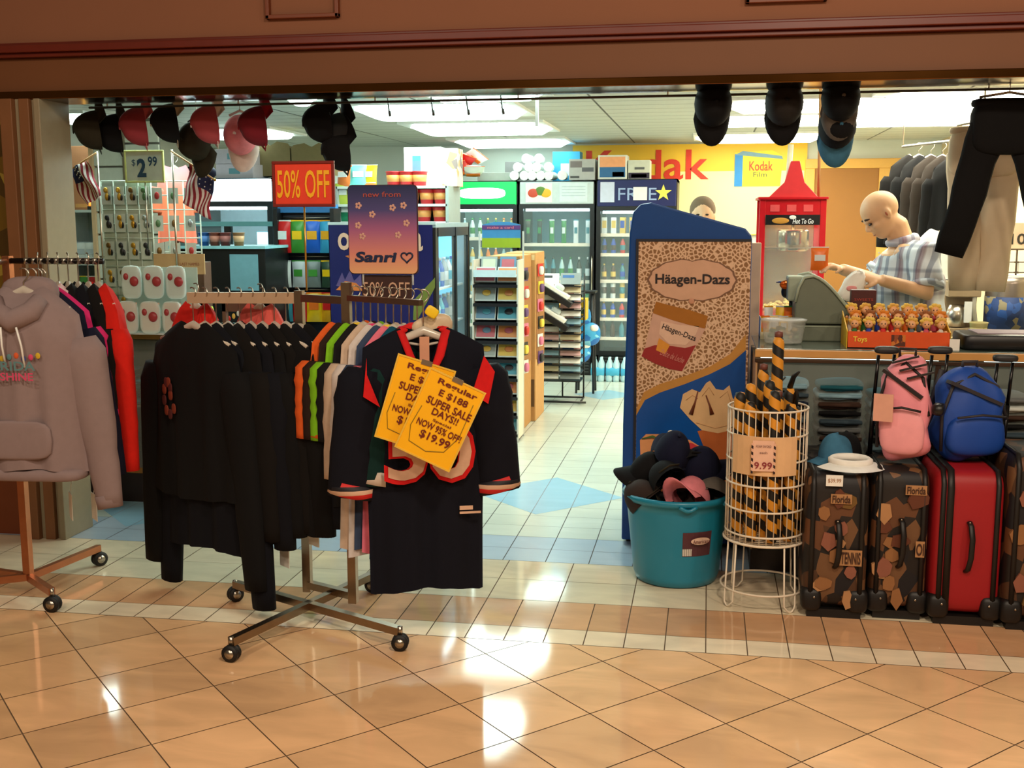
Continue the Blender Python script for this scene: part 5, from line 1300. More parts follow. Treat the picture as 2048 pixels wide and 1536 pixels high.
def cashier():
    o = A(1815, 700, 6.05); o = V((o.x, 6.05, 0))
    t = thing('person', 'bald man in a blue and white plaid short-sleeved shirt looking down behind the counter', 'person', o)
    T = Matrix.Translation(-o)
    hc = A(1762, 428, 6.0)          # head centre
    neck = A(1803, 487, 6.03); 
    sL, sR = A(1852, 512, 5.86), A(1812, 505, 6.24)
    eL, wL = A(1852, 585, 5.80), A(1762, 560, 5.70)
    eR, wR = A(1745, 560, 6.22), A(1683, 538, 6.05)
    chest = A(1812, 560, 6.05); belly = A(1808, 640, 6.05); pel = V((A(1818, 700, 6.05).x, 6.05, .95))
    g = MB(); g.T = T
    # head: looking left and down
    dn = V((-.80, -.10, -.62)).normalized()    # face direction
    upv = V((-.62, 0, .79)); upv = (upv-dn*upv.dot(dn)).normalized(); sdv = dn.cross(upv)
    def H(f, u, s_): return hc+dn*f+upv*u+sdv*s_
    M3 = Matrix((dn, sdv, upv)).transposed()
    g.ell(H(-.008, .028, 0), (.098, .079, .088), 14, rot=M3)       # cranium
    g.ell(H(.012, -.035, 0), (.078, .066, .078), 12, rot=M3)        # face
    g.ell(H(.042, -.085, 0), (.040, .042, .030), 10, rot=M3)        # jaw
    g.ell(H(.078, .012, 0), (.016, .052, .014), 8, rot=M3)          # brow
    g.tube([H(.084, .002, 0), H(.100, -.022, 0), H(.104, -.035, 0)], [.008, .011, .013], 8)     # nose
    for s_ in (-1, 1):
        g.ell(H(.098, -.037, s_*.010), (.008, .008, .006), 6, rot=M3)
        g.ell(H(.058, -.030, s_*.042), (.024, .018, .020), 8, rot=M3)
        g.ell(H(-.012, -.008, s_*.078), (.018, .009, .030), 8, rot=M3)    # ear
        g.ell(H(-.008, -.030, s_*.075), (.009, .008, .010), 6, rot=M3)
    g.ell(H(.080, -.062, 0), (.013, .026, .007), 8, rot=M3); g.ell(H(.078, -.074, 0), (.012, .022, .007), 8, rot=M3)   # lips
    g.tube([H(.0, -.01, 0), H(-.045, -.045, 0).lerp(neck, .35), neck, chest*.3+neck*.7], [.05, .060, .066, .085], 12)
    # trunk and limbs
    g.tube([neck+V((0, 0, -.03)), chest, belly, pel], [.10, .155, .16, .14], 14, flat=1.05, up=(0, 1, 0))
    g.tube([sL, eL, wL], [.058, .046, .030], 12); g.tube([neck+V((.0, -.06, -.06)), sL], [.07, .065], 10)
    g.tube([sR, eR, wR], [.058, .046, .030], 12); g.tube([neck+V((0, .08, -.06)), sR], [.07, .065], 10)
    for s_ in (-1, 1):
        hip = pel+V((0, s_*.09, 0)); g.tube([hip, hip+V((-.02, 0, -.45)), hip+V((.02, 0, -.86))], [.095, .065, .045], 12)
        g.rbox((hip.x-.05, hip.y, .045), (.26, .10, .09), 3, 8)
    dh = (A(1722, 550, 5.70)-wL).normalized(); hand(g, wL, dh, (0.1, -.5, .8), .8, 1.02)
    dh2 = (A(1650, 530, 6.0)-wR).normalized(); hand(g, wR, dh2, (0, 0, 1), .7, 1.0)
    smooth_union('body', g, SKIN, .0068, t, 3)
    e = MB(); e.T = T
    for s_ in (-1, 1): e.ell(H(.080, -.008, s_*.032), (.010, .014, .006), 8, rot=M3)
    e.build('eyes', mat('eye_dark', (40, 26, 20), .3), t)
    e = MB(); e.T = T
    for s_ in (-1, 1): e.tube([H(.082, .018, s_*.014), H(.088, .024, s_*.034), H(.072, .018, s_*.054)], [.004, .006, .003], 6)
    e.build('eyebrows', mat('brow_brown', (56, 38, 26), .8), t)
    e = MB(); e.T = T; e.ell(H(-.004, -.008, .083), (.006, .004, .012), 6, rot=M3); e.ell(H(-.004, -.008, -.083), (.006, .004, .012), 6, rot=M3); e.build('ear_shade', mat('ear_shadow_skin', (176, 100, 70), .6), t)  # darker ovals paint the shade inside the ears
    e = MB(); e.T = T; e.tube([H(.088, -.068, -.018), H(.093, -.068, 0), H(.088, -.068, .018)], .0025, 6); e.build('mouth_line', mat('lip_brown', (150, 84, 70), .6), t)
    # stubble on the back and sides of the head
    # shirt
    s2 = MB(); s2.T = T
    s2.tube([neck+V((.01, 0, -.045)), chest, belly+V((.01, 0, 0)), pel+V((0, 0, .02))], [.118, .186, .196, .18], 16, flat=1.04, up=(0, 1, 0))
    mL = sL.lerp(eL, .80); mR = sR.lerp(eR, .8)
    s2.tube([neck+V((.02, -.05, -.055)), sL, mL], [.08, .082, .084], 12); s2.tube([neck+V((.02, .07, -.055)), sR, mR], [.08, .082, .08], 12)
    s2.tube([sL+V((0, 0, -.01)), chest+V((.03, -.08, 0))], [.085, .11], 10)
    sh = smooth_union('shirt', s2, plaid('plaid_shirt', (206, 216, 224), (84, 98, 124), (104, 56, 76), (.8, -.6, .0)), .011, t, 3)
    for v in sh.data.vertices:
        p = v.co; n = .005*math.sin(p.z*38+p.x*20)+.004*math.sin(p.x*55+p.y*31-p.z*14); v.co += v.normal*n
    for nm, m_, wd in (('sleeve_hem', plaid('plaid_hem', (206, 218, 226), (104, 118, 140), (112, 66, 84), (.6, -.5, .3)), .086),):
        for q, e_ in ((mL, eL), (mR, eR)):
            k = MB(); k.T = T; dd = (e_-q).normalized(); k.tube([q-dd*.012, q+dd*.014], wd, 16); k.build(nm, m_, sh)
    # collar
    k = MB(); k.T = T; R3 = []
    for j in range(15):
        a = PI*.10+2*PI*.86*j/14-PI; R3.append(neck+V((-.004, 0, .0))+V((.074*math.cos(a), .080*math.sin(a), .012+.014*math.cos(a))))
    k.tube(R3, [.010+.010*math.sin(PI*j/14) for j in range(15)], 8, flat=1.5); k.build('collar', plaid('plaid_collar', (196, 200, 212), (104, 112, 140), (120, 74, 96)), sh)
    k = MB(); k.T = T
    for j in range(5): q = neck.lerp(belly, .12+.2*j); k.ell((q.x-.175-.01*(j > 0)*j*.3+.06*(j == 0), q.y-.02, q.z), (.004, .005, .005), 5)
    k.build('buttons', WHITE, sh)
    # trousers
    k = MB(); k.T = T; k.tube([pel+V((0, 0, .06)), pel+V((0, 0, -.06))], [.16, .15], 14)
    for s_ in (-1, 1):
        hip = pel+V((0, s_*.09, 0)); k.tube([hip, hip+V((-.02, 0, -.45)), hip+V((.02, 0, -.86))], [.105, .08, .07], 12)
    smooth_union('trousers', k, mat('dark_trousers', (36, 34, 38), .8), .014, t, 2)
    k = MB(); k.T = T
    for s_ in (-1, 1): k.rbox((pel.x-.03, pel.y+s_*.09, .05), (.29, .115, .10), 3.5, 8)
    k.build('shoes', BLACK, t)
    # a crumpled white receipt bag in the near hand, a bright packet in the far one
    p = A(1706, 572, 5.69); b = thing('receipt_bag', 'crumpled white paper bag held in the near hand of the cashier', 'bag', p)
    k = MB(); k.rbox((0, 0, 0), (.13, .07, .15), 2.6, 10, taper=.3); q = random.Random(5)
    k.v = [(x+q.uniform(-.006, .006)+z*.35, y+q.uniform(-.006, .006), z+q.uniform(-.006, .006)) for x, y, z in k.v]; k.build('paper', PAPER, b)
    MB().rbox((-.01, -.033, -.01), (.05, .01, .025), 3, 6).build('red_print', mat('faint_red_print', (230, 150, 150), .7), b)
    p = A(1640, 518, 5.97); b = put('snack_packet', good('bag', SN[3], SN[7], .12, .045), (p.x, 5.99, p.z-.06), 'orange and white snack packet in the far hand of the cashier', 'snack')
cashier()
# second person's head beyond the ice cream display
def clerk():
    hc = at(1405, 428, 7.6); o = V((hc.x, 7.6, 0))
    t = thing('person', 'person with grey brown hair mostly hidden behind the ice cream display', 'person', o)
    T = Matrix.Translation(-o); g = MB(); g.T = T
    g.ell(hc, (.078, .092, .105), 12); g.ell(hc+V((0, -.03, -.05)), (.06, .07, .07), 10); g.tube([hc+V((0, 0, -.07)), hc+V((0, .01, -.2))], [.05, .07], 10)
    for s_ in (-1, 1): g.ell(hc+V((s_*.08, 0, -.02)), (.008, .018, .028), 6)
    g.tube([hc+V((0, -.095, -.005)), hc+V((0, -.112, -.035))], [.008, .013], 6)
    g.tube([hc+V((0, .01, -.2)), hc+V((0, .01, -.35)), hc+V((0, .01, -.7))], [.1, .16, .15], 12)
    for s_ in (-1, 1):
        g.tube([hc+V((s_*.1, 0, -.24)), hc+V((s_*.2, 0, -.27)), hc+V((s_*.23, -.02, -.52)), hc+V((s_*.2, -.12, -.74))], [.07, .06, .045, .03], 10)
        hand(g, hc+V((s_*.2, -.12, -.74)), (0, -.5, -.8), (s_*.9, 0, 0), .4)
        g.tube([hc+V((s_*.09, .01, -.7)), hc+V((s_*.09, 0, -1.1)), hc+V((s_*.09, .02, -hc.z+.05))], [.09, .06, .045], 10); g.rbox((hc.x+s_*.09, hc.y-.04, .045), (.1, .25, .09), 3, 6)
    smooth_union('body', g, SKIN, .012, t, 3)
    g = MB(); g.T = T; g.ell(hc+V((0, .015, .025)), (.086, .096, .095), 12); g.build('hair', mat('grey_brown_hair', (120, 100, 78), .9, bump=.4), t)
    e = MB(); e.T = T
    for s_ in (-1, 1): e.ell(hc+V((s_*.03, -.088, -.005)), (.012, .006, .006), 6)
    e.build('eyes', mat('eye_dark', (40, 26, 20), .3), t)
    g = MB(); g.T = T; g.tube([hc+V((0, .01, -.2)), hc+V((0, .01, -.35)), hc+V((0, .01, -.75))], [.11, .18, .17], 12)
    for s_ in (-1, 1): g.tube([hc+V((s_*.1, 0, -.24)), hc+V((s_*.2, 0, -.27)), hc+V((s_*.225, -.01, -.42))], [.085, .075, .075], 10)
    smooth_union('shirt', g, mat('pale_shirt', (200, 196, 186), .85), .016, t, 3)
    g = MB(); g.T = T
    for s_ in (-1, 1): g.tube([hc+V((s_*.09, .01, -.7)), hc+V((s_*.09, 0, -1.1)), hc+V((s_*.09, .02, -hc.z+.08))], [.11, .08, .07], 10)
    g.build('trousers', mat('dark_trousers', (36, 34, 38), .8), t)
clerk()

# ============================================================ CAPS UNDER THE FASCIA
g_l, g_r = 'caps hanging under the fascia at left', 'caps hanging under the fascia at right'
def hung(label, m, px, py, Y, rz, group, brim=None, s=1.10, tilt=0., up=False):
    """cap hanging brim down, crown to the mall; px,py = centre of the crown"""
    p = at(px, py, Y); M_ = Matrix.Rotation(rz, 4, 'Z') @ Matrix.Rotation(PI+tilt, 4, 'Y') @ Matrix.Rotation(PI/2, 4, 'X')
    # local +Z (crown top) -> -Y world, local +Y (brim) -> -Z world
    M_ = Matrix.Rotation(rz, 4, 'Z') @ Matrix(((1, 0, 0, 0), (0, 0, -1, 0), (0, -1, 0, 0), (0, 0, 0, 1)))
    M_ = Matrix.Rotation(rz, 4, 'Z') @ Matrix.Rotation(tilt, 4, 'Y') @ Matrix(((-1, 0, 0, 0), (0, 0, -1, 0), (0, -1, 0, 0), (0, 0, 0, 1)))
    if up:      # hanging by the peak: brim up, crown turned to the left and the mall
        M_ = Matrix.Rotation(rz, 4, 'Z') @ Matrix(((1, 0, 0, 0), (0, 0, -1, 0), (0, 1, 0, 0), (0, 0, 0, 1))) @ Matrix.Rotation(.12, 4, 'X')
        t = cap(label, m, p, M_.to_euler(), group, brim, None, s)
        MB().tube([(0, .16*s, .0), (0, .20*s, .0), (0, .215*s, .012)], .002, 5).build('wire_hook', CHROME, t)
        return t
    t = cap(label, m, p, M_.to_euler(), group, brim, None, s)
    MB().tube([(0, -.11*s, .01), (0, -.16*s, .01), (0, -.20*s, .012)], .002, 5).build('wire_hook', CHROME, t)
    return t
for lb, m, px, py, Y, rz, br in (
    ('dark olive cap, leftmost in the row under the fascia', CO, 198, 240, 5.30, -.75, CO),
    ('very dark cap second from the left under the fascia, hanging lower', CB, 240, 246, 5.38, -.75, CO),
    ('maroon cap with rosy brim third from the left under the fascia', mat('cap_rose', (146, 48, 58), .9), 290, 232, 5.32, -.7, mat('cap_rose_brim', (186, 80, 84), .9)),
    ('black cap with cream brim, fourth from the left under the fascia', CB, 352, 226, 5.34, -.7, mat('cap_sand', (176, 160, 134), .9)),
    ('dark brown cap hanging low between the black and pink caps', CO, 397, 282, 5.52, -.3, CO),
    ('rose and white cap in the middle of the left row under the fascia', mat('cap_rose2', (176, 72, 80), .9), 432, 228, 5.34, -.65, CW),
    ('pink cap with pale brim hanging lowest in the left row', CP, 482, 270, 5.50, .15, CW),
    ('crimson cap at the right end of the left row', mat('cap_crimson', (120, 16, 34), .9), 527, 232, 5.32, -.6, CR),
    ('black cap over the 50% OFF sign, left of its pair', CB, 655, 226, 5.34, -.6, CB),
    ('black cap over the 50% OFF sign, right of its pair with a teal tint', mat('cap_blackteal', (16, 24, 30), .7), 690, 245, 5.40, -.6, CB),  # one even teal-black colour
    ('black cap hanging lowest above the 50% OFF sign', CB, 692, 282, 5.375, -.2, CB)):
    low = py > 265 and px < 600
    hung(lb, m, px, py if low else py+20, Y+.1, rz if low else -1.0, g_l, br, up=not low, s=1.1 if low else 1.05)
for lb, m, px, py, Y, rz, br in (
    ('plain black cap, leftmost of the right group under the fascia', CB, 1426, 208, 5.34, .12, CB),
    ('black cap with badge, middle of the right group under the fascia', mat('cap_blackbrown', (24, 18, 14), .9), 1568, 206, 5.34, .05, CB),
    ('black cap with silver eyelets, upper of the right pair under the fascia', CB, 1681, 196, 5.34, .0, CG),
    ('black cap with slate blue brim, lower of the right pair', CB, 1674, 252, 5.46, .05, CSB)):
    hung(lb, m, px, py, Y, rz, g_r, br)
t = thing('hanging_rail', 'thin dark rail under the fascia that carries the caps', 'rail', (-.9, 5.34, 2.165))
MB().tube([(-2.2, 0, 0), (2.25, 0, 0)], .006, 8).build('rail_tube', mat('rail_dark', (70, 60, 50), .4, .6), t)
g = MB()
for k in range(7): g.tube([(-2.1+k*.7, 0, 0), (-2.1+k*.7, 0, .06)], .004, 6)
g.build('rail_brackets', CHROME, t)
for k, (px, lb) in enumerate(((775, 'leftmost'), (862, 'second'), (932, 'third'), (1001, 'rightmost'))):
    p = at(px, 192, 5.9); t = thing('peg_hook', 'grey wire peg hook hanging from the ceiling edge over the aisle, %s of four' % lb, 'hook', (p.x, 5.9, 2.25), 0, 'peg hooks over the aisle')
    MB().tube([(0, 0, .16), (0, 0, 0), (.012, -.02, -.07), (.018, -.03, -.085)], .005, 6).build('hook_wire', mat('hook_grey', (120, 130, 130), .4, .6), t); MB().tube([(.018, -.03, -.078), (.022, -.034, -.105)], .008, 6).build('hook_tip', mat('hook_tip_grey', (96, 104, 104), .5), t)
p = at(1074, 190, 6.1); t = thing('ceiling_strut', 'bright white strut hanging from the ceiling right of the aisle lights', 'strut', (p.x, 6.1, 2.22))
MB().box(-.008, .008, -.01, .01, -.12, .20).build('strut_bar', WHITE, t); MB().box(-.02, .02, -.02, .02, .19, .198).build('strut_plate', WHITE, t)

# ============================================================ BACK WALL: BANNER, DOORWAY
def banner():
    Y = YB-.03; a, b, c, d = span(1145, 288, 1612, 470, Y); o = V(((a+b)/2, Y, (c+d)/2)); w_, h_ = (b-a)/2, (d-c)/2
    t = thing('wall_banner', 'long yellow Kodak banner with red letters on the back wall', 'banner', o)
    MB().box(-w_, w_, -.004, .004, -h_, h_).build('banner_sheet', mat('banner_yellow', (246, 196, 50), .5, var=.05, scale=2), t)
    MB().box(-w_*.1, w_*.98, -.006, -.004, -h_*.98, h_*.4).build('painted_glow', mat('banner_glow', (252, 236, 170), .5, var=.03), t)  # pale panel paints the bright glow on the banner's right part
    red = mat('banner_red', (222, 52, 22), .5)
    def P(px, py): q = at(px, py, Y-.01); return q.x-o.x, q.z-o.z
    l, r_ = P(1172, 330), P(1418, 330); z0, z1 = P(1300, 360)[1], P(1300, 300)[1]
    text('Kodak', red, t, ((l[0]+r_[0])/2, -.010, (z0+z1)/2), r_[0]-l[0], z1-z0, bold=.015)
    # printed film box
    def quad(l4, m, y, nm): MB().prism([P(*p) for p in l4], -y-.002, -y).build(nm, m, t)
    quad([(1468, 373), (1560, 372), (1566, 312), (1545, 300), (1470, 305)], mat('film_box_yellow', (252, 214, 40), .5), .010, 'film_box_print')
    quad([(1468, 373), (1484, 373), (1486, 310), (1470, 308)], mat('film_box_blue', (30, 130, 200), .5), .013, 'film_box_print')
    quad([(1470, 310), (1566, 318), (1564, 312), (1486, 302)], mat('film_box_grey', (110, 150, 170), .5), .015, 'film_box_print')
    q = P(1522, 332); text('Kodak', red, t, (q[0], -.019, q[1]), P(1546, 0)[0]-P(1498, 0)[0], .10, bold=.01)
    q = P(1520, 349); text('Film', mat('film_ink', (60, 90, 60), .5), t, (q[0], -.019, q[1]), .14, .05)
banner()
def doorway():
    Y = YB; a, b = X(1625, 460, Y), X(1752, 460, Y); zt = Z(1690, 337, Y)
    fr = mat('yellow_frame', (226, 172, 84), .5, var=.05)
    g = MB(); g.box(a-.10, b+.30, Y-.05, Y, zt, zt+.10); g.box(a-.10, a, Y-.05, Y, 0, zt); g.box(b, b+.30, Y-.05, Y, 0, zt)
    t = struct(g.build('trim_6', fr, bevel=.006))
    d_ = MB().box(a, b, Y-.03, Y-.005, 0.005, zt).build('door_1', mat('ochre_door', (158, 104, 38), .5, var=.06, scale=3), bevel=.003); struct(d_)
    k = MB(); k.ell((b-.07, Y-.055, .98), (.025, .02, .025), 8); k.tube([(b-.07, Y-.03, .98), (b-.07, Y-.05, .98)], .01, 8); k.build('door_handle', CHROME, d_)
doorway()

# ============================================================ COOLERS ALONG THE BACK
CAPC = [mat('drink_'+n, c, .3) for n, c in (('red', (200, 30, 30)), ('blue', (26, 70, 180)), ('green', (40, 130, 60)), ('orange', (236, 130, 40)), ('white', (226, 232, 236)), ('brown', (70, 36, 22)), ('teal', (50, 130, 150)), ('amber', (226, 190, 90)), ('clear', (180, 214, 222)), ('dark', (24, 34, 30)))]
CN_ = ['red', 'blue', 'green', 'orange', 'white', 'brown', 'teal', 'amber', 'clear', 'dark']
def cooler(label, short, x0, x1, Y, z1, dep, hdr, hm, shelves, frame=BLACK, z0=.0, light=5.5, n=5, hh=.22, rr=.032, pal=(0, 1, 2, 3, 4), kick=.22, seed=0, goods=True, nfill=None, inner=None, kinds=('bottle',)):
    t = thing('drinks_cooler', label, 'drinks cooler', ((x0+x1)/2, Y+dep/2, z0)); w_ = (x1-x0)/2; H_ = z1-z0; d_ = dep/2; inm = inner or mat('cooler_liner', (200, 226, 232), .5)
    zt = H_-hdr
    g = MB(); g.box(-w_, -w_+.03, -d_+.03, d_, 0, H_); g.box(w_-.03, w_, -d_+.03, d_, 0, H_); g.box(-w_, w_, d_-.03, d_, 0, H_); g.box(-w_, w_, -d_+.03, d_, H_-.03, H_); g.box(-w_, w_, -d_+.03, d_, 0, kick)
    g.build('cabinet', frame, t)
    MB().box(-w_+.031, w_-.031, d_-.04, d_-.031, kick, zt).build('liner', inm, t)
    if hdr: MB().box(-w_+.01, w_-.01, -d_, -d_+.04, zt, H_-.01).build('header', hm, t, bevel=.004)
    g = MB(); f = .045
    g.box(-w_, -w_+f, -d_, -d_+.03, kick, zt); g.box(w_-f, w_, -d_, -d_+.03, kick, zt); g.box(-w_+f, w_-f, -d_, -d_+.03, kick, kick+f); g.box(-w_+f, w_-f, -d_, -d_+.03, zt-f, zt)
    dr = g.build('door', frame, t); MB().box(-w_+f, w_-f, -d_+.012, -d_+.016, kick+f, zt-f).build('glass_pane', GLASS, dr); MB().tube([(w_-.02, -d_-.005, H_*.42), (w_-.02, -d_-.035, H_*.44), (w_-.02, -d_-.035, H_*.6), (w_-.02, -d_-.005, H_*.62)], .008, 6).build('door_handle', CHROME, dr)
    g = MB()
    for k in range(6): g.box(-w_+.05, w_-.05, -d_+.022, -d_+.028, .03+k*kick/7, .03+k*kick/7+.012)
    g.build('kick_grille', mat('grille_grey', (60, 62, 62), .5), t)
    MB().tube([(-w_+.06, -d_+.08, zt-.06), (w_-.06, -d_+.08, zt-.06)], .013, 8).build('cooler_lamp', mat('cooler_tube', (214, 246, 255), .5, emit=light*2.2, var=0), t)
    r = random.Random(seed); k = -1
    for zs in shelves:
        k += 1
        MB().box(-w_+.032, w_-.032, -d_+.06, d_-.04, zs-.012, zs).build('shelf', mat('shelf_white', (226, 232, 232), .4), t); MB().box(-w_+.032, w_-.032, -d_+.055, -d_+.06, zs-.03, zs+.004).build('shelf_price_rail', mat('rail_pale', (232, 220, 206), .5), t)
        nn = (nfill[k] if nfill else n)
        for i in range(nn):
            x = -w_+.075+(2*w_-.15)*i/max(1, nn-1); a = pal[(i//2+k*2) % len(pal)]; b = pal[(i//2+k*3+1) % len(pal)]; kd = kinds[k % len(kinds)]
            put('drink_'+kd, good(kd, CAPC[a], CAPC[b], hh, rr), (t.location.x+x, t.location.y-d_+.11+r.uniform(-.01, .01), z0+zs), '%s %s with %s %s, %s from left on %s shelf, %s' % (CN_[a], kd, CN_[b], 'label' if kd != 'box' else 'print', ORD[i], ORD[k], short), 'drink', 'drinks in the %s' % short, r.uniform(0, 6) if kd in ('bottle', 'can') else r.uniform(-.25, .25))
    return t, w_, H_, d_
YK = 11.45
def cx(px): return X(px, 520, YK)
GRN = mat('green_header', (12, 190, 80), .4, emit=1.3, var=.03)
t, w_, H_, d_ = cooler('green-lit drinks cooler under the red snack bags', 'green-lit cooler', cx(896), cx(1034), YK, Z(965, 362, YK), .75, .24, GRN, (1.42, 1.12, .82, .52), n=8, hh=.20, rr=.026, pal=(8, 4, 2, 7, 3), seed=1)
MB().rbox((0, -d_-.002, H_-.125), (w_*1.35, .02, .11), 3, 10).build('overexposed_patch', mat('lit_white', (250, 255, 250), .4, emit=3.5, var=0), t)  # glowing white patch stands in for the header's overexposed middle
MB().box(-w_+.02, w_-.02, -d_-.004, -d_, H_-.245, H_-.235).build('header_edge', BLACK, t)
t, w_, H_, d_ = cooler('middle glass-door cooler with fruit picture and white sheet on its header', 'middle cooler', cx(1038), cx(1188), YK, Z(1112, 362, YK), .75, .23, mat('header_grey', (200, 212, 214), .5), (1.36, .98, .60, .35), n=10, hh=.24, rr=.026, pal=(9, 2, 4, 6, 8), seed=2, kinds=('bag', 'bottle', 'can', 'box'), inner=mat('liner_teal', (110, 170, 180), .5), nfill=(6, 8, 6, 6), light=4)
fp = MB().box(-w_*.82, -w_*.12, -d_-.006, -d_, H_-.215, H_-.02).build('fruit_picture', PAPER, t)
for x, z, m in ((-.62, .12, mat('fruit_red', (206, 70, 40), .5)), (-.42, .10, mat('fruit_green', (90, 130, 40), .5)), (-.28, .12, mat('fruit_yellow', (240, 180, 40), .5))): MB().ell((w_*x, -d_-.008, H_-z), (.055, .003, .045), 8).build('printed_fruit', m, fp)
ws = MB().box(w_*.08, w_*.82, -d_-.006, -d_, H_-.21, H_-.02).build('white_sheet', mat('sheet', (214, 226, 230), .6), t)
for k in range(4): MB().box(w_*.14, w_*.76, -d_-.0075, -d_-.006, H_-.06-k*.03, H_-.055-k*.03).build('sheet_line', mat('sheet_line', (170, 186, 196), .6), ws)
t, w_, H_, d_ = cooler('tall black cooler with dark blue FREE and yellow star header', 'star cooler', cx(1192), cx(1352), YK-.02, Z(1270, 358, YK), .78, .27, mat('star_header', (14, 22, 84), .4), (1.46, 1.26, .99, .80, .60, .40), n=8, hh=.165, rr=.027, pal=(4, 7, 1, 0, 5, 6), seed=3, kinds=('box', 'bottle', 'bottle', 'can', 'bottle', 'bottle'))
text('FREE', mat('header_letters', (150, 170, 210), .5), t, (w_*.02, -d_-.004, H_-.15), w_*.95, .12, bold=.0)
st = []
for k in range(10):
    a = PI/2+k*PI/5; rr_ = .085 if k % 2 == 0 else .034; st.append((w_*.66+rr_*math.cos(a), H_-.14+rr_*math.sin(a)))
MB().prism(st, -d_-.008, -d_-.003).build('yellow_star', mat('star_yellow', (250, 226, 90), .4), t)
MB().box(-w_*.08, w_*.26, -d_-.012, -d_-.004, H_-.21, H_-.08).build('white_card', PAPER, t); MB().box(-w_*.9, -w_*.55, -d_-.01, -d_-.003, H_-.23, H_-.03).build('pale_poster', mat('pale_poster', (200, 206, 230), .5), t)
# water packs on the floor before the star cooler
for k in range(3):
    px = 1205+k*29; p = fl(px, 748); t = thing('water_pack', 'shrink-wrapped pack of water bottles with blue labels on the floor, %s from the aisle' % ORD[k], 'water pack', (p.x, 11.1, 0), 0, 'water packs on the floor')
    g = MB()
    for i in (-1, 1):
        for j in (-1, 1): g.lathe([(.03, 0), (.034, .02), (.034, .17), (.013, .22), (.013, .24), (0, .24)], 10, c=(i*.034, j*.034, 0))
    g.build('bottles', CAPC[8], t); MB().rbox((0, 0, .10), (.142, .142, .09), 6, 8).build('blue_label_wrap', mat('water_label', (70, 170, 210), .3), t)
# things on top of the coolers
zt_ = Z(965, 362, YK)+.002
def topbox(label, px0, py0, px1, py1, m, prints=(), Y=YK+.05, dep=.3, z=None, rz=0.):
    return card_box('stock_box', label, px0, py0, px1, py1, Y, dep, m, 'box', z=z, prints=prints, rz=rz)
cardw = mat('carton_white', (222, 222, 214), .7); cg = mat('carton_grey', (170, 170, 168), .7)
topbox('flat grey carton lying on the green-lit cooler', 955, 345, 1025, 361, cg, z=zt_)
topbox('grey printed carton on the middle cooler beside the foam cups', 1138, 318, 1190, 361, mat('carton_silver', (176, 174, 172), .6), [(.05, .5, .6, .9, mat('cp1', (120, 110, 110), .6)), (.5, .95, .4, .6, mat('cp2', (90, 90, 96), .6)), (.05, .4, .1, .2, mat('cp3', (60, 60, 60), .6))], z=zt_)
topbox('boxed kit with an orange and blue picture on the star cooler', 1196, 310, 1254, 356, cardw, [(.06, .94, .5, .93, mat('op1', (236, 160, 110), .5)), (.06, .94, .08, .5, mat('op2', (40, 100, 150), .5)), (.5, .9, .1, .3, mat('op3', (150, 170, 176), .5))], z=Z(1270, 358, YK)+.002)
topbox('pale box with a dark red label strip at the right of the star cooler', 1256, 320, 1300, 356, mat('carton_pale', (206, 206, 190), .6), [(.02, .98, .02, .33, mat('cp5', (50, 40, 60), .6)), (.15, .85, .08, .26, mat('cp6', (200, 120, 120), .6)), (.3, .75, .5, .62, mat('cp7', (90, 90, 90), .6))], z=Z(1270, 358, YK)+.002)
topbox('bright blue carton behind the foam cups on the middle cooler', 1105, 303, 1160, 361, mat('carton_blue', (60, 170, 220), .5), [(.3, .9, .2, .6, mat('cp8', (220, 220, 240), .5))], Y=YK+.38, dep=.25, z=zt_)
topbox('grey flat box leaning behind the foam cups', 1010, 323, 1070, 361, mat('carton_dk', (120, 116, 116), .6), Y=YK+.45, dep=.1, z=zt_)
cupm = mat('foam_cup', (232, 238, 232), .6); q = random.Random(6)
gm = MB(); gm.lathe([(.032, 0), (.044, .10), (.046, .30)], 14, smooth=False); gm.tube([(.046*math.cos(k*.45), .046*math.sin(k*.45), .298) for k in range(14)], .004, 5, closed=True); _o = gm.build('foam_cup_stack', cupm); _MESH['fcs'] = _o.data; bpy.data.objects.remove(_o)
for k in range(12):
    row = 0 if k < 6 else (1 if k < 10 else 2); i = k if k < 6 else (k-6 if k < 10 else k-10); px = 1034+i*19+row*10+(row == 2)*9
    put('foam_cup_stack', _MESH['fcs'], (X(px, 350, YK+.3), YK+.33, zt_+.05+row*.085), 'sleeve of white foam cups lying end-on, %s from left in the %s layer' % (ORD[i], ['bottom', 'middle', 'top'][row]), 'cups', 'sleeves of foam cups on the middle cooler', rot=(PI/2, 0, q.uniform(-.1, .1)))
for k, (px, py, dz, mi, s_, lb) in enumerate(((918, 350, 0, 4, .19, 'red snack bag lying lowest on the green-lit cooler'), (945, 352, .0, 7, .15, 'white and red snack bag slumped on the green-lit cooler'), (915, 330, .12, 4, .16, 'dark red snack bag tipped on top of the heap'), (938, 325, .16, 7, .13, 'pale pink snack bag at the top of the heap'))):
    put('snack_bag', good('bag', SN[mi], SN[3], s_*1.5, s_*.8), (X(px, py, YK+.1), YK+.12+.02*k, zt_+.06+dz), lb, 'snack', 'snack bags on the green-lit cooler', rot=(1.2, .3*k-.3, .2*k))

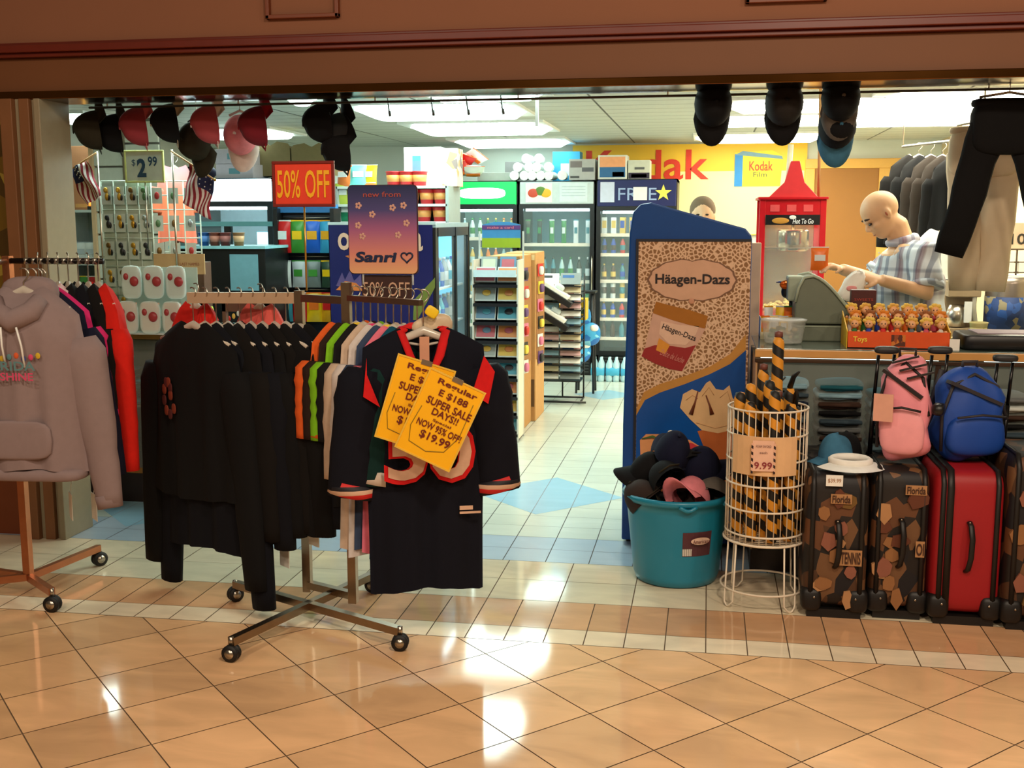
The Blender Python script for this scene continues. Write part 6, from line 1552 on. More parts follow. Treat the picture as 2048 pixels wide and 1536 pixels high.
# ============================================================ CARD RACK, CARDBOARD DISPLAYS, MAGAZINE RACK
def postcard_rack():
    Y = 7.86; a, b, c, d = span(946, 430, 1035, 885, Y); o = V(((a+b)/2, Y+.13, 0)); w_ = (b-a)/2; top = Z(990, 520, Y)
    t = thing('card_rack', 'tall white shelf rack of picture cards with a cartoon-free blue and green header', 'rack', o)
    t['label'] = 'tall narrow white rack of picture cards with a blue and green landscape header'
    g = MB()
    for s_ in (-1, 1):
        g.box(s_*w_-.006, s_*w_+.006, -.13, -.118, 0, top); g.box(s_*w_-.006, s_*w_+.006, .118, .13, 0, top+.2)
    g.build('frame', mat('rack_white', (206, 206, 196), .4), t); MB().box(-w_, w_, .115, .12, .02, top).build('back_panel', mat('rack_back', (70, 80, 84), .6), t)
    for s_ in (-1, 1): MB().box(s_*w_-.003, s_*w_+.003, -.12, .12, .02, top).build('side_wire', WIREW, t)
    cards = [mat('card_'+n, cc, .35) for n, cc in (('blue', (90, 130, 160)), ('orange', (206, 130, 70)), ('grey', (150, 160, 156)), ('teal', (70, 150, 170)), ('pink', (180, 90, 100)), ('gold', (206, 170, 70)), ('dark', (40, 44, 54)))]
    nz = 9
    for k in range(nz):
        z = .06+(top-.1)*k/nz
        MB().box(-w_, w_, -.13, .11, z-.022, z).build('shelf', mat('shelf_black', (18, 22, 28), .4), t)
        for i in range(2):
            x = -w_/2+i*w_; ci = (k*2+i*3) % 6; z2 = z+.004
            u = thing('picture_card', '%s picture card pack, %s side, %s shelf up from the card rack base' % (['blue', 'orange', 'grey', 'teal', 'pink', 'gold'][ci], ['left', 'right'][i], ORD[k]), 'card', (o.x+x, o.y-.085, z2), 0, 'picture cards on the white rack', rot=(-.38, 0, 0))
            MB().box(-w_*.46, w_*.46, -.008, .008, 0.01, .125).build('card_pack', mat('card_edge', (190, 196, 190), .6), u); MB().box(-w_*.42, w_*.42, -.0095, -.008, .02, .115).build('picture', cards[ci], u)
            g = MB(); g.ell((w_*.05, -.014, .07), (w_*.2, .001, .022), 6); g.build('printed_shape', cards[(ci+3) % 7], u)
    hz0, hz1 = Z(990, 497, Y), Z(990, 444, Y)
    hd = MB().prism([(-w_*.85, hz0), (w_*.9, hz0), (w_*.9, hz1-.02), (w_*.4, hz1), (-w_*.3, hz1), (-w_*.85, hz1-.02)], .10, .106).build('header_card', mat('header_blue', (60, 130, 180), .5), t)
    MB().box(-w_*.85, w_*.9, .097, .10, hz0, hz0+.07).build('printed_grass', mat('header_green', (150, 170, 30), .5), hd); MB().box(-w_*.85, w_*.9, .0965, .10, hz1-.055, hz1-.025).build('printed_band', mat('header_purple', (90, 50, 110), .5), hd); text('make a card', mat('header_text', (230, 120, 120), .5), hd, (0, .094, hz1-.04), w_*1.2, .018)
    tz = Z(990, 540, Y); tr = MB().box(-w_*.95, w_*.95, -.14, .1, tz-.05, tz-.035).build('top_tray', mat('tray_white', (206, 226, 232), .4), t); MB().box(-w_*.95, w_*.95, -.145, -.14, tz-.05, tz).build('tray_lip', mat('tray_white', (206, 226, 232), .4), tr)
    for i in range(2):
        u = thing('picture_card', '%s standing card set in the top tray of the card rack' % ['grey framed', 'blue and red'][i], 'card', (o.x-w_*.4+i*w_*.85, o.y-.03, tz-.034), 0, rot=(-.3, 0, 0)); MB().box(-w_*.36, w_*.36, -.004, .004, 0, .13).build('card_back', [cards[2], cards[0]][i], u); MB().box(-w_*.28, w_*.28, -.006, -.004, .02, .11).build('picture', [mat('card_pale', (190, 200, 170), .4), cards[4]][i], u)
postcard_rack()
def cardboard_display(label, pxa, pxb, ytop, ybot, Y, m, seed):
    p = fl(pxa, ybot); x = p.x; y0 = p.y; d = ray(pxb, ybot-6); y1 = x*d.y/d.x if pxb < 1400 else y0+.4
    y1 = max(y0+.25, min(y1, y0+.9)); z1 = Z(pxa+8, ytop, y0)
    t = thing('cardboard_display', label, 'display stand', (x-.12, (y0+y1)/2, 0)); h = (y1-y0)/2
    MB().box(-.12, .12, -h, h, 0, z1).build('carton_body', m, t, bevel=.008)
    g = MB(); g.box(.12, .124, -h+.02, h-.02, .5, z1-.1); g.build('carton_front', mat('carton_side_print', (150, 100, 50), .7), t)
    MB().box(-.11, .11, -h-.004, -h, .12, .34).build('printed_block', mat('dark_print', (92, 66, 34), .7), t); MB().box(-.11, .11, -h-.004, -h, z1-.06, z1-.02).build('printed_block', mat('cream_print', (206, 180, 130), .7), t)
    q = random.Random(seed)
    cols = ['pink', 'black', 'white', 'purple', 'red', 'yellow']
    mm = [mat('toy_'+n, c, .5) for n, c in (('pink', (206, 110, 140)), ('black', (22, 20, 24)), ('white', (222, 220, 210)), ('purple', (96, 60, 110)), ('red', (190, 40, 30)), ('yellow', (222, 190, 60)))]
    for k in range(6):
        ci = (k+seed) % 6
        u = thing('hanging_toy', '%s carded toy hanging %s from the top on the %s' % (cols[ci], ORD[k], 'nearer cardboard display' if seed == 1 else 'farther cardboard display'), 'toy', (x+.02, y0+.10+.03*(k % 2), z1-.14-k*.14), 1.3, 'carded toys on the cardboard displays')
        MB().box(-.05, .05, -.004, .0, -.05, .05).build('backing_card', mm[(ci+2) % 6], u); MB().rbox((0, -.012, -.005), (.06, .03, .07), 3, 8).build('toy_body', mm[ci], u); MB().tube([(0, .0, .045), (0, .04, .05)], .003, 5).build('peg', CHROME, u)
    return t
cardboard_display('plain brown cardboard display stand beside the white card rack', 1040, 1070, 512, 868, 8.2, mat('cardboard_tan', (176, 128, 70), .85), 1)
cardboard_display('second brown cardboard display stand, farther down the aisle', 1071, 1088, 505, 843, 9.0, mat('cardboard_tan2', (186, 140, 84), .85), 2)
def magazine_rack():
    p = fl(1112, 805); o = V((X(1122, 700, 9.75), 9.75, 0))
    t = thing('magazine_rack', 'black wire rack of slanted papers and magazines along the aisle', 'magazine rack', o)
    w_ = .19; top = Z(1120, 548, 9.75)
    g = MB()
    for x in (-w_, w_):
        g.tube([(x, -.14, .02), (x, .14, .02)], .008, 6); g.tube([(x, .12, .02), (x, .12, top)], .008, 6)
    g.tube([(-w_-.05, -.14, .02), (w_+.05, -.14, .02)], .01, 6); g.tube([(-w_, .14, .02), (w_, .14, .02)], .01, 6); g.tube([(0, .12, .02), (0, .12, top)], .008, 6)
    g.build('wire_frame', BLACK, t)
    nm = ['white', 'cream', 'grey', 'blue-tinged', 'white', 'pale pink']; mm = [PAPER, mat('mag_cream', (220, 206, 170), .6), mat('mag_grey', (130, 140, 140), .6), mat('mag_blue', (150, 190, 210), .6), PAPER, mat('mag_pink', (214, 170, 170), .6)]
    for k in range(13):
        z = .22+k*(top-.27)/12.5
        MB().box(-w_, w_, -.16+.02*(k % 2), .12, z-.02, z-.012).build('tray', BLACK, t)
        for i in range(2):
            u = thing('magazine', '%s magazine in the %s tray from the bottom of the wire rack, %s side' % (nm[(k+i*2) % 6], ORD[k], ['left', 'right'][i]), 'magazine', (o.x-w_/2+i*w_, o.y-.12, z), 0, 'magazines in the black wire rack', rot=(-.55+.1*((k+i) % 3), 0, 0))
            MB().box(-.088, .088, -.006, .006, -.0, .105).build('cover', mm[(k+i*2) % 6], u); MB().box(-.07, .03, -.0075, -.006, .06, .085).build('cover_print', [BLACK, mat('mag_print_blue', (40, 90, 150), .5), mat('mag_print_red', (160, 60, 50), .5)][(k+i) % 3], u)
magazine_rack()
# black wedge stands on top of the rack with boxed goods
for k, (px, py, lb) in enumerate(((1112, 585, 'upper'), (1105, 632, 'lower'))):
    p = at(px, py, 9.55); t = thing('wedge_stand', '%s black wedge stand with white packs above the magazine rack' % lb, 'stand', (p.x, 9.58, p.z), .0, rot=(0, .55, 0))
    MB().box(-.17, .17, -.08, .10, -.05, .0).build('wedge', BLACK, t, bevel=.004); MB().box(-.15, .12, -.07, .08, .0, .035).build('white_pack', PAPER, t, bevel=.005); MB().rbox((.0, 0, .055), (.09, .08, .05), 3, 8).build('clear_pack', mat('pack_silver', (190, 200, 200), .3), t)
t, w_, h, dp = card_box('stock_box', 'yellow and grey boxed goods behind the wedge stands', 1128, 598, 1172, 640, 9.9, .2, mat('box_yellow', (206, 170, 40), .5), 'box', prints=[(.1, .9, .3, .6, mat('box_green', (60, 90, 60), .5))])
t, w_, h, dp = card_box('stock_box', 'orange carton at the top of the magazine rack', 1090, 610, 1150, 650, 10.0, .2, mat('box_orange', (206, 150, 60), .5), 'box', prints=[(.1, .6, .2, .7, mat('box_cream', (220, 206, 150), .5))])
# blue beach bag on a dark-legged stand
p = fl(1175, 785); t = thing('beach_bag_stand', 'small black stand wrapped with bright blue inflatable bags', 'stand', (p.x-.02, 10.35, 0))
for sx in (-1, 1):
    for sy in (-1, 1): MB().tube([(sx*.08, sy*.1, 0), (sx*.06, sy*.08, .95)], .011, 8).build('leg', BLACK, t)
MB().box(-.09, .09, -.11, .11, .93, .95).build('stand_top', BLACK, t)
bb = patches('blue_foil', [(30, 130, 200), (60, 160, 215), (20, 100, 180), (130, 200, 225)], 9, .25)
for k, (x, z) in enumerate(((-.06, .72), (.03, .56), (-.05, .40))):
    u = thing('beach_bag', 'bright blue foil bag hanging %s on the black stand' % ['highest', 'in the middle', 'lowest'][k], 'bag', (t.location.x+x, 10.2, z), .3*k, 'blue foil bags by the aisle'); MB().rbox((0, 0, 0), (.24, .12, .22), 2.5, 10).build('foil_bag', bb, u); MB().rbox((.05, -.05, .06), (.08, .04, .06), 2.5, 6).build('white_tag', PAPER, u)

# ============================================================ LEFT SIDE OF THE SHOP
LY = 5.80; LT = .985
def left_case():
    xa, xb = -5.2, X(520, 690, LY); o = V(((xa+xb)/2, LY+.3, 0)); h = (xb-xa)/2
    t = thing('display_case', 'dark glass display case with brown top edge behind the clothes racks', 'display case', o)
    dk = mat('case_dark_frame', (66, 46, 30), .4, .3); wd = mat('olive_wood', (128, 92, 36), .45, var=.1)
    MB().box(-h, h, -.3, .3, 0, .17).build('plinth', mat('dark_plinth', (30, 18, 14), .5), t); MB().box(-h, h, -.305, -.29, .17, .20).build('base_rail', wd, t)
    MB().box(-h, h, .28, .3, .17, LT-.04).build('back_panel', mat('case_back_dark', (60, 66, 66), .6), t); MB().box(-h, h, -.3, .3, LT-.012, LT).build('glass_top', mat('counter_top_glass', (92, 108, 100), .12), t)
    MB().box(-h, h, -.306, -.28, LT-.045, LT-.012).build('top_rail', wd, t, bevel=.003); MB().box(-h, h, -.28, .28, .55, .56).build('shelf', mat('case_deck', (90, 84, 70), .6), t)
    for k in range(4): MB().box(-h+k*(2*h-.02)/3, -h+k*(2*h-.02)/3+.02, -.304, -.28, .17, LT-.04).build('upright', dk, t)
    MB().box(-h, h, -.292, -.288, .2, LT-.05).build('glass_front', CASEGLASS, t)
    q = random.Random(12)
    for s_ in range(6):
        px = 232+s_*52
        for k in range(5):
            nm = ['navy', 'teal', 'slate', 'black', 'pale blue', 'dark green'][(k*2+s_) % 6]
            put('folded_shirt', folded_shirt(nm), (X(px, 700, LY+.1)+q.uniform(-.01, .01), LY+.16, .562+k*.0385), 'folded %s shirt, %s from the bottom, %s stack of the left glass case' % (nm, ORD[k], ORD[s_]), 'shirt', 'folded shirts in the left glass case', q.uniform(-.1, .1))
left_case()
# slatwall
def slatwall():
    Y = 7.7; a, b, c, d = span(192, 236, 322, 520, Y); o = V(((a+b)/2, Y, 0)); w_ = (b-a)/2; top = Z(250, 236, Y); bot = Z(250, 470, Y)
    t = thing('slatwall_panel', 'pale slatted display panel with a wooden edge behind the keychain rack', 'slatwall', o)
    n = 14; hh = (top-.04)/n; sm = mat('slat_board', (196, 196, 180), .6)
    g = MB()
    for k in range(n): g.box(-w_, w_, -.012, .012, .02+k*hh+.008, .02+(k+1)*hh-.006)
    g.build('slats', sm, t, bevel=.003); MB().box(-w_, w_, .008, .02, .0, top).build('backing', mat('slat_groove', (104, 98, 88), .7), t)
    MB().box(-w_-.03, -w_, -.03, .03, 0, top).build('wooden_edge', mat('pale_wood_edge', (206, 168, 128), .5), t); MB().box(-.02, .0, -.03, -.012, .3, top).build('slotted_rail', CHROME, t)
slatwall()
# keychain rack: gridded card rack standing on the glass case
KM = [(mat('key_gold', (190, 146, 50), .3, .6), 'gold'), (mat('key_bronze', (120, 92, 50), .35, .6), 'bronze'), (mat('key_dark', (50, 52, 56), .35, .5), 'dark'), (mat('key_green', (80, 120, 80), .4), 'green'), (mat('key_red', (176, 50, 50), .4), 'red'), (mat('key_silver', (170, 186, 190), .25, .7), 'silver')]
def keychain_rack():
    Y = 6.1; a, b, c, d = span(207, 362, 306, 563, Y); o = V(((a+b)/2, Y+.1, LT)); w_ = (b-a)/2; top = d-LT
    t = thing('keychain_rack', 'white wire rack of gold keychains under the $2.99 sign', 'rack', o)
    wm = mat('rack_wire_white', (206, 220, 206), .4); g = MB()
    ang = .95
    for k in range(5): g.tube([(-w_+2*w_*k/4, -.1, .02), (-w_+2*w_*k/4, -.1, top)], .004, 6)
    for k in range(11): z = .02+(top-.02)*k/10; g.tube([(-w_, -.1, z), (w_, -.1, z)], .0035, 6)
    for k in range(1, 4):
        q = V((w_, -.1, 0))+V((.08*k, .04*k, 0)); g.tube([q+V((0, 0, .02)), q+V((0, 0, top))], .004, 6)
    for k in range(11): z = .02+(top-.02)*k/10; g.tube([(w_, -.1, z), (w_+.24, .02, z)], .0035, 6)
    g.build('wire_grid', wm, t); MB().box(-w_, w_, -.095, -.09, .02, top).build('grid_panel', mat('rack_panel', (172, 186, 172), .6), t); MB().lathe([(.0, 0), (.14, 0), (.14, .012), (0, .015)], 24).build('base_plate', BLACK, t); MB().tube([(0, 0, 0), (0, 0, top)], .012, 8).build('centre_pole', CHROME, t)
    q = random.Random(2)
    for row in range(5):
        for c_ in range(4):
            mi = [0, 0, 1, 2][(row*3+c_) % 4] if c_ < 3 else [3, 5, 2, 4][row % 4]
            x, z = o.x-w_+w_*(.25+.5*c_), LT+top-.06-row*(top-.05)/5
            u = thing('keychain', '%s keychain on a clear card, %s from left in row %s of the wire rack' % (KM[mi][1], ORD[c_], ['one', 'two', 'three', 'four', 'five'][row]), 'keychain', (x, o.y-.115, z), 0, 'keychains on the front of the wire rack')
            MB().box(-.032, .032, .0, .002, -.075, .03).build('clear_card', mat('clear_card', (190, 204, 196), .3), u); g = MB(); g.ell((0, -.008, .008), (.014, .006, .016), 8); g.ell((.006, -.008, -.03), (.012, .006, .022), 8, mi=0); g.tube([(0, -.006, .02), (.012, -.006, .0), (.004, -.006, -.02)], .003, 5); g.build('charm', KM[mi][0], u); MB().ell((.018, -.006, -.035), (.009, .006, .018), 6).build('leather_fob', BLACK, u)
        for c_ in range(3):
            mi = [4, 3, 1, 5][(row+c_) % 4]; k = V((o.x+w_, o.y-.1, 0))+V((.04+.08*c_, .01+.04*c_, 0)); z = LT+top-.07-row*(top-.05)/5
            u = thing('keychain', '%s keychain on the angled side of the wire rack, %s from left in row %s' % (KM[mi][1], ORD[c_], ['one', 'two', 'three', 'four', 'five'][row]), 'keychain', (k.x, k.y-.02, z), .42, 'keychains on the side of the wire rack')
            MB().box(-.028, .028, .0, .002, -.06, .03).build('clear_card', mat('clear_card', (190, 204, 196), .3), u); MB().ell((0, -.008, -.015), (.014, .006, .022), 8).build('charm', KM[mi][0], u)
keychain_rack()
t, w_, h_ = flat_sign('price_sign', 'white $2.99 sign with pale yellow border above the keychains', 254, 304, 324, 362, 6.05, mat('price_white', (214, 226, 214), .5), mat('price_yellow_edge', (214, 222, 140), .5), .010, .05, [(-.0, LT+.45)])
ink = mat('price_blue_ink', (34, 72, 104), .5)
text('2', ink, t, (-.015, -.005, -.008), .055, .105, bold=.04); text('99', ink, t, (.052, -.005, .028), .055, .055, bold=.02); text('$', ink, t, (-.062, -.005, .02), .022, .04)
# clear sachets of red trinkets
q = random.Random(3)
t = thing('sachet_stand', 'clear plastic stand for trinket sachets on the left glass case', 'stand', (X(310, 640, 5.70), 5.66, LT))
MB().box(-.2, .22, -.03, .14, 0, .01).build('stand_base', CLEARP, t); MB().box(-.2, .22, .12, .125, 0, .36).build('stand_back', mat('stand_pale', (170, 186, 176), .5), t)
k = 0
for row, (py, n) in enumerate(((582, 3), (642, 3))):
    for i in range(n):
        px = 268+i*44+(row*-4); p = at(px, py, 5.66)
        u = thing('trinket_sachet', 'clear sachet with red trinkets, %s from left in the %s row on the left case' % (ORD[i], ['upper', 'lower'][row]), 'sachet', (p.x, 5.64-.02*row, LT+.195-.19*row), q.uniform(-.1, .1), 'trinket sachets')
        MB().rbox((0, 0, .09), (.115, .035, .18), 4, 10).build('sachet_film', glassy('sachet_film', (226, 240, 236), .55, .15), u); MB().box(-.05, .05, .006, .010, .02, .17).build('card_insert', mat('insert_'+str(row), [(176, 200, 196), (214, 176, 150)][row], .6), u)
        g = MB(); g.ell((-.024, -.014, .12), (.016, .012, .020), 8); g.ell((.024, -.016, .095), (.026, .014, .028), 8); g.build('red_trinkets', mat('trinket_red', (156, 50, 54), .4), u)
# souvenir flags
def flag(label, pa, pb, Y, fx, left):
    a, b = at(*pa, Y), at(*pb, Y)
    t = thing('flag', label, 'flag', a)
    e = b-a; MB().tube([(0, 0, 0), tuple(e)], .005, 6).build('flag_stick', mat('stick_wood', (222, 170, 110), .5), t)
    MB().ell((e.x, e.y, e.z), (.008, .008, .008), 6).build('finial', GOLDT, t)
    # cloth hanging down from the lower part of the stick
    N = 13; s0, s1 = (0.40, 1.0); vs = []; M_ = 10; fl_ = []
    P0, P1 = e*s0, e*s1; L_ = fx[1]; dx = fx[0]
    for i in range(N+1):
        u = i/N
        for j in range(M_+1):
            v = j/M_; p = P0.lerp(P1, u)+V((dx*v+.006*math.sin(v*9+u*5), .018*math.sin(u*9+v*4), -L_*v)); vs.append(tuple(p))
    red, wht, blu = mat('flag_red', (150, 40, 56), .8), mat('flag_white', (236, 232, 232), .8), mat('flag_blue', (70, 150, 190) if not left else (40, 46, 90), .8)
    g = MB(); n1 = M_+1
    for i in range(N):
        for j in range(M_):
            mi = 0 if i % 2 == 0 else 1
            if i >= 6 and j < 4: mi = 2
            g.f.append([i*n1+j, (i+1)*n1+j, (i+1)*n1+j+1, i*n1+j+1]); g.m.append(mi); g.sm.append(True)
    g.v = vs; o = g.build('flag_cloth', [red, wht, blu], t); s_ = o.modifiers.new('thick', 'SOLIDIFY'); s_.thickness = .001
    g = MB()
    for i in range(3):
        for j in range(3):
            p = P0.lerp(P1, (7+i*2)/N)+V((dx*(.08+.12*j), .018*math.sin((7+i*2)/N*9)-.006, -L_*(.06+.12*j))); g.ell(p, (.004, .002, .004), 4)
    g.build('stars', wht, t)
flag('small American flag at left, hanging beside the pillar', (192, 306), (140, 340), 5.95, (.09, .20), True)
flag('small American flag at right of the keychain rack with a bright blue canton', (342, 302), (430, 360), 5.92, (-.04, .22), False)
for lb, pa, Y in (('slim pole holding the left souvenir flag', (192, 306), 5.95), ('slim pole holding the right souvenir flag', (342, 302), 5.92)):
    a = at(*pa, Y); t = thing('flag_pole', lb, 'pole', (a.x, Y+.012, LT)); MB().tube([(0, 0, 0), (0, 0, a.z-LT+.01)], .006, 8).build('pole_rod', CHROME, t); MB().lathe([(0, 0), (.05, 0), (.05, .008), (0, .01)], 16).build('pole_foot', BLACK, t)
# coral shirt
p = at(348, 318, 6.9); t = garment('coral and pink shirt hanging behind the keychain rack', 'shirt', vgrad('coral_dye', [(0, (232, 110, 90)), (.6, (240, 130, 90)), (1, (214, 150, 160))], -.6, -.05), (p.x, 6.9, p.z), math.radians(40), W=.24, L=.5, sl=.16, ang=12, seed=301, hook=.05, cat='shirt', name='t_shirt')
t = thing('garment_stand', 'chrome stand carrying the coral shirt', 'stand', (p.x, 6.9, 0)); MB().tube([(0, .0, 0), (0, 0, p.z-.02)], .008, 8).build('stand_pole', CHROME, t); MB().lathe([(0, 0), (.15, 0), (.15, .01), (0, .02)], 24).build('stand_base', CHROME, t)
# dark service stand with mugs on it
def service_stand():
    Y = 7.6; a, b, c, d = span(340, 492, 528, 590, Y); t = thing('service_stand', 'black counter unit with a glass shelf of mugs on top', 'counter', ((a+b)/2, Y+.25, 0)); w_ = (b-a)/2
    top = d; MB().box(-w_, w_, -.22, .25, 0, top-.02).build('cabinet', BLACK, t, bevel=.004); MB().box(-w_-.01, w_+.01, -.24, .26, top-.02, top).build('glass_shelf', mat('glass_shelf_pale', (150, 206, 214), .2), t)
    MB().box(w_*.25, w_*.85, -.222, -.22, top-.32, top-.06).build('side_window', mat('window_pale_blue', (120, 170, 184), .3), t)
    for i, (px, cn, c_) in enumerate(((363, 'grey', (120, 130, 126)), (402, 'blue', (30, 80, 150)), (424, 'brown', (130, 60, 40)), (445, 'dark red', (110, 40, 34)), (472, 'tan', (150, 100, 56)))):
        u = put('mug', good('cup', mat('mug_'+cn.replace(' ', '_'), c_, .35), mat('mug_print_'+cn.replace(' ', '_'), tuple(min(255, v+70) for v in c_), .4), .095, .042), (X(px, 480, Y+.05), Y+.1, top), '%s printed souvenir mug on the glass shelf, %s from the left' % (cn, ORD[i]), 'mug', 'souvenir mugs')
service_stand()
# open-front lit cooler at left with cartons on top
t, w_, H_, d_ = cooler('wide open-front cooler at left with a brilliant white lit header', 'left cooler', X(368, 480, 9.3), X(546, 480, 9.3), 9.3, Z(456, 356, 9.3), .75, .20, mat('lit_white_header', (226, 252, 255), .4, emit=4.5, var=0), (1.10, .80, .50), n=8, hh=.22, rr=.034, pal=(3, 4, 7, 1, 8), seed=7, light=8, nfill=(6, 8, 8), frame=mat('cooler_steel_dark', (30, 40, 48), .4))
MB().box(-w_, w_, -d_-.004, -d_+.03, 1.55, 1.59).build('header_ledge', mat('ledge_teal', (110, 170, 176), .4), t)
MB().box(-.03, .03, -d_-.01, -d_+.04, .3, 1.55).build('centre_mullion', BLACK, t); MB().box(w_-.16, w_-.06, -d_+.035, -d_+.05, .5, 1.5).build('light_strip', mat('strip_cyan', (170, 240, 255), .4, emit=3, var=0), t)
zc = Z(456, 356, 9.3)
for i, (x0, y0, x1, y1, z) in enumerate(((432, 328, 506, 354, zc), (430, 298, 500, 327, None))):
    card_box('stock_box', ['lilac white carton lying on the lit left cooler', 'lilac white carton stacked on the lower one over the left cooler'][i], x0, y0, x1, y1, 9.4, .35, mat('lilac_carton', (184, 176, 184), .7), 'box', z=(zc+.002 if i == 0 else Z(466, 328, 9.4)+.003), prints=[(.35, .65, .3, .7, mat('teal_stamp', (90, 140, 150), .6))])
p = at(395, 345, 9.5); t = thing('bundle', 'dark navy cloth bundle on the lit cooler beside the lilac cartons', 'bundle', (p.x, 9.55, zc)); MB().rbox((0, 0, .06), (.30, .2, .13), 2.4, 10).build('cloth', mat('bundle_navy', (36, 34, 58), .8), t); MB().tube([(-.1, -.08, .09), (0, -.1, .12), (.1, -.08, .09)], .008, 6).build('cord', BLACK, t)
def tall_bag(label, x0, x1, y0, y1, Y):
    a, b, c, d = span(x0, y0, x1, y1, Y); t = thing('brown_carton', label, 'box', ((a+b)/2, Y+.15, c)); w_, h = (b-a)/2, d-c; m = mat('kraft_brown', (128, 112, 74), .85)
    MB().box(-w_, w_, -.15, .15, 0, h*.86).build('carton_body', m, t)
    for s_ in (-1, 1): MB().prism([(s_*w_, h*.86), (0, h*.86), (0, h*.88), (s_*w_*.35, h), (s_*w_*.9, h*.94)][::(-1 if s_ < 0 else 1)], -.15, -.145).build('open_flap', m, t)
    return t
# tall dark shelving for cartons, snack rack, toys and noodle cups
def gondola(label, pxa, pxb, Y, zs, top, dep=.42):
    a, b = X(pxa, 400, Y), X(pxb, 400, Y); t = thing('shelf_unit', label, 'shelf', ((a+b)/2, Y+dep/2, 0)); w_ = (b-a)/2
    g = MB()
    for s_ in (-1, 1): g.box(s_*w_-.012, s_*w_+.012, -dep/2, dep/2, 0, top)
    g.build('side_frames', mat('shelf_frame_grey', (150, 160, 156), .5), t); MB().box(-w_, w_, dep/2-.012, dep/2, 0, top).build('back_panel', mat('shelf_back_teal', (90, 116, 112), .6), t)
    for z in zs: MB().box(-w_, w_, -dep/2, dep/2, z-.02, z).build('shelf', mat('shelf_pale_metal', (196, 206, 200), .5), t, bevel=.002)
    return t, a, b
zb_ = Z(580, 352, 9.6)
gondola('grey shelf unit between the lit cooler and the blue poster', 548, 668, 9.6, (.3, .6, .9, 1.2, zb_), zb_)
tall_bag('open brown carton, left one of two above the 50% OFF sign', 503, 580, 283, 352, 9.62); tall_bag('open brown carton, right one of two above the 50% OFF sign', 583, 664, 286, 352, 9.62)
p = at(168, 350, 8.4); a, b, c, d = span(146, 292, 190, 372, 8.4); c = Z(184, 412, 8.2)-.029
t = thing('brown_carton', 'tall brown carton at far left behind the souvenir flag', 'box', (p.x, 8.5, c)); MB().box((a-b)/2, (b-a)/2, -.12, .12, 0, d-c).build('carton_body', mat('kraft_reddish', (140, 92, 58), .85), t, bevel=.004); MB().box((a-b)/2+.02, (b-a)/2-.02, -.123, -.12, .02, .05).build('tape', CARD, t)
a, b, c2, d2 = span(168, 362, 200, 412, 8.2); t = thing('light_box', 'small glowing orange and yellow light box at far left', 'light box', ((a+b)/2, 8.3, c2)); MB().box((a-b)/2, (b-a)/2, -.04, .04, 0, d2-c2).build('lit_face', vgrad('amber_face', [(0, (240, 120, 30)), (.5, (255, 226, 110)), (1, (230, 90, 30))], 0, d2-c2), t); t2 = MB().box((a-b)/2-.01, (b-a)/2+.01, -.045, .045, -.03, 0).build('box_base', BLACK, t)
_m = bpy.data.materials['amber_face']; _b = _m.node_tree.nodes['Principled BSDF']; _m.node_tree.links.new(_m.node_tree.nodes['Color Ramp'].outputs[0], _b.inputs['Emission Color']); _b.inputs['Emission Strength'].default_value = 1.6
a_, b_ = X(120, 450, 8.2), X(204, 450, 8.2); w_ = (b_-a_)/2
t = thing('wall_shelving', 'white shelving with small packets at far left behind the pillar', 'shelf', ((a_+b_)/2, 8.4, 0))
MB().box(-w_, w_, .18, .2, 0, c2-.03).build('back_panel', mat('shelf_back_pale', (190, 206, 206), .6), t)
for z in (.4, .7, 1.0, 1.27, c2-.03): MB().box(-w_, w_, -.2, .2, z-.02, z).build('shelf', mat('shelf_pale_metal', (196, 206, 200), .5), t)
MB().box(-w_, -w_+.02, -.2, .2, 0, c2-.03).build('side_panel', WHITE, t); MB().box(w_-.02, w_, -.2, .2, 0, c2-.03).build('side_panel', WHITE, t)
q = random.Random(14)
for row, z in enumerate((1.27, 1.0, .7)):
    for i in range(4):
        mi = [7, 6, 4, 7, 2, 5][(row*2+i*3) % 6]
        put('snack_packet', good('bag', SN[mi], SN[(mi+3) % 8], .16, .05), (t.location.x-w_+.06+i*(2*w_-.12)/3, 8.26, z), 'small %s packet, %s on the %s shelf of the far left white shelving' % (SNN[mi], ORD[i], ['top', 'middle', 'lower'][row]), 'packet', 'packets on the far left shelving', q.uniform(-.3, .3))
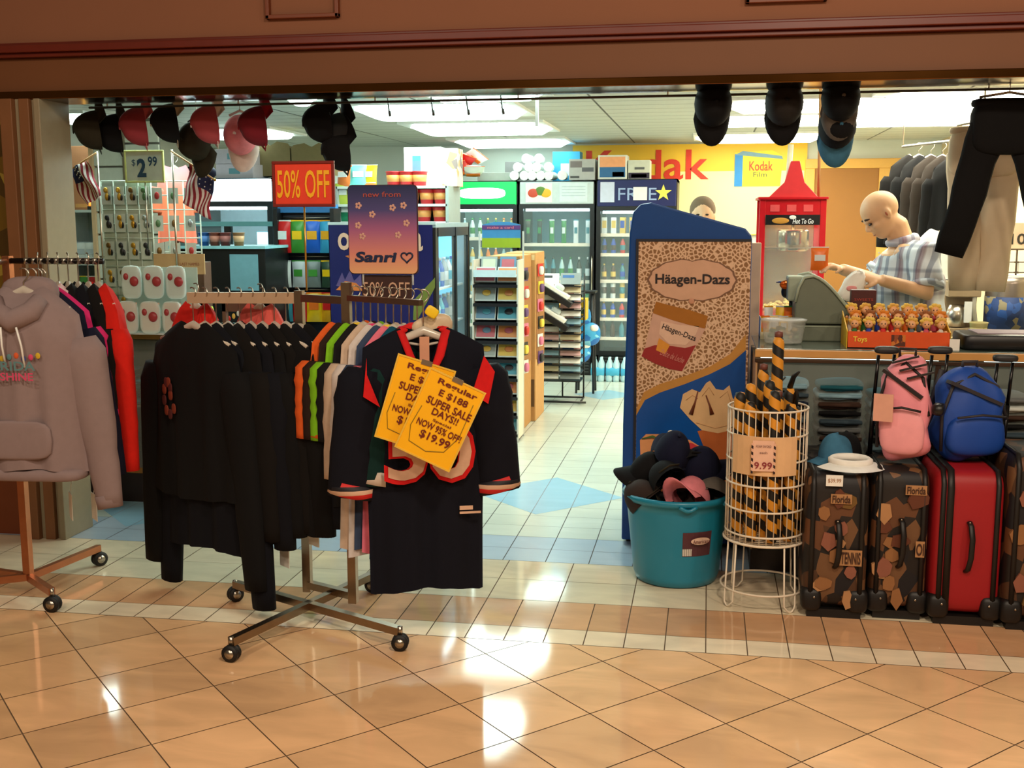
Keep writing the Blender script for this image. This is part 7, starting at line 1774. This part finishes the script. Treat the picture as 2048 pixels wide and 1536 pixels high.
# hanging snack rack
def snack_rack():
    Y = 8.0; a, b = X(546, 500, Y), X(662, 500, Y); t = thing('snack_rack', 'dark rack of hanging snack bags under the 50% OFF sign', 'rack', ((a+b)/2, Y+.15, 0)); w_ = (b-a)/2; top = Z(600, 425, Y)
    MB().box(-w_, w_, .02, .05, 0, top).build('back_panel', mat('rack_navy', (24, 34, 52), .5), t); MB().box(-w_-.01, -w_+.02, -.1, .06, 0, top+.03).build('side_post', BLACK, t); MB().box(w_-.02, w_+.01, -.1, .06, 0, top+.03).build('side_post', BLACK, t)
    MB().box(-w_, w_, -.12, .06, 0, .08).build('rack_base', BLACK, t); MB().box(-w_, w_, -.03, .04, top, top+.06).build('top_sign', mat('rack_sign_blue', (40, 110, 170), .5), t)
    g = MB()
    for z in (top-.04, top-.33, top-.58): g.tube([(-w_, -.01, z), (w_, -.01, z)], .006, 6)
    g.build('hook_bars', CHROME, t)
    rows = [(top-.06, .24, [(4, 'red'), (5, 'green'), (6, 'blue'), (6, 'pale blue')], .062), (top-.36, .20, [(7, 'white'), (2, 'silver'), (2, 'grey'), (5, 'dark green')], .055), (top-.60, .22, [(6, 'teal'), (4, 'red'), (0, 'yellow'), (1, 'gold')], .06)]
    for r_, (z, h, its, w2) in enumerate(rows):
        for i, (mi, nm) in enumerate(its):
            m1 = SN[mi] if nm not in ('pale blue', 'teal', 'grey', 'dark green') else mat('packet_'+nm.replace(' ', '_'), {'pale blue': (60, 160, 206), 'teal': (50, 140, 160), 'grey': (120, 130, 130), 'dark green': (50, 76, 60)}[nm], .35)
            put('snack_bag', good('bag', m1, SN[(mi+3) % 8], h, w2), (t.location.x-w_+w_*(.25+.5*i), Y+.08, z-h), '%s snack bag hanging %s from left in the %s row of the dark rack' % (nm, ORD[i], ['top', 'middle', 'bottom'][r_]), 'snack', 'snack bags on the dark rack', .15*(i % 3-1))
snack_rack()
# tall shelf with toys, noodle cups and the white carton
def cup_shelf():
    Y = 8.6; zs = [Z(800, y, Y) for y in (443, 408, 372)]
    t, a, b = gondola('open shelf of red noodle cups and bright bags right of the 50% OFF sign', 672, 894, Y, [.3, .6, .9, 1.2]+zs, zs[2])
    cm = mat('noodle_red', (204, 26, 36), .4); cp = mat('noodle_print', (222, 150, 80), .4)
    spots = [(2, 786), (2, 838), (2, 812), (1, 852), (1, 880), (1, 822), (0, 846), (0, 878), (0, 812), (0, 780), (1, 790)]
    for i, (r_, px) in enumerate(spots):
        put('noodle_cup', good('cup', cm, cp, .115, .062), (X(px, 390, Y+.06), Y+.09, zs[r_]), 'red noodle cup on the %s cup shelf, %s from the left' % (['lower', 'middle', 'top'][r_], ORD[sorted(p for q, p in spots if q == r_).index(px)]), 'noodle cup', 'red noodle cups')
    bright = [('orange', (240, 130, 60)), ('green', (20, 130, 90)), ('pale teal', (120, 210, 206)), ('yellow', (240, 206, 40)), ('lime', (180, 190, 70)), ('white', (226, 230, 226))]
    for i, (px, dz) in enumerate(((688, 2), (700, 2), (716, 2), (736, 2), (684, 1), (708, 1), (734, 1), (690, 0), (722, 0))):
        nm, c_ = bright[i % 6]
        put('snack_bag', good('bag', mat('bright_'+nm.replace(' ', '_'), c_, .4), SN[7], .17, .07), (X(px, 390, Y+.05), Y+.06+.03*(i % 2), zs[dz]), '%s bag on the %s shelf between the two tall signs, %s along' % (nm, ['lower', 'middle', 'top'][dz], ORD[i if i < 4 else (i-4 if i < 7 else i-7)]), 'snack', 'bright bags between the signs', .3*(i % 3-1), rot=(-.1, 0, .3*(i % 3-1)))
    # tall white carton with a small blue print
    a, b, c, d = span(796, 294, 872, 372, Y); w_ = (b-a)/2
    u = thing('stock_box', 'big white carton with a small blue printed motif on the top shelf', 'box', ((a+b)/2+.01, Y+.26, zs[2])); h = Z(840, 294, Y+.12)-zs[2]
    MB().box(-w_, w_, -.12, .12, 0, h).build('carton_body', mat('carton_bright_white', (236, 236, 232), .6), u, bevel=.003); pm = patches('cup_side_print', [(216, 196, 176), (120, 104, 100), (206, 150, 100), (232, 226, 214)], 16)
    MB().box(w_+.0, w_+.12, -.10, .12, 0, h*.97).build('patterned_side', pm, u)
    g = MB(); g.box(-w_*.55, -w_*.1, -.1215, -.12, h*.28, h*.72); g.build('blue_motif', mat('motif_blue', (90, 130, 150), .6), u); MB().box(-w_*.55, -w_*.1, -.1225, -.1215, h*.66, h*.78).build('cyan_motif', mat('motif_cyan', (70, 180, 210), .6), u)
cup_shelf()
# blue-sided cooler: its printed side faces the mall, its glass door faces the aisle
def side_cooler():
    Y1 = 7.15; a, b, c, d = span(659, 446, 872, 640, Y1); z1 = d; dep = 1.05; o = V(((a+b)/2, Y1+dep/2, 0)); w_ = (b-a)/2; h_ = dep/2
    t = thing('drinks_cooler', 'cooler with a dark blue printed side and a lit glass door onto the aisle', 'drinks cooler', o)
    g = MB(); g.box(-w_, w_-.02, -h_, -h_+.03, 0, z1); g.box(-w_, w_, h_-.03, h_, 0, z1); g.box(-w_, -w_+.03, -h_, h_, 0, z1); g.box(-w_, w_, -h_, h_, z1-.03, z1); g.box(-w_, w_, -h_, h_, 0, .25)
    g.build('cabinet', mat('cabinet_grey', (150, 170, 176), .5), t)
    pn = MB().box(-w_+.005, w_-.02, -h_-.004, -h_, .05, z1-.012).build('printed_side', mat('poster_blue', (14, 22, 84), .4, var=.1, scale=3), t)
    MB().box(-w_-.002, w_+.002, -h_-.006, -h_+.02, z1-.012, z1+.006).build('top_edge', mat('edge_pale', (190, 206, 206), .4), t)
    def P(px, py): q = at(px, py, Y1-.006); return q.x-o.x, q.z
    lt = mat('poster_letters', (216, 176, 150), .5)
    p1, p2 = P(688, 483), P(833, 483); text('o', lt, pn, (p1[0], -h_-.006, p1[1]), .085, .115, bold=.02); text('a', lt, pn, (p2[0], -h_-.006, p2[1]), .085, .125, bold=.02)
    def pq(l, m, y): MB().prism([P(*p) for p in l][::-1], -h_-y-.001, -h_-y).build('printed_shape', m, pn)
    pq([(828, 600), (870, 555), (870, 575), (835, 640), (826, 640)], mat('leaf_olive', (100, 112, 44), .5), .005)
    pq([(672, 572), (684, 545), (690, 560), (700, 540), (708, 562), (722, 548), (724, 578)], mat('splash_lilac', (84, 70, 120), .5), .005); pq([(672, 580), (690, 562), (712, 566), (728, 582)], mat('splash_orange', (196, 110, 50), .5), .006); pq([(690, 512), (706, 520), (700, 510)], mat('splash_orange', (196, 110, 50), .5), .005)
    f = .05; g = MB(); g.box(w_-.03, w_, -h_, -h_+f+.03, .25, z1-.03); g.box(w_-.03, w_, h_-f, h_, .25, z1-.03); g.box(w_-.03, w_, -h_+f, h_-f, z1-.09, z1-.03); g.box(w_-.03, w_, -h_+f, h_-f, .25, .31); g.box(w_-.028, w_+.004, .06, .09, .25, z1-.03)
    dr = g.build('door', BLACK, t); MB().box(w_-.016, w_-.012, -h_+f+.03, h_-f, .31, z1-.09).build('glass_pane', GLASS, dr)
    MB().box(-w_+.04, -w_+.05, -h_+.04, h_-.04, .26, z1-.05).build('liner', mat('liner_cyan', (130, 216, 240), .4), t); MB().tube([(w_-.08, -h_+.1, z1-.06), (w_-.08, h_-.1, z1-.06)], .014, 8).build('cooler_lamp', mat('cooler_tube2', (220, 250, 255), .5, emit=14, var=0), t)
    MB().box(-w_+.06, w_-.10, h_-.05, h_-.035, .3, z1-.1).build('lit_back', mat('lit_cyan', (120, 210, 240), .5, emit=.9, var=0), t)
    nm = ['white', 'cyan', 'blue', 'silver']; mm = [mat('jug_'+n, c_, .35) for n, c_ in (('white', (236, 240, 244)), ('cyan', (90, 190, 220)), ('blue', (40, 100, 190)), ('silver', (180, 190, 196)))]
    for k, z in enumerate((.34, .62, .88, 1.14)):
        MB().box(-w_+.05, w_-.04, -h_+.05, h_-.05, z-.012, z).build('shelf', mat('shelf_white', (226, 232, 232), .4), t)
        for i in range(7): put('drink_bottle', good('bottle', mm[(i+k) % 4], mm[(i+k+1) % 4], .20, .034), (o.x+w_-.10, o.y-h_+.14+i*.125, z), '%s bottle, %s from the mall side on the %s shelf of the blue-sided cooler' % (nm[(i+k) % 4], ORD[i], ['lowest', 'second', 'third', 'top'][k]), 'drink', 'drinks in the blue-sided cooler')
side_cooler()
# small brown display box, toy and trinket rack on the left case
t, w_, h, dp = card_box('display_box', 'brown display box with cream header, red and yellow prints', 312, 524, 408, 584, 5.95, .10, mat('display_brown', (90, 60, 40), .6), 'box', z=LT, prints=[(.05, .45, .1, .62, mat('print_dkred', (130, 60, 50), .6)), (.5, .95, .05, .55, mat('print_ochre', (206, 160, 60), .6)), (.85, .99, .1, .45, mat('print_rust', (190, 90, 50), .6))])
hd = MB().box(-w_*1.05, w_*1.05, -dp/2-.004, -dp/2+.006, h*.82, h*1.12).build('header', mat('header_cream', (190, 158, 112), .6), t); text('LAST NAMES', mat('header_ink', (140, 70, 50), .6), hd, (w_*.45, -dp/2-.006, h*.97), w_*.8, .016)
p = at(422, 560, 5.8); t = thing('toy_animal', 'lime green long-necked toy standing on the left case', 'toy', (p.x, 5.8, LT)); lm = mat('toy_lime', (176, 206, 40), .5)
MB().tube([(0, 0, .0), (-.004, 0, .05), (.004, 0, .10), (-.006, 0, .135), (-.035, 0, .138)], [.022, .016, .012, .014, .006], 8).build('neck_and_head', lm, t); MB().rbox((0, 0, .012), (.06, .04, .024), 3, 6).build('feet', lm, t); MB().ell((-.014, -.012, .142), (.003, .002, .003), 4).build('eye', BLACK, t)
t = thing('trinket_rack', 'brown wooden trinket rack with small charms on the left case', 'rack', (X(484, 570, 5.85), 5.9, LT)); bw = mat('rack_brown', (104, 64, 52), .5, var=.15)
g = MB(); g.box(-.14, .14, -.012, .012, .11, .17); g.box(-.14, -.12, -.012, .012, 0, .17); g.box(.11, .14, -.012, .012, 0, .17); g.box(-.15, .15, -.05, .05, 0, .012); g.build('rack_frame', bw, t)
for i in range(8): MB().ell((-.10+i*.028, -.014, .07+.015*(i % 3)), (.010, .006, .016), 6).build('charm', [CAPC[0], CAPC[7], CAPC[4], CAPC[6]][i % 4], t)
